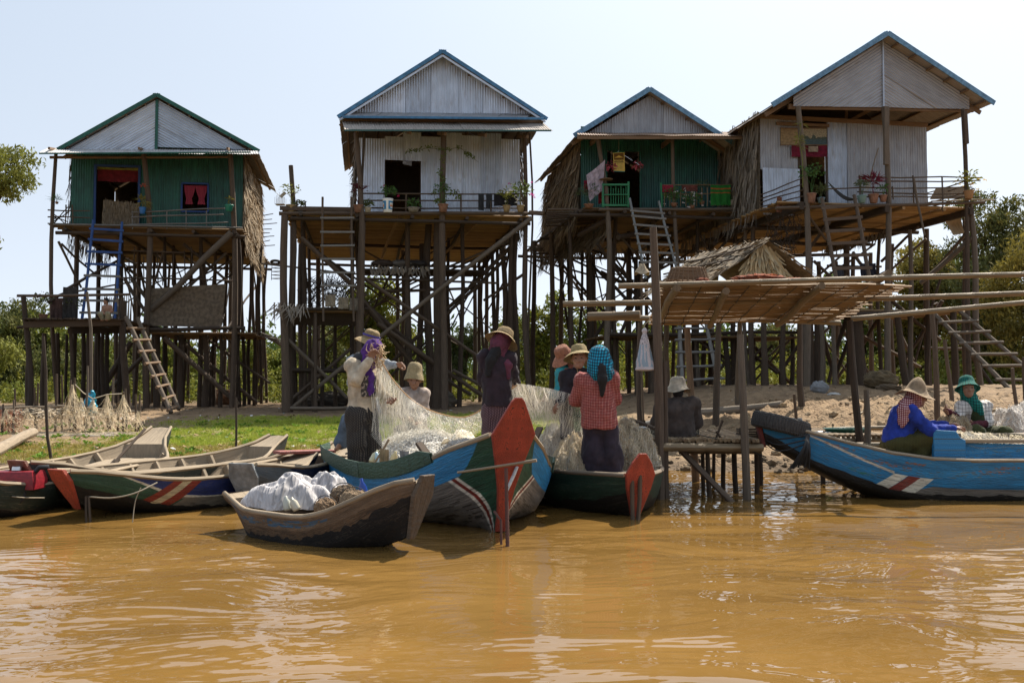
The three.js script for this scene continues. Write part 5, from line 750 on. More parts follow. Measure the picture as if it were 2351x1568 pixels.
// boat 4: large painted boat with the red diamond prow
const boat4 = boat('big blue and green boat with a tall red diamond prow, centre foreground',{ bow: [-0.115,8.62],stern: [-1.75,13.4],half: 1.02,gun: 0.41,keel: -0.18,entry: 1.7,sheerPow: 3.4,tp: 5.5,kp: 1.3,bp: 1.9,sternH: 0.46,sternW: 0.5,exit: 1.2,open: [1.0,0.4],ribs: 7,rake: 0.42,face: [[0.03,0.0],[0.045,0.22],[0.07,0.42],[0.13,0.66],[0.175,0.85]],board: [[0.035,0.02],[0.046,0.22],[0.07,0.4],[0.125,0.64],[0.182,0.86],[0.115,1.0],[0.05,1.13],[0.022,1.16]],boardMat: redPaint(0.40,0.05,0.022),sheerLen: 0.95,
mat: hullMat(paint(1024,512,(c,w,h) => { fill(c,'#6f6a64',0,0,w,h);fill(c,'#2a79ab',0,0,w,h*0.42);band(c,'#1f4636',[[0,0],[w*0.016,0],[w*0.026,h*0.2],[w*0.036,h*0.34],[w*0.05,h*0.44],[w*0.01,h],[0,h]]);
for (const [x,col] of [[0.05,'#cfc9bb'],[0.055,'#6e241d'],[0.06,'#cfc9bb']]) band(c,col,[[w*x,h*0.42],[w*(x + 0.005),h*0.42],[w*(x - 0.041),h],[w*(x - 0.046),h]]);grimeAndShade(c,w,h,h*0.55,'#16130f',700,0.16);},0.25,7),0.5) });
for (const side of [-1,1]) for (const [a,b] of side < 0 ? [[0.42,1.3],[1.31,4.3]] : [[0.75,1.6],[1.62,4.2]]) { const S = new Soup(),n = 8;for (let i = 0;i <= n;i++) { const s = lerp(a,b,i / n),p = boat4.boatPt(s,side,1),e = i === 0 && a < 1 ? 0.05 : 0.12;for (const [dw,dy] of [[0.012,-0.03],[0.03,e],[0.005,e],[-0.012,-0.03]]) { const q = p.clone().addScaledVector(boat4.n,side*dw);S.v(q.x,q.y + dy,q.z,s,dy*2);} } for (let i = 0;i < n;i++) for (let k = 0;k < 4;k++) S.quad(i*4 + k,i*4 + (k + 1) % 4,i*4 + 4 + (k + 1) % 4,i*4 + 4 + k);S.quad(0,1,2,3);add(boat4,'wash_strake',S.geo(),std({ color: rgb(0.045,0.115,0.075),map: woodT,bumpMap: noiseB,bumpScale: 0.01,roughness: 0.6 }));}
// boat 5: dark boat with orange red prow
const boat5 = boat('dark green boat with a short orange red prow, loaded with nets',{ bow: [1.17,9.62],stern: [0.1,14.0],half: 0.72,gun: 0.37,keel: -0.15,entry: 1.25,sheerPow: 1.8,sternH: 0.5,sternW: 0.3,exit: 1,open: [0.75,0.5],ribs: 7,rake: 0.35,face: [[0.03,0.0],[0.06,0.12],[0.10,0.26],[0.13,0.4]],board: [[0.035,0.01],[0.07,0.13],[0.115,0.28],[0.14,0.42],[0.09,0.53],[0.03,0.615]],boardMat: redPaint(0.46,0.065,0.03),
mat: hullMat(paint(1024,256,(c,w,h) => { fill(c,'#262723',0,0,w,h);fill(c,'#2a404a',w*0.2,0,w,h*0.3);band(c,'#22392b',[[0,0],[w*0.2,0],[w*0.22,h*0.4],[w*0.06,h],[0,h]]);for (const [x,col] of [[0.25,'#a79f93'],[0.265,'#6e342c'],[0.28,'#a79f93']]) band(c,col,[[w*x,h*0.35],[w*(x + 0.014),h*0.35],[w*(x - 0.03),h*0.6],[w*(x - 0.045),h*0.6]]);grimeAndShade(c,w,h,h*0.4,'#14120f',1100);},0.6,8),0.55),rail: inDark });
// R: long blue boat at the right
const boatR = boat('long sky blue boat with peeling paint and a tyre on its bow, right',{ bow: [2.86,11.3],stern: [10.4,11.75],half: 0.62,gun: 0.43,keel: -0.16,entry: 2.1,kp: 1.9,bp: 1.35,sheerPow: 1.9,sternH: 0.6,sternW: 0.4,exit: 1.2,open: [2.35,0.5],rake: 0.25,ribs: 8,face: [[0.03,0.62],[0.045,0.68],[0.06,0.74],[0.07,0.8]],board: [[0.018,0.56],[0.035,0.68],[0.05,0.8],[0.02,0.82]],boardMat: redPaint(0.2,0.04,0.03),ns: 46,
mat: hullMat(paint(2048,512,(c,w,h) => { fill(c,'#22729c',0,0,w,h);band(c,'#6e665c',[[w*0.225,h*0.5],[w*0.44,h*0.55],[w*0.5,h],[w*0.12,h]]);for (const [x,col] of [[0.172,'#cfc6b0'],[0.191,'#7c3226'],[0.207,'#cfc6b0']]) band(c,col,[[w*x,h*0.36],[w*(x + 0.018),h*0.36],[w*(x - 0.03),h],[w*(x - 0.05),h]]);band(c,'#b9ad9a',[[w*0.06,h*0.04],[w*0.172,h*0.32],[w*0.172,h*0.37],[w*0.06,h*0.09]]);
for (const [X,Yy,R,col] of [[0.1,0.12,26,'#8e4a2c'],[0.155,0.2,44,'#97492e'],[0.17,0.22,30,'#97492e'],[0.2,0.12,18,'#8e4a2c'],[0.305,0.2,34,'#97492e'],[0.33,0.13,22,'#8e4a2c'],[0.41,0.24,16,'#97492e'],[0.13,0.5,26,'#2f6a50'],[0.36,0.5,40,'#235b6e'],[0.5,0.4,40,'#2a6f8c']]) for (let i = 0;i < 46;i++) { c.fillStyle = col;c.globalAlpha = rr(0.35,0.9);const a = rr(0,6.28),q = R*Math.pow(rnd(),0.7);c.beginPath();c.ellipse(X*w + Math.cos(a)*q*1.8,Yy*h + Math.sin(a)*q*0.7,rr(1,7),rr(1,4),0,0,7);c.fill();} c.globalAlpha = 1;grimeAndShade(c,w,h,h*0.5,'#1b211a',1200);},0.9,9),0.5) });
{ // the raised box side of the blue boat, the tyre and its lashing
const g = boatR,A = at(2140,990,11.12),Bp = at(2207,1020,11.0),paintR = hullMat(paint(1024,256,(c,w,h) => { fill(c,'#2877a6',0,0,w,h);for (let i = 0;i < 220;i++) { c.fillStyle = pick(['#8fa5ad','#7d7a72','#1c5a86','#1f6a94']);c.globalAlpha = rr(0.15,0.5);c.beginPath();c.ellipse(rnd()*w,rnd()*h,rr(1,12),rr(1,4),rr(-0.4,0.4),0,7);c.fill();} c.globalAlpha = 1;},0.8,11),0.55);
const y0 = 0.40,y1 = 0.62,x0 = 4.98,x1 = 9.6,z = -11.02;const box = (name,a,b,c,d,e) => { add(g,name,quadGeo(a,b,c,d,8,0,0.004),e);};
for (let k = 0;k < 5;k++) { const s = quadGeo(V(lerp(x0,x1,k / 5),y0,z - k*0.02),V(lerp(x0,x1,(k + 1) / 5),y0 - 0.02,z - 0.02 - k*0.02),V(lerp(x0,x1,(k + 1) / 5),y1 - 0.02,z - 0.02 - k*0.02),V(lerp(x0,x1,k / 5),y1,z - k*0.02),6,0,0.004),uv = s.attributes.uv;for (let i = 0;i < uv.count;i++) uv.setXY(i,(uv.getX(i) + k) / 5,uv.getY(i)*2);add(g,'side_panel',s,paintR);}
add(g,'cap_rail',plank(V(x0 - 0.05,y1 + 0.02,z),V(x1,y1,z - 0.1),0.07,0.04),inMat);for (const zz of [z + 0.035,z - 0.95]) { const sh = new THREE.Shape([[-0.34,0.34],[0.0,0.34],[0.0,0.645],[-0.06,0.68],[-0.1,0.745],[-0.34,0.76]].map((q) => new THREE.Vector2(...q))),eg = new THREE.ExtrudeGeometry(sh,{ depth: 0.05,bevelSize: 0.006,bevelThickness: 0.006,bevelSegments: 1 });eg.translate(x0,0,zz - 0.04);add(g,'end_panel',eg,paintR);} add(g,'bulkhead',plank(V(x0 - 0.02,0.55,z - 0.05),V(x0 - 0.02,0.55,z - 0.92),0.04,0.34),inDark);
const t = thing('tyre','worn black tyre lashed over the bow of the long blue boat','tyre',at(1790,990,11.3)),c0 = at(1793,974,11.35),prof = [];for (let k = 0;k <= 22;k++) { const a = k / 22*Math.PI*2;prof.push(new THREE.Vector2(0.245 + 0.085*Math.sign(Math.cos(a))*Math.pow(Math.abs(Math.cos(a)),0.5),0.095*Math.sign(Math.sin(a))*Math.pow(Math.abs(Math.sin(a)),0.5)));}
const tg = new THREE.LatheGeometry(prof,40),tb = dataTex(512,64,(u,v) => { const inT = v > 0.82 || v < 0.18;const gr = inT && (Math.abs(((u*60 + Math.abs(v - 0.5)*6) % 1) - 0.5) < 0.12 || Math.abs((v*40) % 1 - 0.5) < 0.1);return gray(gr ? 60 : 190);},false,[1,1],THREE.RepeatWrapping);
tg.applyMatrix4(new THREE.Matrix4().makeRotationFromEuler(new THREE.Euler(0.0,0,-0.24)));tg.translate(c0.x,c0.y,c0.z);add(t,'tread',tg,std({ color: rgb(0.075,0.07,0.066),bumpMap: tb,bumpScale: 0.02,roughness: 0.85,map: reps(stainT,8,1) }));
const r = thing('rope_lashing','dark ropes wound round the bow of the long blue boat','rope',at(1840,1020,11.2));for (let k = 0;k < 16;k++) { const u = 1862 - k*0.9 + rr(-4,4),u2 = 1818 + k*2.6 + rr(-4,4);const a = at(u,985 + rr(-6,6),11.2),b = at((u + u2) / 2 + 6,1030,10.98 + rr(-0.02,0.02)),c = at(u2,1072 + rr(-8,4),11.12);add(r,'rope_turn',tube(new THREE.CatmullRomCurve3([a,b,c]).getPoints(6),0.011,0.011,5).geo(),M.ropeDark);}
for (let k = 0;k < 3;k++) add(r,'rope_turn',tube(new THREE.CatmullRomCurve3([at(1750,1000 + k*6,11.35),at(1790,1008 + k*14,11.1),at(1850,1000 + k*10,11.02)]).getPoints(6),0.008,0.008,5).geo(),M.ropeDark);
}
// engine and can in boat A
{
const e = thing('boat_engine','red boat engine sitting in the dark green boat','engine',at(40,1105,9.6)),c = at(42,1101,9.75),red = std({ color: rgb(0.34,0.018,0.03),map: stainT,roughness: 0.4 });
const b = new THREE.BoxGeometry(0.42,0.17,0.3,4,2,3);{ const p = b.attributes.position;for (let i = 0;i < p.count;i++) { const y = p.getY(i);p.setX(i,p.getX(i)*(y > 0 ? 0.88 : 1));p.setZ(i,p.getZ(i)*(y > 0 ? 0.86 : 1));} } b.translate(c.x,c.y,c.z);b.computeVertexNormals();add(e,'housing',b,red);
const cap = new THREE.CylinderGeometry(0.045,0.05,0.035,14);cap.translate(c.x - 0.02,c.y + 0.11,c.z);add(e,'fuel_cap',cap,std({ color: rgb(0.6,0.6,0.6),metalness: 0.9,roughness: 0.25 }));add(e,'exhaust',tube([c.clone().add(V(0.16,0.05,0.05)),c.clone().add(V(0.22,0.12,0.05)),c.clone().add(V(0.30,0.12,0.02))],0.022,0.026,8).geo(),M.black);
const fly = new THREE.TorusGeometry(0.1,0.022,8,20);fly.rotateY(0.3);fly.translate(c.x + 0.02,c.y - 0.12,c.z + 0.16);add(e,'flywheel',fly,M.black);
const j = thing('jerry_can','teal plastic can beside the red engine','can',at(70,1115,9.8)),q = at(72,1103,9.85),jb = new THREE.BoxGeometry(0.19,0.13,0.15,3,3,3);{ const p = jb.attributes.position;for (let i = 0;i < p.count;i++) { const k = 1 - 0.12*Math.pow(Math.abs(p.getY(i)) / 0.065,3);p.setX(i,p.getX(i)*k);p.setZ(i,p.getZ(i)*k);} } jb.translate(q.x,q.y,q.z);jb.computeVertexNormals();const teal = std({ color: rgb(0.02,0.28,0.20),roughness: 0.4 });add(j,'body',jb,teal);add(j,'spout',tube([q.clone().add(V(0.05,0.06,0)),q.clone().add(V(0.05,0.1,0))],0.02,0.02,8).geo(),M.black);
}
// props in and around the boats
{
const stick = (name,label,cat,a,b,r,m,group) => { const q = thing(name,label,cat,b,group);add(q,'shaft',pole(a,b,r,r*1.1,0.008),m);return q;};
const pd = stick('paddle','wooden paddle leaning inside the boat with the raised grey stern','paddle',at(332,985,13.2),at(262,1062,12.6),0.018,M.dark[1]);add(pd,'blade',plank(at(268,1055,12.65),at(246,1078,12.5),0.1,0.02),M.dark[1]);
const p2 = thing('paddle','paddle with dark broad grip standing up beside the net heap','paddle',at(985,1050,9.6));add(p2,'grip',plank(at(962,1018,9.7),at(985,1050,9.55),0.085,0.03),M.dark[1]);add(p2,'shaft',pole(at(985,1050,9.55),at(1010,1090,9.4),0.02),M.dark[0]);
const p3 = thing('paddle','dark paddle end standing right of the red diamond prow','paddle',at(1235,1000,10.1));add(p3,'grip',plank(at(1240,982,10.1),at(1226,1012,10.0),0.07,0.03),M.dark[0]);add(p3,'shaft',pole(at(1226,1012,10.0),at(1205,1050,9.8),0.02),M.dark[0]);
// mooring irons at the red prow
const iron = std({ color: rgb(0.13,0.06,0.045),roughness: 0.85,metalness: 0.3 }),mi = thing('mooring_iron','ribbed rusty iron bar standing in the water before the red prow','bar',at(1165,1255,7.85));{ const a = at(1162,1075,8.05),b = at(1167,1258,7.85);b.y = -0.3;const pts = [];for (let k = 0;k <= 60;k++) pts.push(a.clone().lerp(b,k / 60));const S = new Soup();tube(pts,0.013,0.014,7,true,S);for (let i = 0;i <= 60;i += 2) for (let k = 0;k <= 7;k++) { const j = i*8 + k;for (const q of [0,1,2]) S.p[j*3 + q] = lerp(pts[i].getComponent(q),S.p[j*3 + q],1.3);} add(mi,'bar',S.geo(),iron);}
const m2 = thing('mooring_iron','thin bent iron rod tied beside the ribbed bar at the red prow','bar',at(1152,1240,7.9));{ const b = at(1152,1243,7.95);b.y = -0.25;add(m2,'bar',tube([at(1135,1175,8.12),at(1150,1195,8.02),b],0.011,0.011,6).geo(),iron);}
const cr = thing('cross_bar','pale stick tied crosswise behind the red diamond prow','stick',at(1160,1070,8.3));add(cr,'stick',pole(at(1050,1085,8.32),at(1232,1057,8.15),0.011,0.013,0.002),M.pale);
const pv = thing('plastic_pipe','white plastic pipe leaning along the right side of the red prow','pipe',at(1180,1110,8.3));add(pv,'pipe',tube([at(1208,1018,8.6),at(1180,1090,8.3),at(1162,1130,8.15)],0.016,0.014,8).geo(),M.white);
// ropes
const rope = (label,pts,r = 0.007,m = M.rope) => { const q = thing('mooring_rope',label,'rope',pts[0].clone());add(q,'rope',tube(new THREE.CatmullRomCurve3(pts).getPoints(14),r,r,5).geo(),m);};
rope('pale rope drooping from the blue boat to its stake at the orange red prow',[at(360,1108,9.2),at(310,1132,9.05),at(260,1143,9.1),at(205,1141,9.3)]);rope('thin line dropping from the striped bow into the water',[at(322,1120,9.1),at(310,1150,9.1),at(303,1200,9.05)],0.005);rope('thin line drooping along the dark green boat side',[at(0,1136,9.5),at(45,1142,9.5),at(100,1143,9.7)],0.006);
for (const [u,v] of [[202,'stake with a loop of rope before the orange red prow'],[208,'second thin stake touching the orange red prow']]) { const q = thing('mooring_stake',v,'stake',at(u,1190,9.3)),b = at(u + 2,1200,9.2);b.y = -0.3;add(q,'stake',pole(at(u - 6,1140,9.35),b,0.012),M.dark[1]);}
for (const [u0,v0,u1,lab] of [[1452,1100,1450,'rope wrapped stake at the orange red prow of the netting boat'],[1470,1085,1462,'leaning stake right of the orange red prow of the netting boat']]) { const q = thing('mooring_stake',lab,'stake',at(u1,1190,9.4)),b = at(u1,1196,9.4);b.y = -0.3;add(q,'stake',pole(at(u0,v0,9.45),b,0.022,0.02,0.02),M.post[0]);}
rope('rope tied from the netting boat prow to the platform post',[at(1462,1118,9.5),at(1485,1095,9.9),at(1500,1085,10.3),at(1520,1070,10.9)],0.009);rope('thin dark line from the platform post to the tyre boat',[at(1595,995,10.95),at(1680,1018,11.2),at(1760,1050,11.4)],0.006,M.ropeDark);
}
// ---------------------------------------------------------------- people
const skinM = new THREE.MeshPhysicalMaterial({ color: rgb(0.27,0.135,0.08),roughness: 0.6,side: THREE.DoubleSide,sheen: 0.1,sheenColor: rgb(0.4,0.3,0.2) });
const hairM = std({ color: rgb(0.010,0.008,0.008),roughness: 0.9,bumpMap: reps(woodB,6,2),bumpScale: 0.004 });
const checkT = (fn,n = 256,rep = [4,4]) => dataTex(n,n,fn,true,rep,THREE.RepeatWrapping);
const strawT = checkT((u,v) => { const a = Math.sin(u*150 + 0.6*Math.sin(v*60)),b = Math.sin(v*90),k = 190 + 34*a*b + 30*fbm(u*6,v*6);return [k,k*0.95,k*0.85];},256,[1,1]);
const straw = (r = 0.55,g = 0.43,b = 0.25) => std({ color: rgb(r,g,b),map: reps(strawT,3,3),bumpMap: reps(weaveB,3,3),bumpScale: 0.004,roughness: 0.85 });
const redCheck = cloth(rgb(1,1,1),{ map: checkT((u,v) => { const a = (u*8) % 1 < 0.13,b = (v*8) % 1 < 0.13,k = 0.9 + 0.15*fbm(u*5,v*5);return a && b ? [205*k,158*k,146*k] : a || b ? [176*k,112*k,102*k] : [146*k,68*k,62*k];},256,[4.5,4.5]) });
const whiteCheck = cloth(rgb(1,1,1),{ map: checkT((u,v) => { const a = (u*6) % 1 < 0.1,b = (v*6) % 1 < 0.1;return a || b ? [70,62,62] : [205,196,186];},256,[4,4]) });
const tealCheck = cloth(rgb(1,1,1),{ map: checkT((u,v) => { const a = (u*8) % 1 < 0.5,b = (v*8) % 1 < 0.5;return a && b ? [12,46,62] : a || b ? [14,88,112] : [22,150,176];},256,[4.5,4.5]) });
const greenCheck = cloth(rgb(1,1,1),{ map: checkT((u,v) => { const a = (u*8) % 1 < 0.3,b = (v*8) % 1 < 0.3;return a && b ? [8,40,38] : a || b ? [12,74,66] : [20,112,98];},256,[4,4]) });
const redScarf = cloth(rgb(1,1,1),{ map: checkT((u,v) => { const a = (u*10) % 1 < 0.5,b = (v*10) % 1 < 0.5;return a && b ? [70,10,22] : a || b ? [140,60,66] : [212,190,184];},256,[5,5]) });
const pinkCheck = straw(0.6,0.27,0.19),dots = (r,g,b,r2,g2,b2) => cloth(rgb(1,1,1),{ map: checkT((u,v) => { const x = (u*12) % 1 - 0.5,y = ((v*12 + Math.floor(u*12)*0.5) % 1) - 0.5;return x*x + y*y < 0.07 ? [r2,g2,b2] : [r,g,b];},256,[5,5]) });
function headGeo(c,f,s = 1,up = V(0,1,0)) {   // face towards f
const F = f.clone().normalize(),R = up.clone().cross(F).normalize(),U = F.clone().cross(R),q = (x,y,z) => c.clone().addScaledVector(R,x*s).addScaledVector(U,y*s).addScaledVector(F,z*s);
const fn = (X,Y,Z) => {
const dx = X - c.x,dy = Y - c.y,dz = Z - c.z,x = (dx*R.x + dy*R.y + dz*R.z) / s,y = (dx*U.x + dy*U.y + dz*U.z) / s,z = (dx*F.x + dy*F.y + dz*F.z) / s;
const el = (cx,cy,cz,a,b,e) => { const k = Math.hypot((x - cx) / a,(y - cy) / b,(z - cz) / e);return (k - 1)*Math.min(a,b,e);};
let d = el(0,0.025,-0.008,0.074,0.088,0.094);d = smin(d,el(0,-0.045,0.024,0.055,0.062,0.06),0.04);d = smin(d,el(0,-0.085,0.052,0.026,0.02,0.024),0.03);
d = smin(d,capD(x,y,z,V(0,0.012,0.082),V(0,-0.03,0.102),0.008,0.013),0.018);d = smin(d,el(-0.014,-0.034,0.088,0.009,0.008,0.01),0.008);d = smin(d,el(0.014,-0.034,0.088,0.009,0.008,0.01),0.008);
for (const e of [-1,1]) { d = smin(d,el(e*0.03,0.028,0.074,0.024,0.007,0.012),0.012);d = Math.max(d,-el(e*0.031,0.008,0.094,0.017,0.011,0.018));d = smin(d,el(e*0.04,-0.02,0.06,0.02,0.016,0.018),0.02);d = smin(d,el(e*0.077,0.0,-0.008,0.009,0.03,0.018),0.008);}
d = smin(d,el(0,-0.058,0.078,0.022,0.006,0.012),0.006);d = smin(d,el(0,-0.069,0.076,0.018,0.007,0.012),0.006);d = Math.max(d,-el(0,-0.0635,0.09,0.018,0.0022,0.01));
return d*s;
};
const m = V(0.135,0.16,0.135).multiplyScalar(s),g = netMesh(fn,c.clone().sub(m),c.clone().add(m),0.0075*s);
return { g,q,R,U,F };
}
function handGeo(w,dir,nrm,curl = 0.8,s = 1,side = 1) {   // palm at the wrist w, fingers along dir bending towards nrm
const D = dir.clone().normalize(),Nn = nrm.clone().addScaledVector(D,-nrm.dot(D)).normalize(),R = D.clone().cross(Nn).multiplyScalar(side),B = [],q = (a,b,c) => w.clone().addScaledVector(D,a*s).addScaledVector(R,b*s).addScaledVector(Nn,c*s),r = 0.0088*s;
for (const k of [-1,-0.33,0.33,1]) B.push([q(0,k*0.012,0),q(0.078,k*0.03,0),0.015*s,0.012*s]);
[[-0.03,0.062],[-0.01,0.074],[0.011,0.068],[0.031,0.052]].forEach(([b,l]) => { let p = q(0.078,b,0.002),a = curl*0.5;for (const [part,rad] of [[0.46,1],[0.32,0.93],[0.24,0.82]]) { const n = p.clone().addScaledVector(D,Math.cos(a)*l*part*s).addScaledVector(Nn,Math.sin(a)*l*part*s).addScaledVector(R,b*0.1*s);B.push([p,n,r*rad,r*rad*0.92]);p = n;a += curl;} });
{ const p0 = q(0.02,-0.024,0.004),p1 = q(0.05,-0.052,0.014),p2 = q(0.076,-0.05,0.034),p3 = q(0.094,-0.04,0.046);B.push([p0,p1,0.015*s,0.0115*s],[p1,p2,0.0105*s,0.0095*s],[p2,p3,0.0095*s,0.0078*s]);}
const [lo,hi] = bonesBox(B,0.012);return netMesh(bonesField(B,0.007),lo,hi,0.0048);
}
const wrink = (f,a,fr,sd) => (x,y,z) => { const d = f(x,y,z);return Math.abs(d) > 0.06 ? d : d + a*N3(x*fr + sd,y*fr*0.55,z*fr) + a*0.5*N3(x*fr*2.3,y*fr*1.2 + sd,z*fr*2.3);};
function clothMesh(bones,k,cell,amp,freq,cut) { const [lo,hi] = bonesBox(bones,0.05);let f = wrink(bonesField(bones,k),amp,freq,rr(0,30));if (cut) { const f0 = f;f = (x,y,z) => Math.max(f0(x,y,z),cut(x,y,z));} return netMesh(f,lo,hi,cell);}
// joints are measured on the photograph: (u, v) and metres towards the viewer
function person(label,u0,v0,d,o) {
const base = at(u0,v0,d),c = FL / d,J = {},g = thing('person',label,'person',base,undefined);
for (const [k,[u,v,z = 0]] of Object.entries(o.j)) J[k] = V((u - u0) / c,(v0 - v) / c,z);
const S = o.scale ?? 1,cell = 0.016*Math.max(0.6,S),up = o.up ?? V(0,1,0);
const B = [],limb = (a,b,ra,rb) => J[a] && J[b] && B.push([J[a],J[b],ra*S,rb*S]);
limb('pelvis','chest',0.115,0.12);limb('chest','neck',0.10,0.05);limb('neck','head',0.046,0.055);
for (const s of ['L','R']) { if (J['sh' + s]) B.push([J.chest,J['sh' + s],0.085*S,0.06*S]);limb('sh' + s,'el' + s,0.05,0.04);limb('el' + s,'wr' + s,0.04,0.026);if (J['hip' + s]) B.push([J.pelvis,J['hip' + s],0.11*S,0.085*S]);limb('hip' + s,'kn' + s,0.078,0.055);limb('kn' + s,'an' + s,0.052,0.035);limb('an' + s,'toe' + s,0.036,0.025);}
const [lo,hi] = bonesBox(B,0.03),geos = [netMesh(bonesField(B,0.04),lo,hi,cell)],H = headGeo(J.head,o.face,1.02*S,o.headUp ?? up);geos.push(H.g);
for (const s of ['L','R']) if (J['wr' + s] && o['hand' + s] !== false) { const dir = o['hd' + s] ?? J['wr' + s].clone().sub(J['el' + s]);geos.push(handGeo(J['wr' + s].clone(),dir,o['hn' + s] ?? V(0,-1,0.2),o.curl ?? 0.75,S,s === 'L' ? 1 : -1));}
loc(g,'body',mergeGeometries(geos),o.skin ?? skinM);
if (o.eyes !== false) for (const e of [-1,1]) { const p = H.q(e*0.031,0.008,0.075),eg = new THREE.SphereGeometry(0.0115*S,8,6);eg.scale(1.25,0.62,1);eg.translate(p.x,p.y,p.z);loc(g,'eye',eg,std({ color: rgb(0.035,0.025,0.02),roughness: 0.3 }));const b = tube([H.q(e*0.014,0.033,0.088),H.q(e*0.032,0.038,0.084),H.q(e*0.05,0.032,0.07)],0.0035*S,0.003*S,5);loc(g,'eyebrow',b.geo(),hairM);}
// clothes
if (o.shirt) {
const T = o.loose ?? 1,W = [[J.pelvis.clone().lerp(J.chest,o.hem ?? -0.1),J.chest,0.15*S*T*(o.hemW ?? 1),0.142*S*T],[J.chest,J.neck,0.125*S,0.066*S]];
for (const s of ['L','R']) { if (J['sh' + s]) W.push([J.chest,J['sh' + s],0.112*S,0.078*S]);if (J['el' + s]) W.push([J['sh' + s],J['el' + s],0.072*S*T,0.058*S*T],[J['el' + s],J['el' + s].clone().lerp(J['wr' + s],o.sleeve ?? 0.93),0.058*S*T,0.042*S*T]);}
const hemY = J.pelvis.clone().lerp(J.chest,o.hem ?? -0.1).y - 0.045;
loc(g,'shirt',clothMesh(W,0.05,cell*0.9,0.011*S,11,(x,y,z) => (Math.hypot(x - J.pelvis.x,z - J.pelvis.z) < 0.30*S ? hemY - y : -1) + 0.006*Math.sin(x*30 + z*20)),o.shirt);
}
if (o.trousers) {
const fl = o.flare ?? 1,W = [[J.pelvis.clone().add(V(0,0.06*S,0)),J.pelvis,0.125*S,0.14*S]];
for (const s of ['L','R']) if (J['hip' + s]) { W.push([J.pelvis,J['hip' + s],0.13*S,0.115*S],[J['hip' + s],J['kn' + s],0.11*S,0.09*S*fl],[J['kn' + s],J['kn' + s].clone().lerp(J['an' + s],o.leg ?? 0.92),0.088*S*fl,0.082*S*fl]);}
loc(g,'trousers',clothMesh(W,0.035,cell*0.9,0.013*S,8),o.trousers);
}
if (o.extra) o.extra(g,J,H,c,base);
return g;
}
// hats: profile lathe with an uneven brim, tilted with the head
function hat(g,H,J,prof,mat,{ tilt = [0,0],lift = 0.055,wave = 0.012,back = 0,band } = {}) {
const pts = prof.map(([r,y]) => new THREE.Vector2(r,y)),L = new THREE.LatheGeometry(new THREE.SplineCurve(pts).getPoints(22),30),p = L.attributes.position;
for (let i = 0;i < p.count;i++) { const x = p.getX(i),z = p.getZ(i),r = Math.hypot(x,z),a = Math.atan2(z,x),k = smooth(0.09,0.2,r);p.setY(i,p.getY(i) + wave*k*(Math.sin(a*2 + 0.7) + 0.6*Math.sin(a*3 + 2)) + 0.004*N3(x*20,p.getY(i)*20,z*20));}
L.computeVertexNormals();const grp = new THREE.Group();const m = loc(g,'hat',L,mat);const M4 = new THREE.Matrix4().makeBasis(H.R,H.U,H.F),q = H.q(0,lift,-0.008 + back);L.applyMatrix4(new THREE.Matrix4().makeRotationFromEuler(new THREE.Euler(tilt[0],0,tilt[1])));L.applyMatrix4(M4);L.translate(q.x,q.y,q.z);
const uv = L.attributes.uv;for (let i = 0;i < uv.count;i++) uv.setXY(i,uv.getX(i)*0.8,uv.getY(i)*0.4);
if (band) { const b = new THREE.CylinderGeometry(band.r,band.r*1.04,0.022,28,1,true);b.translate(0,band.y,0);b.applyMatrix4(new THREE.Matrix4().makeRotationFromEuler(new THREE.Euler(tilt[0],0,tilt[1])));b.applyMatrix4(M4);b.translate(q.x,q.y,q.z);loc(m,'hat_band',b,band.mat);}
return m;
}
const sunHat = [[0.0,0.105],[0.045,0.105],[0.083,0.085],[0.095,0.03],[0.1,0.0],[0.14,-0.02],[0.185,-0.06]],bucket = [[0.0,0.1],[0.06,0.095],[0.088,0.06],[0.1,0.0],[0.13,-0.05],[0.15,-0.075]],conical = [[0.0,0.13],[0.03,0.12],[0.07,0.075],[0.105,0.0],[0.15,-0.04],[0.19,-0.055]];
// a headscarf: a shell over the skull, open at the face, with a tail of cloth
function scarf(g,H,J,mat,tails,{ open = 0.55,r = 1,neck = true } = {}) {
const c = J.head,B = [[H.q(0,0.03,-0.01),H.q(0,0.0,-0.02),0.101*r,0.1*r]];if (neck) B.push([H.q(0,-0.05,-0.03),J.neck.clone().add(V(0,-0.01,0)),0.09*r,0.1*r]);
for (const t of tails) for (let i = 0;i + 1 < t.length;i++) B.push([t[i][0],t[i + 1][0],t[i][1],t[i + 1][1]]);
loc(g,'headscarf',clothMesh(B,0.035,0.011,0.009,17,(x,y,z) => { const dx = x - c.x,dy = y - c.y,dz = z - c.z,f = dx*H.F.x + dy*H.F.y + dz*H.F.z,l = Math.hypot(dx,dy - 0.0,dz);return l < 0.17 && f > 0 ? (f / l > open && dy < 0.05 && dy > -0.12 ? 1 : -1) : -1;}),mat);
}
reseed(505);
const jeans = cloth(rgb(0.13,0.18,0.25)),Y = (g,x,y,z) => V(x,y,z);
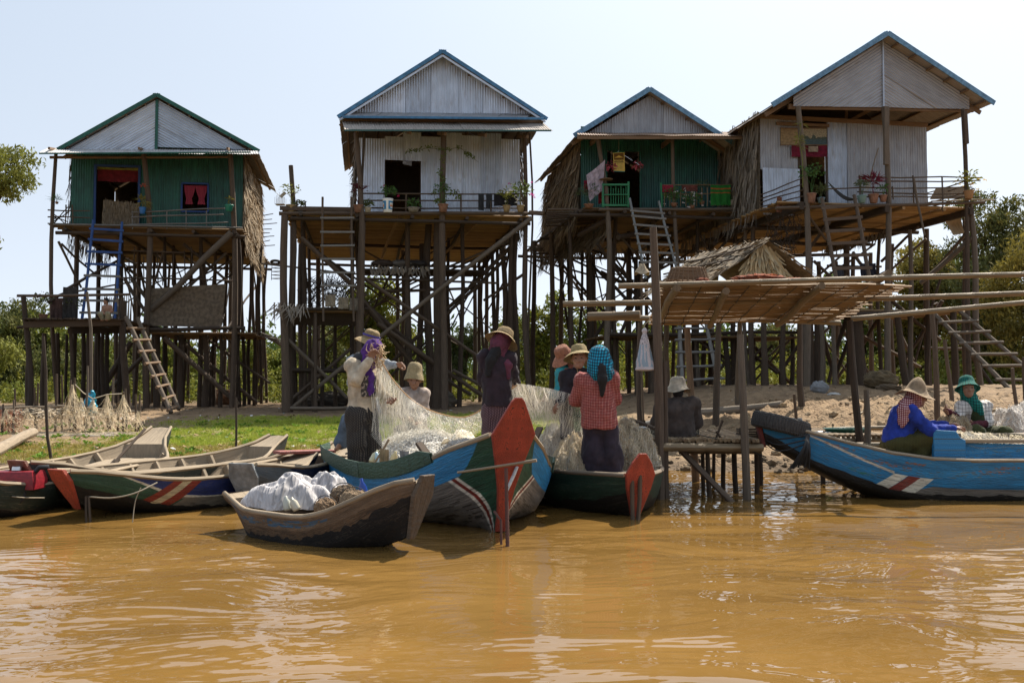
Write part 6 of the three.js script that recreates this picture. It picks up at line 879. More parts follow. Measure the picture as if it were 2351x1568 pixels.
person('person in cream sweater and purple headscarf holding up a net',832,1108,10.5,{
j: { head: [856,808,0.02],neck: [838,836,0],chest: [829,868,0],pelvis: [829,945,0],shL: [812,842,0.13],elL: [822,874,0.22],wrL: [854,826,0.2],shR: [846,846,-0.14],elR: [862,895,-0.1],wrR: [888,914,-0.02],hipL: [820,955,0.08],knL: [822,1020,0.09],anL: [822,1090,0.05],toeL: [842,1104,0.07],hipR: [840,955,-0.08],knR: [850,1020,-0.06],anR: [853,1090,-0.06],toeR: [873,1104,-0.06] },
face: V(0.86,-0.3,0.1),eyes: false,shirt: cloth(rgb(0.66,0.56,0.42)),hem: 0.08,trousers: dots(38,34,32,96,88,78),flare: 1.1,hnL: V(0.6,0.3,0.5),hdL: V(0.5,0.9,0),hnR: V(0,0.4,0.8),curl: 1.0,
extra: (g,J,H) => { scarf(g,H,J,cloth(rgb(0.13,0.035,0.30)),[[[V(0.03,1.26,0.03),0.06],[V(0.075,1.1,0.1),0.05],[V(0.085,0.98,0.12),0.04],[V(0.075,0.93,0.12),0.03]]],{ open: 0.7 });loc(g,'collar',clothMesh([[V(-0.03,1.29,0.02),V(0.05,1.29,0.02),0.08,0.07]],0.02,0.012,0.004,14),M.black);
const pr = dataTex(128,160,(u,v) => { const a = fbm(u*4 + 3,v*4,4),k = 60 + 90*smooth(0,0.4,a) + 40*fbm(u*12,v*12,2);return [k,k*0.9,k*0.8];});pr.wrapS = pr.wrapT = THREE.ClampToEdgeWrapping;const S = new Soup(),n = 8;for (let j = 0;j <= n;j++) for (let i = 0;i <= n;i++) { const a = lerp(0.1,1.25,i / n),y = lerp(0.9,1.12,j / n),r = 0.178 - 0.008*(1 - j / n);S.v(-0.014 + r*Math.sin(a)*0.96,y,r*Math.cos(a)*1.02 + 0.005,i / n,j / n);} for (let j = 0;j < n;j++) for (let i = 0;i < n;i++) { const k = j*(n + 1) + i;S.quad(k,k + 1,k + n + 2,k + n + 1);} loc(g,'shirt_print',S.geo(),std({ map: pr,roughness: 0.9 }));} });
person('person in straw hat with blue ribbon standing behind the purple headscarf',836,1050,11.6,{
j: { head: [849,790,0],neck: [838,816,0],chest: [832,850,0],pelvis: [836,930,0],shL: [814,832,0.1],elL: [812,880,0.1],wrL: [840,905,0.16],shR: [852,830,-0.12],elR: [880,838,-0.06],wrR: [908,838,0],hipL: [828,940,0.05],knL: [800,970,0.02],anL: [781,1020,-0.02],toeL: [776,1030,0.14],hipR: [846,940,-0.05],knR: [850,1000,-0.05],anR: [850,1048,-0.05],toeR: [860,1056,0.06] },
face: V(0.85,-0.15,0.25),shirt: cloth(rgb(0.42,0.46,0.50)),hem: 0.05,trousers: jeans,hnR: V(0,-0.7,0.6),leg: 0.95,
extra: (g,J,H) => { hat(g,H,J,sunHat,straw(0.6,0.47,0.28),{ tilt: [0.12,0],lift: 0.06,band: { r: 0.104,y: 0.035,mat: cloth(rgb(0.09,0.07,0.36)) } });loc(g,'hair',clothMesh([[H.q(0,0.03,-0.035),H.q(0,-0.02,-0.05),0.085,0.06]],0.02,0.012,0.004,20),hairM);} });
person('person in pale shirt and cream cloth hat seated facing the viewer',952,1000,12.4,{
j: { head: [951,873,0.02],neck: [952,898,0],chest: [952,925,0],pelvis: [952,985,0],shL: [930,906,0.02],elL: [922,948,0.08],wrL: [946,960,0.26],shR: [972,906,0.02],elR: [974,945,0.06],wrR: [966,965,0.25],hipL: [944,992,0.08],knL: [930,990,0.4],anL: [932,1050,0.42],toeL: [932,1058,0.52],hipR: [962,992,0.08],knR: [975,990,0.4],anR: [974,1050,0.42],toeR: [974,1058,0.52] },
face: V(0.05,-0.15,1),shirt: cloth(rgb(0.52,0.42,0.36)),trousers: cloth(rgb(0.25,0.2,0.16)),hnL: V(0,-0.5,0.7),
extra: (g,J,H) => hat(g,H,J,[[0,0.13],[0.06,0.125],[0.09,0.08],[0.1,0],[0.115,-0.05],[0.125,-0.1]],straw(0.62,0.52,0.33),{ tilt: [-0.34,-0.08],lift: 0.085,wave: 0.02,back: -0.015 }) });
person('person in dark plum top and straw hat with back turned, behind the red prow',1142,1112,10.4,{
j: { head: [1152,788,0.0],neck: [1142,815,0],chest: [1140,850,0],pelvis: [1142,935,0],shL: [1112,822,0.0],elL: [1110,872,-0.05],wrL: [1130,888,-0.26],shR: [1168,824,0],elR: [1177,856,-0.12],wrR: [1187,881,-0.3],hipL: [1130,945,0],knL: [1128,1020,0],anL: [1128,1095,0],toeL: [1128,1110,-0.12],hipR: [1156,945,0],knR: [1158,1020,0],anR: [1158,1095,0],toeR: [1158,1110,-0.12] },
face: V(0.6,-0.55,-0.7),eyes: false,shirt: cloth(rgb(0.035,0.02,0.03)),hem: 0.12,hemW: 1.08,trousers: dots(56,34,44,150,120,120),flare: 1.15,hnR: V(-0.5,-0.6,0),
extra: (g,J,H) => { hat(g,H,J,sunHat,straw(0.58,0.44,0.25),{ tilt: [0.05,0],lift: 0.06 });scarf(g,H,J,cloth(rgb(0.16,0.04,0.075)),[[[V(0.045,1.36,-0.01),0.06],[V(0.10,1.24,0.06),0.05],[V(0.11,1.12,0.08),0.03]]],{ open: 0.6,r: 0.98 });loc(g,'hair',clothMesh([[V(0.0,1.4,0.06),V(-0.07,1.28,0.13),0.07,0.05],[V(-0.07,1.28,0.13),V(-0.1,1.14,0.14),0.05,0.03]],0.03,0.012,0.006,24),hairM);} });
person('person in turquoise shirt under a pink checked brimmed hat, bending to the net',1300,1075,11.7,{
j: { head: [1298,824,0],neck: [1308,846,0],chest: [1314,872,0],pelvis: [1318,945,-0.05],shL: [1292,856,0.05],elL: [1283,905,0.12],wrL: [1262,908,0.2],shR: [1334,858,-0.05],elR: [1334,905,0],wrR: [1308,930,0.14],hipL: [1308,955,0],knL: [1304,1010,0.02],anL: [1302,1068,0],toeL: [1298,1078,0.1],hipR: [1326,955,0],knR: [1326,1010,0],anR: [1326,1068,0],toeR: [1322,1078,0.1] },
face: V(-0.6,-0.5,0.45),shirt: cloth(rgb(0.03,0.30,0.36)),hem: -0.05,trousers: cloth(rgb(0.05,0.045,0.06)),hnL: V(0,-0.6,0.6),
extra: (g,J,H) => { hat(g,H,J,sunHat,pinkCheck,{ tilt: [0.05,0],lift: 0.055 });scarf(g,H,J,cloth(rgb(0.30,0.10,0.06)),[[[V(0.0,1.16,0.08),0.05],[V(-0.02,1.05,0.12),0.03]]],{ open: 0.6 });} });
person('person in black top and straw hat, face lifted with eyes nearly shut',1322,1060,11.1,{
j: { head: [1330,826,0.02],neck: [1326,853,0],chest: [1322,882,0],pelvis: [1318,955,0],shL: [1300,866,0.02],elL: [1296,905,0.1],wrL: [1278,926,0.24],shR: [1346,866,0],elR: [1346,905,0.02],wrR: [1322,915,0.2],hipL: [1308,965,0],knL: [1306,1010,0.02],anL: [1304,1055,0],toeL: [1302,1062,0.1],hipR: [1328,965,0],knR: [1328,1010,0],anR: [1328,1055,0],toeR: [1328,1062,0.1] },
face: V(-0.12,0.08,1),shirt: cloth(rgb(0.022,0.016,0.022)),hem: 0.0,trousers: cloth(rgb(0.04,0.03,0.045)),hnL: V(0.2,-0.7,0.4),
extra: (g,J,H) => { hat(g,H,J,sunHat,straw(0.6,0.5,0.28),{ tilt: [-0.3,0.1],lift: 0.062,back: -0.02 });loc(g,'chin_strap',tube([H.q(-0.07,-0.02,0.03),H.q(-0.02,-0.1,0.06),H.q(0.0,-0.2,0.06),H.q(0.01,-0.24,0.06)],0.004,0.004,5).geo(),straw());} });
person('person in red checked shirt and teal checked headscarf, back turned with long ponytail',1375,1116,10.2,{
j: { head: [1376,826,0],neck: [1376,858,0],chest: [1370,890,0],pelvis: [1378,975,0],shL: [1338,876,0],elL: [1326,920,-0.1],wrL: [1322,915,-0.32],shR: [1404,870,0],elR: [1414,916,-0.08],wrR: [1396,930,-0.3],hipL: [1364,985,0],knL: [1362,1045,0.02],anL: [1366,1108,0],toeL: [1364,1116,-0.1],hipR: [1394,985,0],knR: [1402,1045,0.02],anR: [1410,1104,0],toeR: [1410,1116,-0.1] },
face: V(-0.55,0,-0.8),eyes: false,shirt: redCheck,hem: 0.0,loose: 1.12,hemW: 1.12,trousers: cloth(rgb(0.035,0.025,0.04)),flare: 1.35,leg: 1,
extra: (g,J,H) => { scarf(g,H,J,tealCheck,[[[V(0.0,1.22,0.06),0.12],[V(0.02,1.16,0.08),0.12]],[[V(0.03,1.25,0.05),0.1],[V(0.07,1.16,0.06),0.08]]],{ open: 0.6,r: 1.1 });loc(g,'ponytail',clothMesh([[V(0.02,1.2,0.16),V(0.025,1.08,0.2),0.05,0.048],[V(0.025,1.08,0.2),V(0.02,0.92,0.19),0.048,0.018]],0.03,0.01,0.006,26),hairM);} });
person('person in brown shirt and white cotton hat sitting on the bamboo platform, back turned',1558,1020,11.6,{
j: { head: [1558,895,-0.02],neck: [1558,918,0],chest: [1556,950,0],pelvis: [1558,1005,0],shL: [1524,930,0],elL: [1513,972,-0.1],wrL: [1532,990,-0.3],shR: [1592,930,0],elR: [1602,972,-0.1],wrR: [1580,992,-0.3],hipL: [1540,1005,-0.02],knL: [1520,996,-0.36],anL: [1545,1012,-0.6],toeL: [1550,1016,-0.7],hipR: [1576,1005,-0.02],knR: [1598,996,-0.36],anR: [1572,1012,-0.6],toeR: [1568,1016,-0.7] },
face: V(0.1,-0.1,-1),eyes: false,shirt: cloth(rgb(0.085,0.064,0.054)),loose: 1.3,hem: 0.12,hemW: 1.06,trousers: dots(62,56,46,150,138,110),
extra: (g,J,H) => { hat(g,H,J,bucket,cloth(rgb(0.56,0.49,0.38)),{ lift: 0.05,wave: 0.025 });loc(g,'hair',clothMesh([[H.q(0,0.0,-0.03),H.q(0,-0.04,-0.045),0.088,0.06]],0.02,0.012,0.004,20),hairM);} });
person('person in bright blue sweater squatting in the long blue boat, seen from the side',2070,1046,11.25,{
j: { head: [2108,912,0],neck: [2084,932,0],chest: [2078,960,0],pelvis: [2058,1020,0],shL: [2082,946,0.14],elL: [2122,988,0.2],wrL: [2182,982,0.12],shR: [2092,946,-0.14],elR: [2130,980,-0.14],wrR: [2184,976,-0.06],hipL: [2056,1024,0.1],knL: [2122,1006,0.14],anL: [2102,1042,0.12],toeL: [2126,1046,0.13],hipR: [2056,1024,-0.1],knR: [2120,1004,-0.14],anR: [2102,1042,-0.12],toeR: [2126,1046,-0.13] },
face: V(1,-0.08,0.1),shirt: cloth(rgb(0.02,0.055,0.42)),loose: 1.12,hem: 0.2,trousers: dots(58,54,20,80,76,30),flare: 1.2,hnL: V(0,-0.9,0),
extra: (g,J,H) => { hat(g,H,J,conical.map(([a,b]) => [a*1.14,b*1.15]),cloth(rgb(0.40,0.29,0.18)),{ tilt: [0.12,0],lift: 0.075,wave: 0.02 });scarf(g,H,J,redScarf,[[[V(0.05,0.57,0.08),0.085],[V(-0.01,0.50,0.14),0.07],[V(-0.04,0.40,0.17),0.05],[V(-0.05,0.34,0.18),0.025]]],{ open: 0.5,r: 0.98 });} });
person('person in white checked shirt and green hat sitting in the right boat, mouth open',2240,1010,12.4,{
j: { head: [2222,894,0.04],neck: [2228,920,0],chest: [2236,946,0],pelvis: [2248,995,-0.02],shL: [2208,936,0.04],elL: [2190,962,0.14],wrL: [2164,946,0.22],shR: [2266,934,-0.02],elR: [2262,972,0.1],wrR: [2218,974,0.24],hipL: [2238,1000,0.05],knL: [2215,990,0.36],anL: [2230,1030,0.3],toeL: [2225,1034,0.4],hipR: [2262,1000,0.05],knR: [2275,992,0.36],anR: [2266,1030,0.3],toeR: [2266,1034,0.4] },
face: V(-0.2,0.18,1),shirt: whiteCheck,hem: 0.05,sleeve: 0.45,trousers: dots(48,52,22,84,84,36),hnL: V(0,0.3,0.6),hnR: V(0,0.2,0.7),
extra: (g,J,H) => { hat(g,H,J,bucket,greenCheck,{ tilt: [-0.3,0],lift: 0.07,wave: 0.01,back: -0.02 });scarf(g,H,J,greenCheck,[[[V(-0.06,0.5,0.04),0.075],[V(-0.03,0.42,0.13),0.06],[V(0.0,0.34,0.17),0.04]]],{ open: 0.55,r: 0.97 });const glove = cloth(rgb(0.10,0.012,0.022));for (const s of ['L','R']) loc(g,'arm_cover',clothMesh([[J['el' + s].clone().lerp(J['wr' + s],0.3),J['wr' + s],0.055,0.04],[J['wr' + s],J['wr' + s].clone().lerp(J['el' + s],-0.35),0.038,0.032]],0.02,0.01,0.004,18),glove);loc(g,'vest',clothMesh([[V(0.0,0.14,0.09),V(-0.02,0.32,0.1),0.1,0.085]],0.02,0.012,0.005,12),dots(36,44,18,66,72,30));} });
person('small boy sitting at the edge of the terrace beside the stick screen',246,737,28.2,{
scale: 0.72,j: { head: [242,692,0.02],neck: [244,700,0],chest: [245,709,0],pelvis: [245,727,0],shL: [237,704,0],elL: [234,715,0.04],wrL: [241,719,0.15],shR: [252,704,0],elR: [256,715,0.02],wrR: [250,720,0.14],hipL: [241,728,0.03],knL: [236,722,0.22],anL: [242,735,0.2],toeL: [240,736,0.28],hipR: [249,728,0.03],knR: [253,722,0.22],anR: [251,735,0.2],toeR: [251,736,0.28] },
face: V(-0.7,-0.1,0.6),trousers: cloth(rgb(0.28,0.25,0.16)),leg: 0.8,
extra: (g,J,H) => loc(g,'hair',clothMesh([[H.q(0,0.05,-0.02),H.q(0,0.02,-0.04),0.068,0.062]],0.02,0.01,0.004,20,(x,y,z) => { const p = V(x,y,z).sub(J.head);return p.dot(H.F) > 0.03 && p.y < 0.045 ? 1 : -1;}),hairM) });
// ---------------------------------------------------------------- bamboo shelter, platform, hut
reseed(606);
{
const NL = at(1530,652,11.5),NR = at(2076,655,11.5),FL2 = at(1500,748,14.2),FR = at(1915,737,14.2),g = thing('bamboo_shelter','low shelter with a woven reed mat roof on crooked poles','shelter',at(1503,1150,10.9));
const S = new Soup(),P = (s,t) => NL.clone().lerp(NR,s).lerp(FL2.clone().lerp(FR,s),t);
for (let k = 0;k < 190;k++) { const t = (k + rr(0.1,0.9)) / 190,a0 = rr(-0.03,0.01),a1 = 1 + rr(-0.08,0.05),dy = rr(0,0.025);const pts = [];for (let i = 0;i <= 5;i++) { const q = P(lerp(a0,a1,i / 5),clamp(t + rr(-0.003,0.003)));q.y += dy + 0.03*Math.sin(i*2.1 + k*0.05)*0.4;pts.push(q);} tube(pts,rr(0.007,0.013),rr(0.006,0.011),4,false,S);}
add(g,'reed_mat',S.geo(),M.slatd[0],{ kind: 'stuff' });
for (let k = 0;k < 10;k++) { const s = (k + 0.5) / 10,pts = [];for (let i = 0;i <= 8;i++) { const q = P(s + 0.006*Math.sin(i*3),i / 8);q.y -= 0.02;pts.push(q);} add(g,'mat_cord',tube(pts,0.006,0.006,4,false).geo(),M.ropeDark);}
const bam = (name,a,b,r,m = 0,sag = 0.006) => add(g,name,bamboo(a,b,r,sag).geo(),M.bamboo[m]);
bam('purlin',at(1420,657,11.45),at(2480,628,11.2),0.034,2);bam('purlin',at(1293,698,12.7),at(2480,668,12.2),0.038,0);bam('purlin',at(1352,728,14.0),at(1930,741,14.2),0.042,2,0.003);bam('purlin',at(1955,732,13.4),at(2480,683,12.8),0.036,2);bam('purlin',at(1350,727,13.5),at(1470,722,13.3),0.06,1);
for (const [a,b] of [[[1668,662],[1630,738]],[[1888,650],[1785,735]],[[2042,622],[1900,722]],[[1555,655],[1510,732]]]) add(g,'cross_pole',pole(at(a[0],a[1],11.3).add(V(0,-0.03,0)),at(b[0],b[1],14.0).add(V(0,-0.07,0)),0.045,0.04,0.012),M.bamboo[1]);
const pst = (u,v,d,ub,r,m,wet) => { const a = at(u,v,d),b = at(ub,1100,d);b.y = wet ? -0.6 : groundH(b.x,b.z) - 0.25;add(g,'post',pole(a,b,r*0.8,r*1.15,0.012,5,8),m);};
pst(1500,522,11.0,1514,0.052,M.post[0],1);pst(1525,830,11.05,1533,0.045,M.post[1],1);pst(1700,768,11.05,1718,0.045,M.post[2],1);pst(1578,752,12.9,1606,0.05,M.warm);pst(1470,740,12.8,1478,0.035,M.post[1]);pst(1952,735,12.6,1992,0.05,M.dark[0],1);pst(2140,705,14.3,2165,0.045,M.post[0]);pst(1990,895,12.4,1996,0.045,M.post[2],1);
}
{ // things on and under the shelter
const w = thing('wicker_trap','rounded wicker basket lying on the shelter roof','basket',at(1580,640,12));const S = new Soup(),c = at(1580,652,12.0);for (let k = 0;k < 9;k++) { const pts = [],h = 0.04 + k*0.018;for (let i = 0;i <= 14;i++) { const a = i / 14*Math.PI*2;pts.push(c.clone().add(V(0.26*Math.cos(a)*(1 - 0.03*k),h,0.2*Math.sin(a)*(1 - 0.03*k))));} add(w,'hoop',tube(pts,0.009,0.009,4,false).geo(),M.warm);} for (let i = 0;i < 26;i++) { const a = i / 26*Math.PI*2;tube([c.clone().add(V(0.27*Math.cos(a),0.02,0.21*Math.sin(a))),c.clone().add(V(0.2*Math.cos(a),0.2,0.15*Math.sin(a)))],0.006,0.005,4,false,S);} add(w,'wicker',S.geo(),M.warm);
const lump = (name,label,cat,c,r,m,sd,amp = 0.35,fr = 3) => { const q = thing(name,label,cat,c.clone().add(V(0,-r.y,0))),e = new THREE.SphereGeometry(1,28,18),p = e.attributes.position;for (let i = 0;i < p.count;i++) { const x = p.getX(i),y = p.getY(i),z = p.getZ(i),k = 1 + amp*(1 - Math.abs(N3(x*fr + sd,y*fr,z*fr))) - amp*0.6 + 0.12*N3(x*7,y*7 + sd,z*7);p.setXYZ(i,c.x + x*k*r.x,c.y + y*k*r.y,c.z + z*k*r.z);} e.computeVertexNormals();add(q,'heap',e,m);return q;};
const redNet = std({ color: rgb(0.42,0.12,0.055),map: weaveT,bumpMap: weaveB,bumpScale: 0.01,roughness: 0.95 });
lump('net_heap','orange red net heaped on the shelter roof, longer heap','net',at(1745,647,12.0),V(0.36,0.085,0.25),redNet,3);lump('net_heap','small orange red net heap at the right of the shelter roof','net',at(1822,650,11.9),V(0.2,0.06,0.18),redNet,9);lump('net_heap','scrap of orange red net beside the wicker basket','net',at(1612,648,11.8),V(0.09,0.05,0.1),redNet,12);
// hanging sack
{  const sk = thing('hanging_sack','white plastic sack tied up and hanging from the shelter post','sack',at(1483,857,11.0)),c = at(1481,850,11.05),prof = [[0.012,0.47],[0.032,0.44],[0.022,0.405],[0.04,0.36],[0.072,0.2],[0.105,0.04],[0.1,0.0],[0.0,-0.01]].map(([r,y]) => new THREE.Vector2(r,y)),e = new THREE.LatheGeometry(new THREE.SplineCurve(prof).getPoints(26),28),p = e.attributes.position;for (let i = 0;i < p.count;i++) { const a = Math.atan2(p.getZ(i),p.getX(i)),k = 1 + 0.03*Math.sin(a*7 + p.getY(i)*9) + 0.1*N3(p.getX(i)*9,p.getY(i)*9,p.getZ(i)*9);p.setXYZ(i,p.getX(i)*k,p.getY(i),p.getZ(i)*k*0.7);} e.translate(c.x,c.y,c.z);e.computeVertexNormals();
const bt = dataTex(128,256,(u,v) => { const blue = v > 0.5 && v < 0.72 && N2(u*9,v*7) > -0.1,dk = v > 0.3 && v < 0.5 && N2(u*16,v*22) > 0.35,k = 205 + 20*N2(u*30,v*60);return dk ? [110,108,112] : blue ? [150,170,180] : [k,k*0.96,k*0.95];});add(sk,'sack',e,std({ map: bt,color: rgb(0.8,0.78,0.78),roughness: 0.7 }));add(sk,'cord',tube([at(1484,760,11.05),at(1478,748,11.05),at(1492,735,11.02)],0.006,0.006,5).geo(),M.rope);
}
const hs = thing('hanging_hat','cream cloth hat hung on a stick beside the thatched house ladder','hat',at(1474,632,20)),hp = at(1474,622,20),hg = new THREE.LatheGeometry([[0,0.14],[0.05,0.12],[0.09,0.03],[0.12,0],[0.16,-0.06]].map((q) => new THREE.Vector2(...q)),20);{ const pp = hg.attributes.position;for (let i = 0;i < pp.count;i++) pp.setY(i,pp.getY(i) + 0.03*Math.sin(Math.atan2(pp.getZ(i),pp.getX(i))*3));} hg.translate(hp.x,hp.y,hp.z);hg.computeVertexNormals();add(hs,'crown',hg,cloth(rgb(0.5,0.4,0.27)));{ const b = onGround(1478,20);add(hs,'stick',pole(at(1474,610,20),b,0.025),M.post[0]);}
// platform
const g = thing('bamboo_platform','bamboo platform on thin legs standing in the shallow water','platform',at(1600,1110,11.5));
for (const [a,b,r,m] of [[at(1474,1026,11.0),at(1752,1028,11.1),0.05,2],[at(1490,1003,12.9),at(1760,1003,12.9),0.04,0],[at(1560,1035,11.35),at(1748,1036,11.4),0.04,1],[at(1640,1017,11.9),at(1860,1017,12.0),0.035,0]]) add(g,'beam',bamboo(a,b,r,0.003).geo(),M.bamboo[m]);
for (let k = 0;k < 28;k++) { const u = 1492 + k*9.2,a = at(u,1021,11.05).add(V(0,0.045,0)),b = V(a.x + rr(-0.03,0.03),a.y + 0.02,-12.9 + rr(-0.05,0.1));add(g,'slat',tube([a.add(V(0,0,rr(-0.05,0.02))),b],0.022,0.02,6).geo(),pick(M.bamboo));}
for (const [u,v,d,ub,vb,r] of [[1506,1030,11.1,1512,1150,0.045],[1614,1038,11.9,1618,1110,0.025],[1640,1036,12.3,1642,1105,0.022],[1662,1036,12.0,1664,1108,0.03],[1686,1035,11.7,1692,1120,0.032],[1625,1040,11.3,1632,1125,0.028],[1738,1034,11.6,1740,1130,0.03],[1745,1034,12.5,1746,1110,0.03]]) { const b = at(ub,vb,d);b.y = -0.5;add(g,'leg',pole(at(u,v,d),b,r,r,0.015),pick(M.dark));}
{ const b = at(1690,1142,10.8);b.y -= 0.1;add(g,'brace',pole(at(1566,1036,11.2),b,0.035,0.035,0.006),M.post[0]);}
add(g,'rail',pole(at(1505,985,11.15),at(1448,962,11.6),0.022),M.dark[1]);for (const [a,b] of [[[1660,965],[1640,1020]],[[1645,990],[1668,1024]]]) add(g,'upright',pole(at(...a,11.3),at(...b,11.3),0.014),M.dark[1]);
const g2 = thing('bamboo_landing','second bamboo landing behind the tyre bow','platform',at(1950,1020,13));for (const [a,b,r] of [[at(1870,1012,12.6),at(2060,1010,12.7),0.05],[at(1870,1024,12.3),at(2050,1022,12.4),0.04],[at(1930,985,14.2),at(2050,982,14.2),0.035],[at(2200,1004,11.9),at(2480,1000,11.9),0.045]]) add(g2,'beam',bamboo(a,b,r,0.003).geo(),M.bamboo[2]);for (let k = 0;k < 14;k++) { const u = 1880 + k*12,a = at(u,1008,12.6).add(V(0,0.04,0));add(g2,'slat',tube([a,V(a.x,a.y + 0.01,-14.2)],0.022,0.02,6).geo(),pick(M.bamboo));} for (const [u,d] of [[1890,12.7],[1960,12.6],[2030,12.8],[1940,14.0],[2040,14.1]]) { const a = at(u,1012,d),b = a.clone();b.y = -0.4;add(g2,'leg',pole(a,b,0.035),M.dark[0]);}
const basin = (label,u,v,d,r,h,m) => { const q = thing('basin',label,'basin',at(u,v,d)),b = at(u,v,d),L = new THREE.LatheGeometry([[0,0],[r*0.72,0],[r*0.78,0.01],[r,h],[r*1.05,h + 0.005],[r*1.05,h - 0.008],[r*0.97,h - 0.01],[r*0.74,0.02],[0,0.015]].map((z) => new THREE.Vector2(...z)),32);L.translate(b.x,b.y,b.z);L.computeVertexNormals();add(q,'bowl',L,m);};
basin('wide dark green plastic basin behind the tyre bow',1942,1007,13.2,0.27,0.13,std({ color: rgb(0.015,0.085,0.06),roughness: 0.35 }));basin('white enamel bowl near the platform post',1472,1000,12.2,0.14,0.1,std({ color: rgb(0.62,0.62,0.6),roughness: 0.4 }));basin('small metal bowl stacked beside the green basin',1890,1006,13.1,0.11,0.08,std({ color: rgb(0.5,0.5,0.5),metalness: 0.7,roughness: 0.4 }));
const bx = thing('wicker_crate','small dark wicker crate on the platform beside the tall post','crate',at(1722,1015,11.8)),bc = at(1720,1005,11.8);for (let k = 0;k < 6;k++) add(bx,'slat',plank(V(bc.x - 0.13,bc.y - 0.03 + k*0.026,bc.z + 0.1),V(bc.x + 0.13,bc.y - 0.03 + k*0.026,bc.z + 0.1),0.01,0.02),M.dark[1]);for (const e of [-0.12,0.12]) { add(bx,'corner',plank(V(bc.x + e,bc.y - 0.05,bc.z + 0.09),V(bc.x + e,bc.y + 0.12,bc.z + 0.09),0.02,0.02),M.dark[0]);for (let k = 0;k < 6;k++) add(bx,'slat',plank(V(bc.x + e,bc.y - 0.03 + k*0.026,bc.z + 0.1),V(bc.x + e,bc.y - 0.03 + k*0.026,bc.z - 0.12),0.01,0.02),M.dark[1]);}
lump('cloth_bundle','pale rounded bundle on the platform right of the seated person','bundle',at(1668,1012,12.2),V(0.15,0.055,0.12),cloth(rgb(0.42,0.31,0.21)),21,0.2,2);
lump('sack_heap','heap of filled brown sacks among the stilts, largest','sack',onGround(2022,25).add(V(0,0.18,0)),V(0.42,0.25,0.32),std({ color: rgb(0.22,0.16,0.085),map: weaveT,bumpMap: weaveB,bumpScale: 0.01,roughness: 0.95 }),31,0.3,1.6);lump('sack_heap','flat brown sack lying before the sack heap','sack',onGround(2040,24.3).add(V(0,0.05,0)),V(0.3,0.1,0.2),std({ color: rgb(0.17,0.12,0.07),map: weaveT,roughness: 0.95 }),33,0.3,1.6);lump('plastic_sack','grey plastic sack slumped among the stilts','sack',onGround(1882,23.5).add(V(0,0.1,0)),V(0.2,0.16,0.15),std({ color: rgb(0.2,0.2,0.2),roughness: 0.7 }),36,0.4,2.4);lump('white_rag','white rag lying on the bank before the stilts','rag',onGround(1915,22.6).add(V(0,0.03,0)),V(0.14,0.05,0.1),M.white,41,0.5,3);
lump('clay_mound','rounded red brown mound under the green house','mound',onGround(510,36).add(V(0,0.2,0)),V(0.5,0.34,0.4),std({ color: rgb(0.33,0.19,0.11),map: stainT,bumpMap: noiseB,bumpScale: 0.05,roughness: 0.95 }),44,0.2,2);for (const [u,d,w,lab] of [[700,33,0.5,'dark heap of stored goods under the silver house, left'],[760,33.5,0.6,'dark heap of stored goods under the silver house, right'],[1020,31,0.35,'pale grey heap beside the thick middle stilt']]) lump('goods_heap',lab,'heap',onGround(u,d).add(V(0,0.2,0)),V(w,0.28,0.35),std({ color: u > 900 ? rgb(0.3,0.26,0.2) : rgb(0.09,0.075,0.06),map: stainT,roughness: 0.95 }),u,0.5,2.2);
{ const sy = F2.px(900,610,1.6);for (const [u,w,col,lab] of [[878,0.35,[0.10,0.07,0.055],'brown sack lying on the shelf under the silver house'],[925,0.4,[0.22,0.2,0.18],'grey sack lying on the shelf under the silver house'],[955,0.32,[0.07,0.06,0.055],'black bundle on the shelf under the silver house']]) { const c2 = F2.toWorld(F2.px(u,606,1.7));lump('shelf_sack',lab,'sack',c2,V(w,0.12,0.3),std({ color: rgb(...col),map: stainT,roughness: 0.9 }),u,0.3,2);} }
{ const c2 = F2.toWorld(F2.px(758,668,2.0)),q = thing('branch_tangle','dark tangle of twigs stacked behind the grey ladder','branches',c2),T = new Soup();for (let k = 0;k < 320;k++) { const a = c2.clone().add(V(rr(-0.7,0.55),rr(-0.55,0.3),rr(-0.4,0.4))),b = a.clone().add(V(rr(-0.4,0.4),rr(-0.1,0.5),rr(-0.3,0.3)));tube([a,a.clone().lerp(b,0.5).add(V(rr(-0.08,0.08),rr(-0.08,0.08),0)),b],0.011,0.005,4,false,T);} add(q,'twigs',T.geo(),M.dark[0]);}
{ const c2 = F4.toWorld(F4.px(1800,530,0.6)),q = thing('branch_tangle','dark bundle of netting and twigs hung under the corner of the rightmost house','branches',c2),T = new Soup();for (let k = 0;k < 160;k++) { const a = c2.clone().add(V(rr(-0.45,0.4),rr(-0.6,0.5),rr(-0.3,0.3))),b = a.clone().add(V(rr(-0.2,0.2),rr(-0.5,0.2),rr(-0.2,0.2)));tube([a,a.clone().lerp(b,0.5).add(V(rr(-0.08,0.08),0,0)),b],0.01,0.005,4,false,T);} add(q,'twigs',T.geo(),M.dark[0]);}
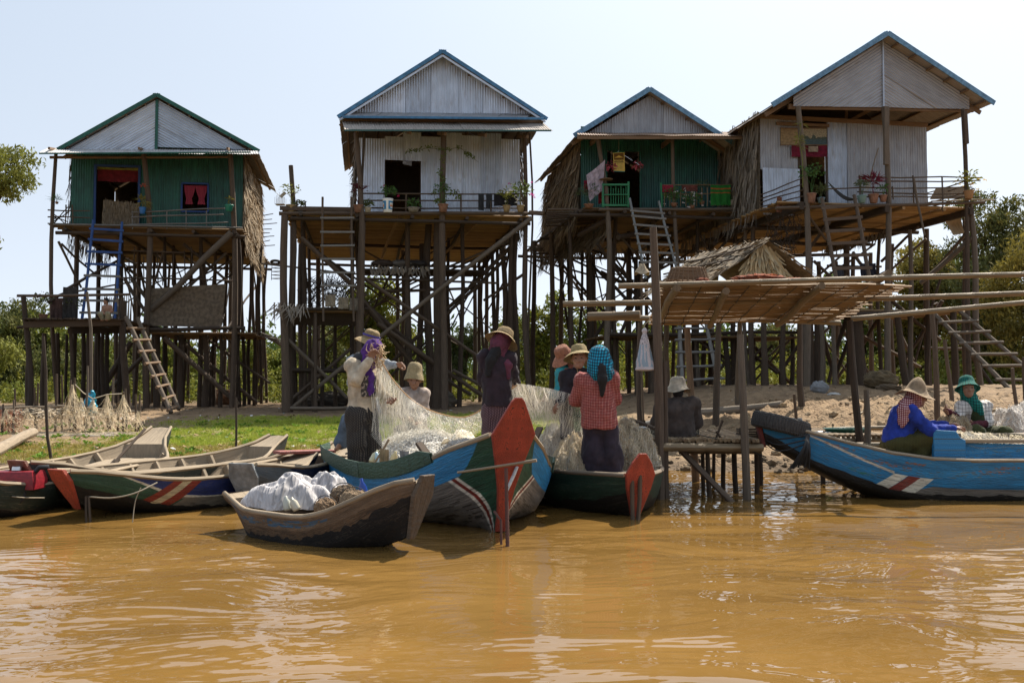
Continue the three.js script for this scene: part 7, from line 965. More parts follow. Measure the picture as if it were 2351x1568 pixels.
{
// small thatched hut
const hF = frame(1752,650,18.5,0.3),h = thing('thatched_hut','small hut with palm leaf gable and sagging thatch roof behind the shelter','hut',hF.base(),undefined,hF.turn),fy = hF.floor,hw = 0.92,ap = fy + 0.78,e = fy + 0.12;
for (const s of [-1,1]) { const R0 = V(0,ap,0.22),R1 = V(0,ap + 0.05,-2.6),E0 = V(s*1.2,e - 0.14,0.22),E1 = V(s*1.2,e - 0.14,-2.6);loc(h,'roof_thatch',s < 0 ? thatch(R1,R0,E0,E1,{ rows: 7,per: 28,len: 0.45,wid: 0.045,out: 0.04,jitter: 0.25,shaggy: 0.12,tone: 0.85 }) : thatch(R0,R1,E1,E0,{ rows: 7,per: 24,len: 0.45,wid: 0.045,out: 0.04,jitter: 0.25,shaggy: 0.12,tone: 0.8 }),M.thatch,{ kind: 'stuff' });loc(h,'roof_lining',quadGeo(R0.clone().add(V(0,-0.03,0)),R1.clone().add(V(0,-0.03,0)),E1,E0),M.mat);}
loc(h,'gable_leaves',thatch(V(-0.12,ap - 0.05,0.04),V(0.12,ap - 0.05,0.04),V(hw,fy - 0.45,0.06),V(-hw,fy - 0.45,0.06),{ rows: 10,per: 46,len: 0.34,wid: 0.06,out: 0.07,jitter: 0.5,shaggy: 0.12,tone: 1.0 }),M.thatchPale,{ kind: 'stuff' });loc(h,'gable_lining',quadGeo(V(-0.05,ap - 0.08,0),V(0.05,ap - 0.08,0),V(hw,fy - 0.4,0),V(-hw,fy - 0.4,0)),M.mat);
for (const s of [-1,1]) loc(h,'wall_lining',quadGeo(V(s*hw,e,0),V(s*hw,e,-2.4),V(s*hw,fy - 0.5,-2.4),V(s*hw,fy - 0.5,0)),M.mat);slats(h,hF,-hw - 0.1,hw + 0.1,-0.05,2.4,M.slatd,0.1,0.03,fy - 0.45);for (const sx of [-0.85,0.85]) for (const l of [0.1,2.3]) postX(h,hF,sx,fy - 0.4,l,0.06);for (const a of [0.3,0.62]) loc(h,'roof_pole',pole(V(-lerp(0.06,1.2,a),lerp(ap,e - 0.1,a) + 0.08,0.3),V(-lerp(0.06,1.2,a),lerp(ap,e - 0.1,a) + 0.1,-2.6),0.02),M.dark[1]);
}
// poles, logs, blocks on the bank
const stake = (label,u,v,d,ub,r,m) => { const b = onGround(ub,d);b.y -= 0.2;const q = thing('bare_stake',label,'stake',b,undefined);add(q,'stake',pole(at(u,v,d),b,r*0.8,r,0.02,4),m);};
stake('tall thin crooked stake standing before the grey boats at the left',98,772,15.6,126,0.026,M.dark[0]);stake('tall pale pole leaning before the terrace',198,670,22,216,0.04,M.post[2]);stake('thin dark stake with a dangling line on the green bank',541,912,15.3,543,0.02,M.dark[0]);stake('thin stake rising from the mud behind the tyre',1824,905,14.8,1826,0.028,M.post[0]);stake('crooked stake between the two seated persons',2170,780,19,2186,0.045,M.post[0]);stake('short bent stake right of the green hat',2326,845,17,2342,0.035,M.post[0]);stake('upright stake at the far right edge',2352,820,17.5,2356,0.035,M.post[1]);stake('thin leaning pole before the silver house left stilt',724,720,28.4,726,0.05,M.post[1]);stake('slim stake left of the tall pole with the seated person',1478,965,12.6,1480,0.03,M.dark[1]);
const lg = (label,a,b,r,m) => { const q = thing('log',label,'log',a.clone());add(q,'log',tube(stickPts(a,b,0.012,5),r,r*0.8,10,true,new Soup(),0.05).geo(),m);};
lg('pale stripped log lying on the left bank',onGround(-30,15.4).add(V(0,0.08,0)),onGround(78,19).add(V(0,0.16,0)),0.11,M.pale);lg('pale log end behind the red checked shirt',onGround(1415,17.5).add(V(0,0.12,0)),onGround(1475,19).add(V(0,0.12,0)),0.13,M.log);lg('long weathered log lying on the mud below the ladder',onGround(1600,20.5).add(V(0,0.06,0)),onGround(1795,19.3).add(V(0,0.06,0)),0.09,M.log);lg('thin driftwood pole on the mud bank behind the platform',onGround(1440,20).add(V(0,0.06,0)),onGround(1620,21).add(V(0,0.05,0)),0.06,M.grey);
for (const [u,d,t,lab] of [[1780,16.6,0.2,'grey hollow concrete block on the mud, left one'],[1806,16.3,-0.2,'grey hollow concrete block on the mud, middle one'],[1826,16.7,0.1,'grey hollow concrete block on the mud, right one']]) { const b = onGround(u,d),q = thing('concrete_block',lab,'block',b,'concrete blocks on the mud',t),sh = new THREE.Shape([[-0.1,-0.1],[0.1,-0.1],[0.1,0.1],[-0.1,0.1]].map((z) => new THREE.Vector2(...z)));const ho = new THREE.Path();ho.absarc(0,0,0.055,0,7);sh.holes.push(ho);const eg = new THREE.ExtrudeGeometry(sh,{ depth: 0.16,bevelSize: 0.006,bevelThickness: 0.006,bevelSegments: 1 });eg.rotateX(-0.5);eg.translate(0,0.09,-0.08);loc(q,'block',eg,M.concrete);}
// fence lines and drying frames far behind the silver house
for (let k = 0;k < 8;k++) { const q = thing('fence_stake','thin leaning stake of the low fence behind the drying nets, ' + ['first','second','third','fourth','fifth','sixth','seventh','eighth'][k] + ' from the left','stake',onGround(-5 + k*42,21.5),'stakes of the low fence behind the drying nets'),b = onGround(-5 + k*42 + rr(-8,8),21.5 + rr(-0.5,0.5));add(q,'stake',pole(b.clone().add(V(rr(-0.08,0.08),rr(0.6,1.25),0)),b.clone().add(V(0,-0.15,0)),0.022,0.028,0.015),pick(M.post));}
}
// ---------------------------------------------------------------- nets and loose cloth
reseed(707);
const meshAlpha = (() => { const n = 64,d = new Uint8Array(n*n*4);for (let j = 0;j < n;j++) for (let i = 0;i < n;i++) { const a = Math.abs(((i + j) / n) % 1 - 0.5),b = Math.abs(((i - j + n) / n) % 1 - 0.5),k = Math.min(a,b) < 0.05 || Math.min(0.5 - a,0.5 - b) < 0 ? 255 : 0,o = (j*n + i)*4;d[o] = d[o + 1] = d[o + 2] = k;d[o + 3] = 255;} const t = new THREE.DataTexture(d,n,n);t.wrapS = t.wrapT = THREE.RepeatWrapping;t.magFilter = THREE.LinearFilter;t.needsUpdate = true;return t;})();
const netMat = (r,g,b,rep = 34) => { const t = meshAlpha.clone();t.repeat.set(rep,rep);t.needsUpdate = true;return new THREE.MeshPhysicalMaterial({ color: rgb(r,g,b),alphaMap: t,transparent: true,alphaTest: 0.5,side: THREE.DoubleSide,roughness: 0.7,transmission: 0.35,thickness: 0 });};
function netSheet(top,bot,n,m,fold,sd,drift = 0) {   // a draped net between two curves
const A = new THREE.CatmullRomCurve3(top),B = new THREE.CatmullRomCurve3(bot),S = new Soup(),L = A.getLength();
for (let j = 0;j <= m;j++) for (let i = 0;i <= n;i++) { const s = i / n,t = j / m,p = A.getPoint(s).lerp(B.getPoint(clamp(s + drift*t)),t),h = Math.sin(Math.PI*Math.min(1,t*1.2 + 0.1));p.z += fold*h*(N2(s*7 + sd,t*1.2) + 0.5*N2(s*19 + sd,t*2));p.x += fold*0.5*h*N2(s*6 + sd + 20,t*1.5);p.y += fold*0.25*h*N2(s*5 + sd,7);S.v(p.x,p.y,p.z,s*L,t*A.getPoint(s).distanceTo(B.getPoint(s)));}
for (let j = 0;j < m;j++) for (let i = 0;i < n;i++) { const k = j*(n + 1) + i;S.quad(k,k + 1,k + n + 2,k + n + 1);}
return S.geo();
}
function strands(top,bot,cnt,r,sd,T = new Soup()) { const A = new THREE.CatmullRomCurve3(top),B = new THREE.CatmullRomCurve3(bot);for (let k = 0;k < cnt;k++) { const s = rnd(),s2 = clamp(s + rr(-0.12,0.12)),a = A.getPoint(s),b = B.getPoint(s2).lerp(a,rr(0,0.5)),q = a.clone().lerp(b,0.5).add(V(rr(-0.06,0.06),rr(-0.08,0.02),rr(-0.08,0.08)));tube([a,a.clone().lerp(q,0.5).add(V(rr(-0.02,0.02),-0.01,0)),q,b],r,r,3,false,T);} return T;}
// a low mound on a polar grid: r is its half width, height and half depth; lumps and folds come from noise
function mound(c,r,sd,lump = 0.3,fold = 0.1,n = 30,m = 72) {
const S = new Soup(),at2 = (q,a) => { const e = 1 + 0.16*N2(Math.cos(a)*1.4 + sd,Math.sin(a)*1.4),x = Math.cos(a)*q*e,z = Math.sin(a)*q*e,y = Math.pow(Math.max(0,1 - q*q),0.85)*(1 + lump*N2(x*1.2 + sd,z*1.2) + lump*0.3*N2(x*2.6,z*2.6 + sd)) + fold*(1 - q*q*0.6)*(Math.abs(N2(x*1.1 + sd*2 + 0.4*z,z*0.8)) + 0.35*Math.abs(N2(x*2.1 + sd,z*1.6 - x)) + 0.1*N2(x*4 + sd,z*4) - 0.3);return V(c.x + x*r.x,c.y + y*r.y,c.z + z*r.z);};
for (let j = 0;j <= n;j++) for (let i = 0;i <= m;i++) { const p = at2(j / n,i / m*Math.PI*2);S.v(p.x,p.y,p.z,(p.x - c.x)*1,(p.z - c.z)*1 + (p.y - c.y));}
for (let j = 0;j < n;j++) for (let i = 0;i < m;i++) { const k = j*(m + 1) + i;S.quad(k,k + m + 1,k + m + 2,k + 1);}
return [S.geo(),at2];
}
// a heap of net: a low mound wrapped in loose threads
function heap(label,c,r,col,threads = 500,thread = 0.0022,sd = 1,thrCol) {
const g = thing('net_heap',label,'net',c.clone()),[e,f] = mound(c,r,sd,0.26,0.09);
add(g,'heap',e,new THREE.MeshPhysicalMaterial({ color: rgb(...col),roughness: 1,side: THREE.DoubleSide,map: reps(stainT,1.6,1.6),bumpMap: reps(noiseB,2,2),bumpScale: 0.03,transmission: 0.45,thickness: 0 }));
const T = new Soup();for (let k = 0;k < threads;k++) { let q = Math.sqrt(rnd())*0.95,a = rr(0,6.28),va = rr(-1,1),vq = rr(-0.6,0.6);const pts = [];for (let i = 0;i < 7;i++) { const p = f(q,a);p.y += 0.004 + 0.05*rnd()*rnd()*r.y / 0.3;pts.push(p);a += va*0.12 + rr(-0.08,0.08);q = clamp(q + vq*0.08 + rr(-0.04,0.04),0.02,1);} tube(pts,thread,thread,3,false,T);}
add(g,'loose_threads',T.geo(),std({ color: rgb(...(thrCol ?? col)),roughness: 0.9 }),{ kind: 'stuff' });return g;
}
heap('white net heaped in the big painted boat, widest heap',at(985,1052,10.9),V(0.72,0.26,0.85),[0.80,0.76,0.68],700,0.0024,3);heap('greyer net heap just left of the red diamond prow',at(1062,1046,10.1),V(0.28,0.15,0.35),[0.62,0.58,0.52],260,0.002,8);
heap('beige net heap left of the red checked shirt',at(1318,1082,10.55),V(0.3,0.33,0.5),[0.66,0.54,0.36],520,0.002,14);heap('beige net heap right of the red checked shirt',at(1440,1075,10.9),V(0.36,0.46,0.55),[0.6,0.5,0.34],620,0.002,19);heap('pale net spread beside the person in black',at(1275,1060,11.3),V(0.3,0.34,0.5),[0.66,0.6,0.5],420,0.002,23);
heap('white net piled at the right edge behind the green hat',at(2345,1000,12.6),V(0.42,0.36,0.5),[0.75,0.70,0.64],420,0.0024,27);heap('tan net in the lap of the green hatted person',at(2190,990,12.2),V(0.24,0.2,0.25),[0.46,0.36,0.22],320,0.002,31);
{ // the net held up between the people
const g = thing('fishing_net','fine cream net held up between the people in the big boat','net',at(1000,1000,10.6)),P = (u,v,d) => at(u,v,d);
const top = [P(866,812,10.42),P(884,845,10.5),P(915,888,10.55),P(955,925,10.6),P(1010,950,10.6),P(1070,957,10.6),P(1130,925,10.55),P(1187,884,10.3)],bot = [P(852,1000,10.35),P(880,1030,10.4),P(905,1035,10.45),P(950,1010,10.5),P(1010,1005,10.55),P(1070,1005,10.6),P(1140,960,10.6),P(1200,940,10.4)];
for (let k = 0;k < 3;k++) add(g,'net_layer',netSheet(top.map((p) => p.clone().add(V(0,0,-0.05*k))),bot.map((p) => p.clone().add(V(0.02*k,0,-0.12*k))),110,30,0.10,k*17,k*0.06),netMat(0.86,0.82,0.72,40 + k*5));
add(g,'threads',strands(top,bot,200,0.002,1).geo(),std({ color: rgb(0.85,0.8,0.7),roughness: 0.8 }),{ kind: 'stuff' });add(g,'head_rope',tube(new THREE.CatmullRomCurve3(top).getPoints(40),0.006,0.006,5,false).geo(),std({ color: rgb(0.42,0.24,0.10),roughness: 0.9 }));
const T = new Soup(),hc = P(866,812,10.4);for (let k = 0;k < 120;k++) { const a = hc.clone().add(V(rr(-0.1,0.08),rr(-0.12,0.12),rr(-0.05,0.08))),b = a.clone().add(V(rr(-0.06,0.06),rr(-0.1,0.05),rr(-0.05,0.05)));tube([a,a.clone().lerp(b,0.5).add(V(rr(-0.03,0.03),rr(-0.02,0.02),0)),b],0.0032,0.003,3,false,T);} add(g,'bunched_mesh',T.geo(),std({ color: rgb(0.48,0.34,0.19),roughness: 0.9 }),{ kind: 'stuff' });
const g2 = thing('fishing_net','net stretched from the plum top to the group of three','net',at(1240,960,10.9)),t2 = [P(1186,880,10.3),P(1215,884,10.5),P(1262,892,10.8),P(1318,908,10.9),P(1345,925,10.8)],b2 = [P(1200,960,10.5),P(1225,975,10.6),P(1260,985,10.8),P(1300,1010,10.9),P(1340,1030,10.8)];
for (let k = 0;k < 3;k++) add(g2,'net_layer',netSheet(t2.map((p) => p.clone().add(V(0,0,-0.06*k))),b2.map((p) => p.clone().add(V(0,0.02*k,-0.1*k))),70,24,0.08,40 + k*9),netMat(0.82,0.77,0.66,38 + 5*k));add(g2,'threads',strands(t2,b2,110,0.002,2).geo(),std({ color: rgb(0.82,0.76,0.65),roughness: 0.8 }),{ kind: 'stuff' });
const g3 = thing('green_net','green netting bunched under the elbow of the red checked shirt','net',at(1325,960,10.6));add(g3,'net_layer',netSheet([P(1312,908,10.5),P(1326,905,10.45),P(1340,912,10.4)],[P(1318,985,10.5),P(1334,990,10.45),P(1348,980,10.4)],20,14,0.05,3),netMat(0.08,0.25,0.13,40));add(g3,'net_layer',netSheet([P(1305,912,10.55),P(1320,908,10.5),P(1335,916,10.45)],[P(1300,975,10.55),P(1322,990,10.5),P(1340,985,10.45)],20,14,0.06,9),netMat(0.35,0.3,0.2,36));
const g4 = thing('fishing_net','thin grey net laid over the side of the long blue boat','net',at(2260,1015,11.3));add(g4,'net_layer',netSheet([P(2170,985,11.6),P(2230,992,11.6),P(2330,1005,11.5),P(2420,1010,11.5)],[P(2205,1014,11.0),P(2250,1030,10.96),P(2330,1026,10.96),P(2420,1026,10.96)],50,14,0.03,8),netMat(0.40,0.36,0.26,26));add(g4,'threads',strands([P(2170,985,11.6),P(2420,1005,11.5)],[P(2210,1016,11.0),P(2420,1022,10.97)],90,0.002,3).geo(),std({ color: rgb(0.5,0.42,0.28) }),{ kind: 'stuff' });
}
{ // drying nets at the left, hung on stakes
const d = 21,g = thing('drying_net','tan nets hung to dry on stakes and a pole at the left','net',onGround(150,d)),P = (u,v,q = d) => at(u,v,q);
add(g,'hanging_pole',pole(P(5,938),P(150,932),0.025,0.02,0.01),M.pale);add(g,'hanging_pole',pole(P(130,932),P(322,946),0.028,0.022,0.01),M.pale);
for (const [u,v,ub] of [[78,890,84],[140,862,144],[170,868,176],[200,840,198],[168,892,170],[245,915,250],[270,905,272],[282,900,284],[320,905,318],[30,918,34],[6,928,6],[310,905,312]]) { const b = onGround(ub,d + rr(-0.3,0.3));b.y -= 0.1;add(g,'stake',pole(P(u,v,d),b,0.02,0.026,0.015),pick(M.post));}
const T5 = new Soup();for (const [u,v,w,n] of [[165,885,44,46],[185,915,60,34],[212,920,70,50],[245,908,60,34],[282,908,60,46],[316,946,40,26],[110,937,80,50],[60,938,70,44],[12,940,70,36],[150,934,70,40],[245,941,80,40]]) for (let k = 0;k < n;k++) { const u1 = u + w*rr(-1,1)*(u < 20 ? -Math.sign(-1) : 1),A = P(u + rr(-3,3),v + rr(-2,3),d - 0.1),B = onGround(u1,d - rr(0.2,1.1)),t = rr(0.35,1);B.lerp(A,1 - t);const q = A.clone().lerp(B,0.5).add(V(rr(-0.07,0.07),-0.12*t,rr(-0.1,0.1)));tube([A,A.clone().lerp(q,0.5).add(V(rr(-0.02,0.02),-0.04,0)),q,q.clone().lerp(B,0.5).add(V(rr(-0.06,0.06),-0.03,0)),B],0.0026,0.0024,3,false,T5);}
add(g,'net_strands',T5.geo(),std({ color: rgb(0.62,0.49,0.31),roughness: 0.9 }),{ kind: 'stuff' });
[[[[8,940],[60,938],[110,936],[150,936]],[[45,972],[80,985],[120,985],[150,978]],0.25],[[[150,936],[200,938],[250,941],[318,947]],[[150,975],[200,985],[260,978],[325,970]],0.25]].forEach(([t,b,f],k) => add(g,'net_layer',netSheet(t.map(([u,v]) => P(u,v,d - 0.1)),b.map(([u,v]) => P(u,v,d - 0.5)),60,16,f,k*13),netMat(0.58,0.45,0.28,11)));
add(g,'rope',tube([P(168,880),P(190,902),P(212,916),P(245,906),P(282,904)],0.012,0.012,4,false).geo(),M.rope);
heap('loose tan net lying on the ground under the drying nets, left',onGround(120,20.4),V(0.8,0.05,0.5),[0.40,0.31,0.19],260,0.003,41);heap('loose tan net lying on the ground under the drying nets, right',onGround(255,20.4),V(0.8,0.05,0.5),[0.45,0.36,0.23],260,0.003,47);
const bl = thing('blue_bag','bright blue plastic bag behind the drying nets','bag',onGround(205,22)),e = netMesh((x,y,z) => capD(x,y,z,V(0,0.1,0),V(0.05,0.42,0),0.17,0.06) + 0.04*N3(x*8,y*8,z*8),V(-0.3,-0.15,-0.3),V(0.35,0.6,0.3),0.03);loc(bl,'bag',e,std({ color: rgb(0.02,0.30,0.45),roughness: 0.4 }));bl.position.y += 0.35;
const rn = thing('red_net','rust red net bundled at the far left fence','net',onGround(20,21));add(rn,'net_layer',netSheet([P(0,940,21.2),P(20,945,21.2),P(45,940,21.2)],[P(-5,1000,21),P(20,1002,21),P(48,1000,21)],24,14,0.2,77),netMat(0.28,0.09,0.045,16));add(rn,'threads',strands([P(-5,940),P(48,940)],[P(-5,1000),P(48,1000)],60,0.005,5).geo(),std({ color: rgb(0.28,0.09,0.045) }),{ kind: 'stuff' });
}
{ // cloths and loads in the boats
const crumple = (name,label,cat,c,r,m,sd,f = 2.2,amp = 0.42) => { const g = thing(name,label,cat,c.clone().add(V(0,-r.y*0.6,0))),e = new THREE.SphereGeometry(1,64,40),p = e.attributes.position;for (let i = 0;i < p.count;i++) { const x = p.getX(i),y = p.getY(i),z = p.getZ(i),n1 = N3(x*f + sd,y*f,z*f),n2 = N3(x*f*2.3 + sd,y*f*2.3,z*f*2.3),k = 0.94 + amp*0.9*(Math.abs(n1) - 0.25) + amp*0.42*(Math.abs(n2) - 0.25) + 0.012*N3(x*12,y*12,z*12 + sd);p.setXYZ(i,c.x + x*k*r.x,c.y + y*k*r.y,c.z + z*k*r.z);} e.computeVertexNormals();const uv = e.attributes.uv;for (let i = 0;i < uv.count;i++) uv.setXY(i,uv.getX(i)*3,uv.getY(i)*1.5);add(g,'bundle',e,m);return g;};
const tarp = new THREE.MeshPhysicalMaterial({ color: rgb(0.72,0.69,0.70),map: reps(stainT,1.2,1.2),roughness: 0.7,side: THREE.DoubleSide,transmission: 0.2,thickness: 0,bumpMap: dataTex(512,512,(u,v) => gray(255*clamp(Math.abs(fbm(u*4,v*4,3))*1.8 + 0.3*Math.abs(N2(u*13,v*13)))),false,[1.5,1.5]),bumpScale: 0.014 });
for (const [lab,c,r,sd] of [['crumpled white plastic sheet over the load of the small grey boat',at(668,1162,8.72),V(0.42,0.24,0.3),4],['raised right end of crumpled white sheeting behind the brown bundles',at(748,1150,8.85),V(0.24,0.24,0.22),21]]) { const g = thing('white_tarp',lab,'tarp',c);add(g,'sheet',mound(c,r,sd,0.2,0.2,44,96)[0],tarp);}
crumple('white_parcel','small white parcel at the stern of the small grey boat','parcel',at(585,1150,8.75),V(0.09,0.055,0.08),M.white,8,1.6,0.2);
const brown = (r,g,b) => std({ color: rgb(r,g,b),map: weaveT,bumpMap: noiseB,bumpScale: 0.03,roughness: 0.95 });
for (const [u,v,d,rx,ry,c,lab] of [[747,1167,8.2,0.1,0.09,[0.46,0.31,0.19],'squat brown bundle at the near edge of the small grey boat'],[812,1155,8.2,0.13,0.115,[0.52,0.38,0.25],'tied brown sack in the middle of the small grey boat'],[882,1150,8.15,0.13,0.10,[0.42,0.29,0.19],'slumped brown sack nearest the bow of the small grey boat'],[790,1140,8.5,0.12,0.1,[0.32,0.23,0.15],'darker brown sack behind the tied sack']]) { const q = crumple('tied_sack',lab,'sack',at(u,v,d),V(rx,ry,0.11),brown(...c.map((q) => q*1.25)),u,1.2,0.18),cc = at(u,v,d);for (let k = 0;k < 1;k++) { const pts = [],ph = 0.4;for (let i = 0;i <= 18;i++) { const a = i / 18*6.283;pts.push(V(cc.x + rx*1.16*Math.cos(a)*Math.cos(ph),cc.y + ry*1.16*Math.sin(a),cc.z + 0.13*Math.cos(a)*Math.sin(ph)));} add(q,'cord',tube(pts,0.004,0.004,4,false).geo(),M.ropeDark);} }
const bottle = (label,u,v,d,h,col) => { const q = thing('plastic_bottle',label,'bottle',at(u,v,d)),b = at(u,v,d),L = new THREE.LatheGeometry([[0,0],[0.032,0.002],[0.035,0.02],[0.034,h*0.62],[0.014,h*0.85],[0.014,h],[0,h]].map((z) => new THREE.Vector2(...z)),16);L.rotateZ(rr(-0.5,0.5));L.translate(b.x,b.y,b.z);add(q,'body',L,std({ color: rgb(...col),roughness: 0.25 }));};
bottle('blue plastic bottle among the sacks of the small grey boat',838,1150,8.4,0.19,[0.02,0.06,0.30]);bottle('pale bottle at the near edge of the small grey boat',660,1172,8.45,0.12,[0.5,0.5,0.42]);bottle('second pale bottle at the near edge of the small grey boat',682,1172,8.4,0.12,[0.55,0.5,0.38]);bottle('cream bottle on the stern of the big painted boat',852,1062,10.1,0.14,[0.6,0.55,0.35]);bottle('yellow cream float on the stern of the big painted boat',900,1065,10.0,0.13,[0.62,0.5,0.25]);bottle('pale blue bottle on the stern of the big painted boat',872,1064,10.05,0.12,[0.4,0.55,0.6]);
const rag = (label,a,b,h,col,f = 2,taper = 0.2) => { const q = thing('hanging_rag',label,'cloth',a.clone().add(V(0,-h,0)));add(q,'cloth',drape(a,b,h,f,0.035,10,12,taper,0.1),cloth(rgb(...col)));};
rag('grey rag hung over the side of the big painted boat',at(918,1034,9.35),at(938,1036,9.33),0.27,[0.26,0.28,0.31]);rag('cream rag hung over the stern quarter, left strip',at(846,1060,9.5),at(858,1060,9.48),0.30,[0.45,0.37,0.24]);rag('tan rag on a stick over the stern quarter',at(872,1030,9.5),at(892,1032,9.48),0.34,[0.42,0.32,0.19],2,-0.3);
{ const q = thing('rag_stick','crooked stick carrying the tan rag','stick',at(866,1085,9.5));add(q,'stick',pole(at(893,1008,9.5),at(852,1075,9.6),0.012),M.pale);}
// cream sheet spread on the nets
const sh = thing('cream_sheet','bright cream cloth spread over the nets left of the red prow','cloth',at(1040,1000,10.9)),S = new Soup(),n = 34,m = 22;for (let j = 0;j <= m;j++) for (let i = 0;i <= n;i++) { const s = i / n,t = j / m,p = at(lerp(985,1100,s),1010,10.3 + t*0.9),ridge = 0.12*Math.exp(-Math.pow((s - 0.38 - 0.25*t)*6,2)) + 0.1*Math.exp(-Math.pow((s - 0.78)*5,2));S.v(p.x + 0.05*N2(t*4,s*2),0.56 + ridge + 0.06*N2(s*4,t*4) + 0.03*(0.5 - Math.abs(N2(s*9,t*7))),p.z,s,t);} for (let j = 0;j < m;j++) for (let i = 0;i < n;i++) { const k = j*(n + 1) + i;S.quad(k,k + 1,k + n + 2,k + n + 1);} add(sh,'sheet',S.geo(),new THREE.MeshPhysicalMaterial({ color: rgb(0.78,0.70,0.55),roughness: 0.8,side: THREE.DoubleSide,transmission: 0.25,thickness: 0 }));
// red crate
const rc = thing('red_crate','small red plastic basket frame beside the cream sheet','basket',at(1050,1055,9.4)),cr = std({ color: rgb(0.5,0.02,0.025),roughness: 0.4 }),c = at(1049,1048,9.4);for (const [a,b] of [[[-0.06,-0.03],[-0.06,0.06]],[[0.06,-0.03],[0.06,0.06]],[[-0.066,0.06],[0.066,0.06]],[[-0.066,-0.03],[0.066,-0.03]]]) for (const z of [0,-0.12]) add(rc,'bar',plank(V(c.x + a[0],c.y + a[1],c.z + z),V(c.x + b[0],c.y + b[1],c.z + z),0.012,0.012),cr);for (const x of [-0.06,0.06]) add(rc,'bar',plank(V(c.x + x,c.y + 0.06,c.z),V(c.x + x,c.y + 0.06,c.z - 0.12),0.012,0.012),cr);
// hoops and traps at the stern of the big boat
for (let k = 0;k < 3;k++) { const q = thing('wood_bracket',['lowest','middle','topmost'][k] + ' of the short wooden brackets at the stern quarter of the big boat','bracket',at(795 + k*14,1050,10.6),'wooden brackets at the stern quarter'),b = at(792 + k*15,1042 - k*6,10.6);add(q,'arm',plank(b,b.clone().add(V(0.1,0.03,-0.02)),0.06,0.02),M.log);add(q,'foot',plank(b.clone().add(V(0.09,0.03,0)),b.clone().add(V(0.12,-0.13,0)),0.05,0.02),M.log);}
}
// ---------------------------------------------------------------- pots, plants, laundry, posters
reseed(808);
function leafSpray(S,c,n,r,len,wid,upBias = 0.5) { for (let k = 0;k < n;k++) { const d = V(rr(-1,1),rr(-0.3,1) + upBias,rr(-1,1)).normalize(),p = c.clone().addScaledVector(d,r*Math.pow(rnd(),0.6)),t = d.clone().add(V(rr(-0.6,0.6),rr(-0.8,0.3),rr(-0.6,0.6))).normalize(),b = t.clone().cross(V(rr(-1,1),rr(-1,1),rr(-1,1))).normalize(),l = len*rr(0.6,1.3),w = wid*rr(0.7,1.2);const q = (a,e,f = 0) => { const z = p.clone().addScaledVector(t,a).addScaledVector(b,e);return S.v(z.x,z.y + f,z.z);};const i0 = q(0,0),i1 = q(l*0.45,w,0.01),i2 = q(l,0,-0.02),i3 = q(l*0.45,-w,0.01);S.tri(i0,i1,i3);S.tri(i1,i2,i3);} }
function potted(label,F,u,v,ld,{ r = 0.11,h = 0.2,pot = M.terracotta,n = 60,spread = 0.2,tall = 0.15,len = 0.12,wid = 0.025,leaf = M.leafPot,flower,group } = {}) {
const p = F.toWorld(F.px(u,v,ld)),g = thing('potted_plant',label,'plant',p,group),L = new THREE.LatheGeometry([[0,0],[r*0.72,0],[r,h*0.85],[r*1.12,h*0.87],[r*1.12,h],[r*0.95,h],[r*0.9,h*0.9],[0,h*0.88]].map((q) => new THREE.Vector2(...q)),18);loc(g,'pot',L,pot);
const S = new Soup();leafSpray(S,V(0,h + tall,0),n,spread,len,wid);for (let k = 0;k < 5;k++) tube([V(0,h*0.9,0),V(rr(-0.05,0.05),h + tall*0.5,rr(-0.05,0.05)),V(rr(-1,1)*spread*0.6,h + tall + rr(0,spread*0.5),rr(-1,1)*spread*0.6)],0.008,0.004,4,false,S);loc(g,'foliage',S.geo(),leaf);
if (flower) { const T = new Soup();for (let k = 0;k < flower[1];k++) leafSpray(T,V(rr(-1,1)*spread,h + tall + rr(-0.6,0.9)*spread,rr(-1,1)*spread),7,0.035,0.04,0.022);loc(g,'flowers',T.geo(),leafMat(...flower[0],0.3));}
return g;
}
const tin = std({ color: rgb(0.42,0.30,0.14),map: stainT,roughness: 0.7 }),plasticBlue = std({ color: rgb(0.03,0.16,0.42),roughness: 0.4 }),plasticGreen = std({ color: rgb(0.02,0.22,0.14),roughness: 0.4 }),pale = std({ color: rgb(0.5,0.44,0.33),map: stainT,roughness: 0.8 });
// house 1
potted('blue pot with dry stalks on the middle porch post of the green house',F1,326,491,-0.16,{ r: 0.1,h: 0.2,pot: plasticBlue,n: 30,spread: 0.12,tall: 0.25,leaf: M.leafGold });potted('green pot wired to the right porch post of the green house',F1,525,485,-0.16,{ r: 0.13,h: 0.2,pot: plasticGreen,n: 16,spread: 0.1,leaf: M.leafGold });potted('spiky air plant tied to the left porch post of the green house',F1,129,468,-0.1,{ r: 0.05,h: 0.06,n: 46,spread: 0.1,tall: 0.02,len: 0.26,wid: 0.01 });potted('dark leafy plant standing on the terrace at the left',F1,98,737,-1.6,{ r: 0.12,h: 0.2,n: 150,spread: 0.35,tall: 0.3,len: 0.1,leaf: M.leafDark });potted('bushy green plant on the terrace left of the blue ladder',F1,165,737,-1.4,{ r: 0.12,h: 0.15,n: 110,spread: 0.3,tall: 0.2,leaf: M.leafDark });
{ const g = thing('hanging_fronds','dry palm fronds and orange flowers tied to the middle porch post','fronds',F1.toWorld(F1.px(328,470,-0.14)));const S = new Soup();leafSpray(S,V(0,0.1,0),50,0.12,0.3,0.012,-0.6);loc(g,'fronds',S.geo(),M.leafGold);const T = new Soup();leafSpray(T,V(0,0.55,0.02),30,0.1,0.06,0.02);loc(g,'flowers',T.geo(),leafMat(0.5,0.1,0.05));}
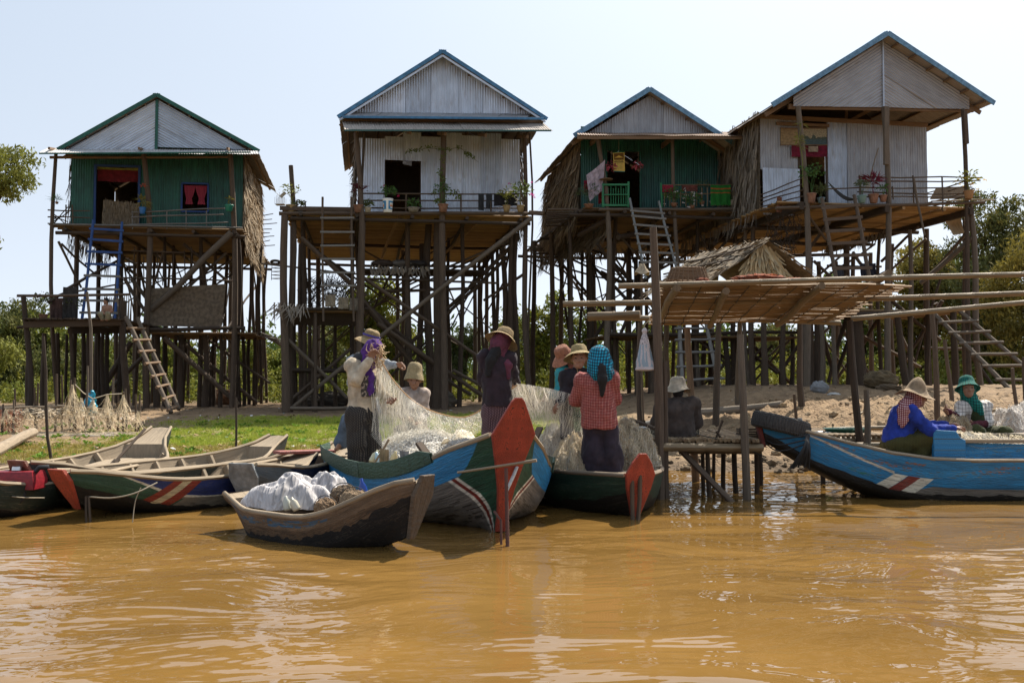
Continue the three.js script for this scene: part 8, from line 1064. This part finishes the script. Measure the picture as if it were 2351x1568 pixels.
// house 2
potted('spindly plant in a yellow pot at the left end of the silver house deck',F2,668,488,0.05,{ r: 0.14,h: 0.22,pot: tin,n: 80,spread: 0.35,tall: 0.3,len: 0.09,leaf: M.leafYellow });potted('small fern in a blue grey pot at the left deck of the silver house',F2,689,488,0.05,{ r: 0.09,h: 0.13,pot: std({ color: rgb(0.2,0.25,0.3),roughness: 0.6 }),n: 60,spread: 0.15,tall: 0.05,leaf: M.leafDark });potted('terracotta pot with dark red leaves beside the silver house porch post',F2,822,488,-0.08,{ r: 0.14,h: 0.22,n: 50,spread: 0.22,tall: 0.35,len: 0.22,wid: 0.02,leaf: leafMat(0.10,0.02,0.025) });potted('low tin pot with a round dark plant on the silver house porch',F2,844,488,-0.06,{ r: 0.1,h: 0.15,pot: pale,n: 80,spread: 0.16,tall: 0.03,leaf: M.leafDark });
potted('shallow grey bowl of herbs before the silver house doorway',F2,949,487,-0.05,{ r: 0.17,h: 0.13,pot: M.concrete,n: 70,spread: 0.2,tall: 0.04 });potted('brown pot at the foot of the middle porch post',F2,1017,487,-0.16,{ r: 0.14,h: 0.23,n: 90,spread: 0.3,tall: 0.35,len: 0.09 });potted('tin with white and pink flowers at the right of the silver house porch',F2,1163,487,-0.06,{ r: 0.11,h: 0.2,pot: tin,n: 90,spread: 0.3,tall: 0.18,leaf: M.leafYellow,flower: [[0.75,0.7,0.6],9] });potted('pot of bright magenta flowers at the right corner of the silver house',F2,1195,487,-0.06,{ r: 0.11,h: 0.2,pot: tin,n: 150,spread: 0.4,tall: 0.3,leaf: M.leaf,flower: [[0.6,0.03,0.3],7] });
{ const p = F2.toWorld(F2.px(890,488,-0.06)),g = thing('paint_bucket','white paint bucket with a blue label holding a flowering plant','bucket',p),cv = document.createElement('canvas');cv.width = 256;cv.height = 128;const c = cv.getContext('2d');c.fillStyle = '#e6e3da';c.fillRect(0,0,256,128);for (const x of [10,138]) { c.fillStyle = '#2c7fb0';c.fillRect(x,24,108,78);c.fillStyle = '#dcd8cc';c.fillRect(x + 12,40,76,30);c.fillStyle = '#d98a5a';c.fillRect(x + 14,60,74,16);c.fillStyle = '#dfe9ee';c.fillRect(x + 20,78,66,14);} const t = new THREE.CanvasTexture(cv);t.colorSpace = THREE.SRGBColorSpace;const L = new THREE.LatheGeometry([[0,0],[0.125,0],[0.15,0.36],[0.16,0.37],[0.16,0.4],[0.14,0.4],[0.13,0.36],[0,0.35]].map((q) => new THREE.Vector2(...q)),24),uv = L.attributes.uv,ps = L.attributes.position;for (let i = 0;i < uv.count;i++) uv.setY(i,ps.getY(i) / 0.4);loc(g,'bucket',L,std({ map: t,roughness: 0.5 }));const S = new Soup();leafSpray(S,V(0,0.5,0),120,0.28,0.1,0.025);loc(g,'foliage',S.geo(),M.leafPot);const T = new Soup();leafSpray(T,V(-0.1,0.75,0.05),8,0.03,0.05,0.03);leafSpray(T,V(0.3,0.45,0.05),8,0.03,0.05,0.03);loc(g,'flowers',T.geo(),leafMat(0.5,0.02,0.08));}
{ const g = thing('climbing_vine','thin green vine climbing the middle porch post of the silver house','vine',F2.toWorld(F2.px(1018,480,-0.15))),b = g.position,S = new Soup(),st = new Soup(),W = (u,v,l) => F2.toWorld(F2.px(u,v,l)).sub(b);const run = (pts,n) => { const c = new THREE.CatmullRomCurve3(pts.map((q) => W(...q)));tube(c.getPoints(20),0.007,0.004,4,false,st);for (let k = 0;k < n;k++) leafSpray(S,c.getPoint(rnd()),4,0.06,0.08,0.025,0);};run([[1018,485,-0.14],[1026,440,-0.15],[1012,400,-0.15],[1020,345,-0.14]],34);run([[1018,345,-0.1],[985,340,0.1],[955,345,0.3],[930,350,0.5]],24);run([[1022,345,-0.1],[1055,340,0.1],[1075,355,0.2],[1098,372,0.3]],26);run([[1012,470,-0.16],[998,455,-0.18],[1000,430,-0.16]],18);run([[1030,450,-0.16],[1046,440,-0.18],[1050,455,-0.2]],14);loc(g,'leaves',S.geo(),M.leaf);loc(g,'stems',st.geo(),M.leafDark);}
{ const g = thing('bird_cage','small white bird cage at the left end of the silver house deck','cage',F2.toWorld(F2.px(643,470,0.2))),w = 0.13;for (let k = 0;k <= 6;k++) for (const z of [-w,w]) loc(g,'bar',tube([V(-w + k*w / 3,0,z),V(-w + k*w / 3,0.2 + 0.14*(1 - Math.abs(k - 3) / 3),z)],0.005,0.005,4,false).geo(),M.white);loc(g,'floor',plank(V(-w,0,0),V(w,0,0),0.26,0.015),M.white);for (const s of [-1,1]) loc(g,'roof',plank(V(s*w*0.5,0.29,-w - 0.02),V(s*w*0.5,0.29,w + 0.02),0.2,0.012,s*0.75),M.white);}
// house 3
potted('grey green bush in front of the thatched house doorway',F3,1352,478,0.0,{ r: 0.14,h: 0.12,n: 220,spread: 0.35,tall: 0.22,len: 0.16,wid: 0.012,leaf: leafMat(0.10,0.14,0.07) });potted('white trailing flowers at the foot of the stick rail, left clump',F3,1548,474,-0.06,{ r: 0.1,h: 0.1,n: 150,spread: 0.36,tall: 0.1,leaf: M.leafPot,flower: [[0.75,0.68,0.6],12] });potted('trailing pink and white flowers below the stick rail, middle clump',F3,1590,478,-0.1,{ r: 0.08,h: 0.08,n: 110,spread: 0.3,tall: 0.06,leaf: M.leafPot,flower: [[0.75,0.66,0.62],10] });potted('tall flowering shrub at the right end of the thatched house porch',F3,1722,474,-0.05,{ r: 0.12,h: 0.2,n: 190,spread: 0.45,tall: 0.4,leaf: M.leafPot,flower: [[0.78,0.74,0.62],14] });potted('white pot with a tiny plant behind the stick rail',F3,1638,472,0.1,{ r: 0.1,h: 0.14,pot: M.white,n: 18,spread: 0.1 });potted('small cream pot beside the green cloth',F3,1680,472,0.1,{ r: 0.07,h: 0.16,pot: pale,n: 12,spread: 0.1 });
potted('feathery plant rising above the stick rail',F3,1612,470,0.12,{ r: 0.08,h: 0.1,n: 100,spread: 0.24,tall: 0.4,len: 0.14,wid: 0.008,leaf: M.leafDark });
function laundry(label,F,u0,u1,v,ld,h,col,o = {}) { const g = thing('laundry',label,'clothes',F.toWorld(F.px((u0 + u1) / 2,v + 20,ld)),undefined),b = g.position,W = (u,q) => F.toWorld(F.px(u,q,ld)).sub(b);loc(g,'cloth',drape(W(u0,v),W(u1,o.v1 ?? v),h,o.folds ?? 3,o.depth ?? 0.04,16,10,o.taper ?? 0),col.isMaterial ? col : cloth(rgb(...col)));return g;}
laundry('crimson cloth over the stick rail',F3,1521,1546,424,-0.04,0.22,[0.30,0.02,0.04]);laundry('maroon cloth over the stick rail',F3,1566,1602,424,-0.04,0.2,[0.16,0.045,0.03]);laundry('rust brown cloth at the right end of the stick rail',F3,1690,1714,424,-0.04,0.22,[0.13,0.045,0.025]);
laundry('green cloth with orange border over the stick rail',F3,1632,1678,424,-0.04,0.62,cloth(rgb(1,1,1),{ map: dataTex(128,128,(u,v) => { const s = v*0.62,or = (v > 0.12 && v < 0.18) || (v > 0.3 && v < 0.35);return or ? [150,76,30] : [26,98,30];},true,[1,1.4],THREE.RepeatWrapping) }));
laundry('pale lilac trousers hung by the thatched house doorway',F3,1346,1390,402,-0.1,0.85,[0.52,0.43,0.50],{ v1: 366,taper: 0.35,folds: 2,depth: 0.07 });laundry('red vest hung at the corner of the thatched house',F3,1341,1350,414,0.15,0.36,[0.42,0.015,0.06]);
laundry('red cloth hanging behind the green gate',F3,1374,1384,440,0.2,0.36,[0.32,0.02,0.03]);
{ const g = thing('green_gate','green painted slatted gate before the thatched house doorway','gate',F3.base(),undefined,F3.turn),F = F3,l = -0.05;for (const u of [1384,1443]) loc(g,'post',plank(F.px(u,u > 1400 ? 417 : 421,l),F.px(u,476,l),0.06,0.06),M.greenWood);for (const v of [424,471,447]) loc(g,'rail',plank(F.px(1382,v,l - 0.02),F.px(1445,v,l - 0.02),0.04,v === 447 ? 0.03 : 0.06),M.greenWood);for (let k = 0;k < 9;k++) { const u = 1391 + k*5.8;loc(g,'slat',plank(F.px(u,k % 2 ? 432 : 424,l + 0.03),F.px(u,471,l + 0.03),0.02,0.03),M.greenWood);} }
{ const g = thing('wall_calendar','tall paper calendar hanging in the thatched house doorway','calendar',F3.base(),undefined,F3.turn),cv = document.createElement('canvas');cv.width = 128;cv.height = 224;const c = cv.getContext('2d');c.fillStyle = '#d8b95a';c.fillRect(0,0,128,224);c.fillStyle = '#6b4a16';c.fillRect(8,10,112,76);c.fillStyle = '#e0bb52';c.beginPath();c.moveTo(14,60);c.lineTo(40,48);c.lineTo(64,34);c.lineTo(88,48);c.lineTo(114,60);c.fill();c.fillStyle = '#2a2012';for (let k = 0;k < 6;k++) c.fillRect(14 + k*17,92,12,6);c.fillRect(12,106,104,10);c.strokeStyle = '#9a7a38';for (let j = 0;j < 5;j++) for (let i = 0;i < 7;i++) { c.fillStyle = i === 6 ? '#b0482c' : '#5a4a2a';c.fillRect(14 + i*15,128 + j*15,6,6);} c.fillStyle = '#2c6b66';c.fillRect(0,214,128,10);const t = new THREE.CanvasTexture(cv);t.colorSpace = THREE.SRGBColorSpace;const S = new Soup(),a = F3.px(1408,350,0.35),b = F3.px(1434,349,0.35),d = F3.px(1409,394,0.35),e = F3.px(1435,395,0.35);const I = [a,b,e,d].map((p,i) => S.v(p.x,p.y,p.z,[0,1,1,0][i],[1,1,0,0][i]));S.quad(I[0],I[3],I[2],I[1]);loc(g,'paper',S.geo(),std({ map: t,roughness: 0.8 }));loc(g,'top_strip',plank(a.clone().add(V(0,0,0.006)),b.clone().add(V(0,0,0.006)),0.012,0.025),M.greenWood);loc(g,'cord',tube([a.clone().lerp(b,0.5),F3.px(1421,318,0.3)],0.004,0.004,4).geo(),M.rope);}
for (const [u,v,lab] of [[1403,384,'pink paper flowers on the porch post of the thatched house'],[1465,384,'pink paper flowers hung right of the calendar']]) { const g = thing('paper_flowers',lab,'flowers',F3.toWorld(F3.px(u,v,0.1)));const T = new Soup();leafSpray(T,V(0,0,0),60,0.16,0.08,0.03,0);loc(g,'petals',T.geo(),leafMat(0.5,0.09,0.12));loc(g,'hanger',tube([V(0,0.05,0),V(0.02,0.5,-0.05)],0.004,0.004,4).geo(),M.rope);}
{ const g = thing('wooden_tray','round tray with a blue lid fixed to the leaning porch post','tray',F3.toWorld(F3.px(1392,412,-0.12)));const d = new THREE.CylinderGeometry(0.2,0.19,0.02,24);loc(g,'tray',d,M.warm);const lid = new THREE.SphereGeometry(0.09,18,8,0,7,0,1.3);lid.scale(1,0.4,1);lid.translate(0,0.01,0);loc(g,'lid',lid,std({ color: rgb(0.2,0.3,0.55),roughness: 0.5 }));}
// house 2 laundry
laundry('dark trousers hung over the silver house rail, left leg',F2,1098,1111,444,0.0,0.5,[0.03,0.032,0.036],{ folds: 1 });laundry('dark trousers hung over the silver house rail, right leg',F2,1116,1130,444,0.0,0.46,[0.03,0.032,0.036],{ folds: 1 });laundry('black skirt hung over the silver house rail',F2,1134,1188,445,0.0,0.36,[0.012,0.01,0.012],{ folds: 5 });
laundry('cream cloth hung on the middle deck, left piece',F2,746,770,676,-0.1,0.36,[0.36,0.30,0.22],{ folds: 1 });laundry('cream cloth hung on the middle deck, middle piece',F2,776,800,682,-0.1,0.34,[0.34,0.28,0.2],{ folds: 1 });laundry('grey cream cloth hung on the middle deck, right piece',F2,802,822,684,-0.1,0.36,[0.25,0.21,0.16],{ folds: 2 });
// house 4
potted('terracotta pot with a leafy bush at the left porch post',F4,1864,466,-0.1,{ r: 0.12,h: 0.26,pot: M.terracotta,n: 170,spread: 0.4,tall: 0.4,len: 0.09,leaf: M.leafPot });potted('blue grey pot with a drooping dark fern',F4,1886,466,-0.06,{ r: 0.1,h: 0.14,pot: std({ color: rgb(0.15,0.22,0.24),roughness: 0.6 }),n: 130,spread: 0.22,tall: 0.12,len: 0.16,wid: 0.01,leaf: M.leafDark });potted('pale green pot with a speckled plant',F4,1980,466,-0.1,{ r: 0.12,h: 0.2,pot: std({ color: rgb(0.16,0.25,0.22),roughness: 0.7 }),n: 70,spread: 0.18,tall: 0.25,leaf: leafMat(0.12,0.15,0.08) });potted('brown pot with a deep red cordyline',F4,2007,466,-0.1,{ r: 0.13,h: 0.24,pot: M.terracotta,n: 46,spread: 0.16,tall: 0.3,len: 0.3,wid: 0.022,leaf: leafMat(0.16,0.02,0.035) });potted('small brown pot beside the red cordyline',F4,2029,463,-0.1,{ r: 0.1,h: 0.18,n: 26,spread: 0.12 });potted('square orange pot of yellow flowers on the right corner post',F4,2226,456,-0.16,{ r: 0.13,h: 0.22,pot: std({ color: rgb(0.34,0.19,0.085),roughness: 0.9 }),n: 110,spread: 0.36,tall: 0.2,leaf: M.leafYellow,flower: [[0.75,0.5,0.04],10] });
{ const g = thing('bamboo_shoot','tall thin leafy shoot tied to the left porch post','plant',F4.toWorld(F4.px(1842,430,-0.15))),b = g.position,c = new THREE.CatmullRomCurve3([[1844,430,-0.14],[1843,360,-0.15],[1836,320,-0.15],[1841,282,-0.15]].map((q) => F4.toWorld(F4.px(...q)).sub(b)));loc(g,'stem',tube(c.getPoints(14),0.012,0.006,5).geo(),M.leafYellow);const S = new Soup();for (let k = 0;k < 16;k++) leafSpray(S,c.getPoint(rr(0.5,1)),4,0.06,0.2,0.012,-0.2);loc(g,'leaves',S.geo(),M.leafYellow);}
laundry('crimson valance over the doorway of the rightmost house',F4,1818,1900,333,1.6,0.34,[0.20,0.008,0.035],{ folds: 6,depth: 0.025 });laundry('cream paper sheet pinned on the crimson valance',F4,1857,1879,335,1.55,0.17,[0.42,0.34,0.24],{ folds: 0.5,depth: 0.01 });laundry('brown cloth over the side rail of the rightmost house',F4,1784,1796,452,0.25,0.42,[0.22,0.085,0.04],{ folds: 1 });laundry('dark shorts with pale pockets hung behind the tall ladder',F4,1976,2012,604,1.2,0.5,[0.012,0.014,0.028],{ folds: 2 });laundry('grey cloth hung left of the dark shorts',F4,1918,1938,618,1.0,0.4,[0.05,0.055,0.07],{ folds: 2 });
{ const g = thing('door_mural','faded landscape picture above the doorway of the rightmost house','picture',F4.base(),undefined,F4.turn),mt = dataTex(256,128,(u,v) => { const h = 0.5 + 0.25*fbm(u*4,1.2,4),w = v < 0.35,k = 0.8 + 0.35*fbm(u*14,v*14,3);return w ? [86*k,110*k,112*k] : v < h ? [92*k,104*k,92*k] : [188*k,176*k,146*k];});mt.wrapS = mt.wrapT = THREE.ClampToEdgeWrapping;const q = (u0,u1,v0,v1,l) => { const S = new Soup(),I = [[u0,v0],[u1,v0],[u1,v1],[u0,v1]].map(([u,v],i) => { const p = F4.px(u,v,l);return S.v(p.x,p.y,p.z,[0,1,1,0][i],[1,1,0,0][i]);});S.quad(I[0],I[3],I[2],I[1]);return S.geo();};loc(g,'picture',q(1843,1899,295,333,1.62),std({ map: mt,roughness: 0.8 }));loc(g,'tan_panel',q(1793,1842,294,332,1.63),std({ color: rgb(0.42,0.31,0.17),map: stainT,roughness: 0.85 }));for (const v of [294,333]) loc(g,'frame',plank(F4.px(1792,v,1.58),F4.px(1900,v,1.58),0.02,0.025),M.warm);}
{ const g = thing('hammock','limp grey hammock slung across the porch of the rightmost house','hammock',F4.toWorld(F4.px(1940,460,0.6))),b = g.position,W = (u,v,l) => F4.toWorld(F4.px(u,v,l)).sub(b),S = new Soup(),n = 20;for (let i = 0;i <= n;i++) { const t = i / n,p = W(lerp(1900,1975,t),415 + (t < 0.75 ? 46*Math.sin(t / 0.75*Math.PI*0.55) : 46 - 20*(t - 0.75)),lerp(1.3,0.3,t));for (let k = -1;k <= 1;k++) S.v(p.x,p.y + Math.abs(k)*0.07*Math.sin(Math.PI*t),p.z + k*0.14*Math.sin(Math.PI*t) + 0.01*k,k,t);} for (let i = 0;i < n;i++) for (const k of [0,1]) S.quad(i*3 + k,i*3 + k + 1,i*3 + k + 4,i*3 + k + 3);loc(g,'sling',S.geo(),cloth(rgb(0.16,0.17,0.18)));}
{ const g = thing('plywood_sheet','weathered plywood sheet leaning on the porch of the rightmost house','board',F4.base(),undefined,F4.turn);loc(g,'sheet',quadGeo(F4.px(2150,430,1.2),F4.px(2214,428,1.2),F4.px(2216,456,1.2),F4.px(2136,458,1.2),4,0,0.02),wood(0.36,0.29,0.21));const h = thing('plywood_strip','bent plywood strip hanging under the right edge of the floor','board',F4.base(),undefined,F4.turn);loc(h,'strip',quadGeo(F4.px(2172,508,1.0),F4.px(2206,498,1.0),F4.px(2216,536,1.1),F4.px(2190,540,1.1),6,0.15,0.03),wood(0.42,0.31,0.18));const k = thing('plywood_strip','narrow plywood strip hanging beside the bent one','board',F4.base(),undefined,F4.turn);loc(k,'strip',quadGeo(F4.px(2214,488,1.2),F4.px(2226,484,1.2),F4.px(2226,516,1.2),F4.px(2216,518,1.2),4,0.05),wood(0.42,0.31,0.18));}
{ const g = thing('broom','thin broom leaning on the grey tin wall','broom',F4.base(),undefined,F4.turn);loc(g,'handle',pole(F4.px(2018,340,1.0),F4.px(1994,420,0.6),0.014),M.bamboo[0]);loc(g,'bristles',thatch(F4.px(1998,405,0.6),F4.px(2003,405,0.6),F4.px(1996,440,0.55),F4.px(1984,440,0.55),{ rows: 2,per: 120,len: 0.3,wid: 0.01,jitter: 0.2,out: 0.02 }),M.thatchPale,{ kind: 'stuff' });}
{ const g = thing('wire_trap','wire fish trap hung at the back corner of the green house','trap',F1.base(),undefined,F1.turn),c = F1.px(636,622,5.6);for (let k = 0;k < 5;k++) loc(g,'hoop',tube([V(c.x - 0.2,c.y - 0.3 + k*0.13,c.z + 0.15),V(c.x + 0.16,c.y - 0.28 + k*0.13,c.z + 0.2),V(c.x + 0.22,c.y - 0.3 + k*0.13,c.z - 0.2),V(c.x - 0.2,c.y - 0.3 + k*0.13,c.z + 0.15)],0.012,0.012,4,false).geo(),M.dark[0]);for (const [x,z] of [[-0.2,0.15],[0.16,0.2],[0.22,-0.2]]) loc(g,'rod',pole(V(c.x + x,c.y - 0.36,c.z + z),V(c.x + x*0.9,c.y + 0.32,c.z + z),0.012),M.dark[0]);const t = new THREE.TorusGeometry(0.16,0.05,8,18);t.rotateX(1.3);t.translate(c.x - 0.06,c.y + 0.32,c.z + 0.05);loc(g,'ring',t,M.rubber);}
renderer.render(scene,camera);
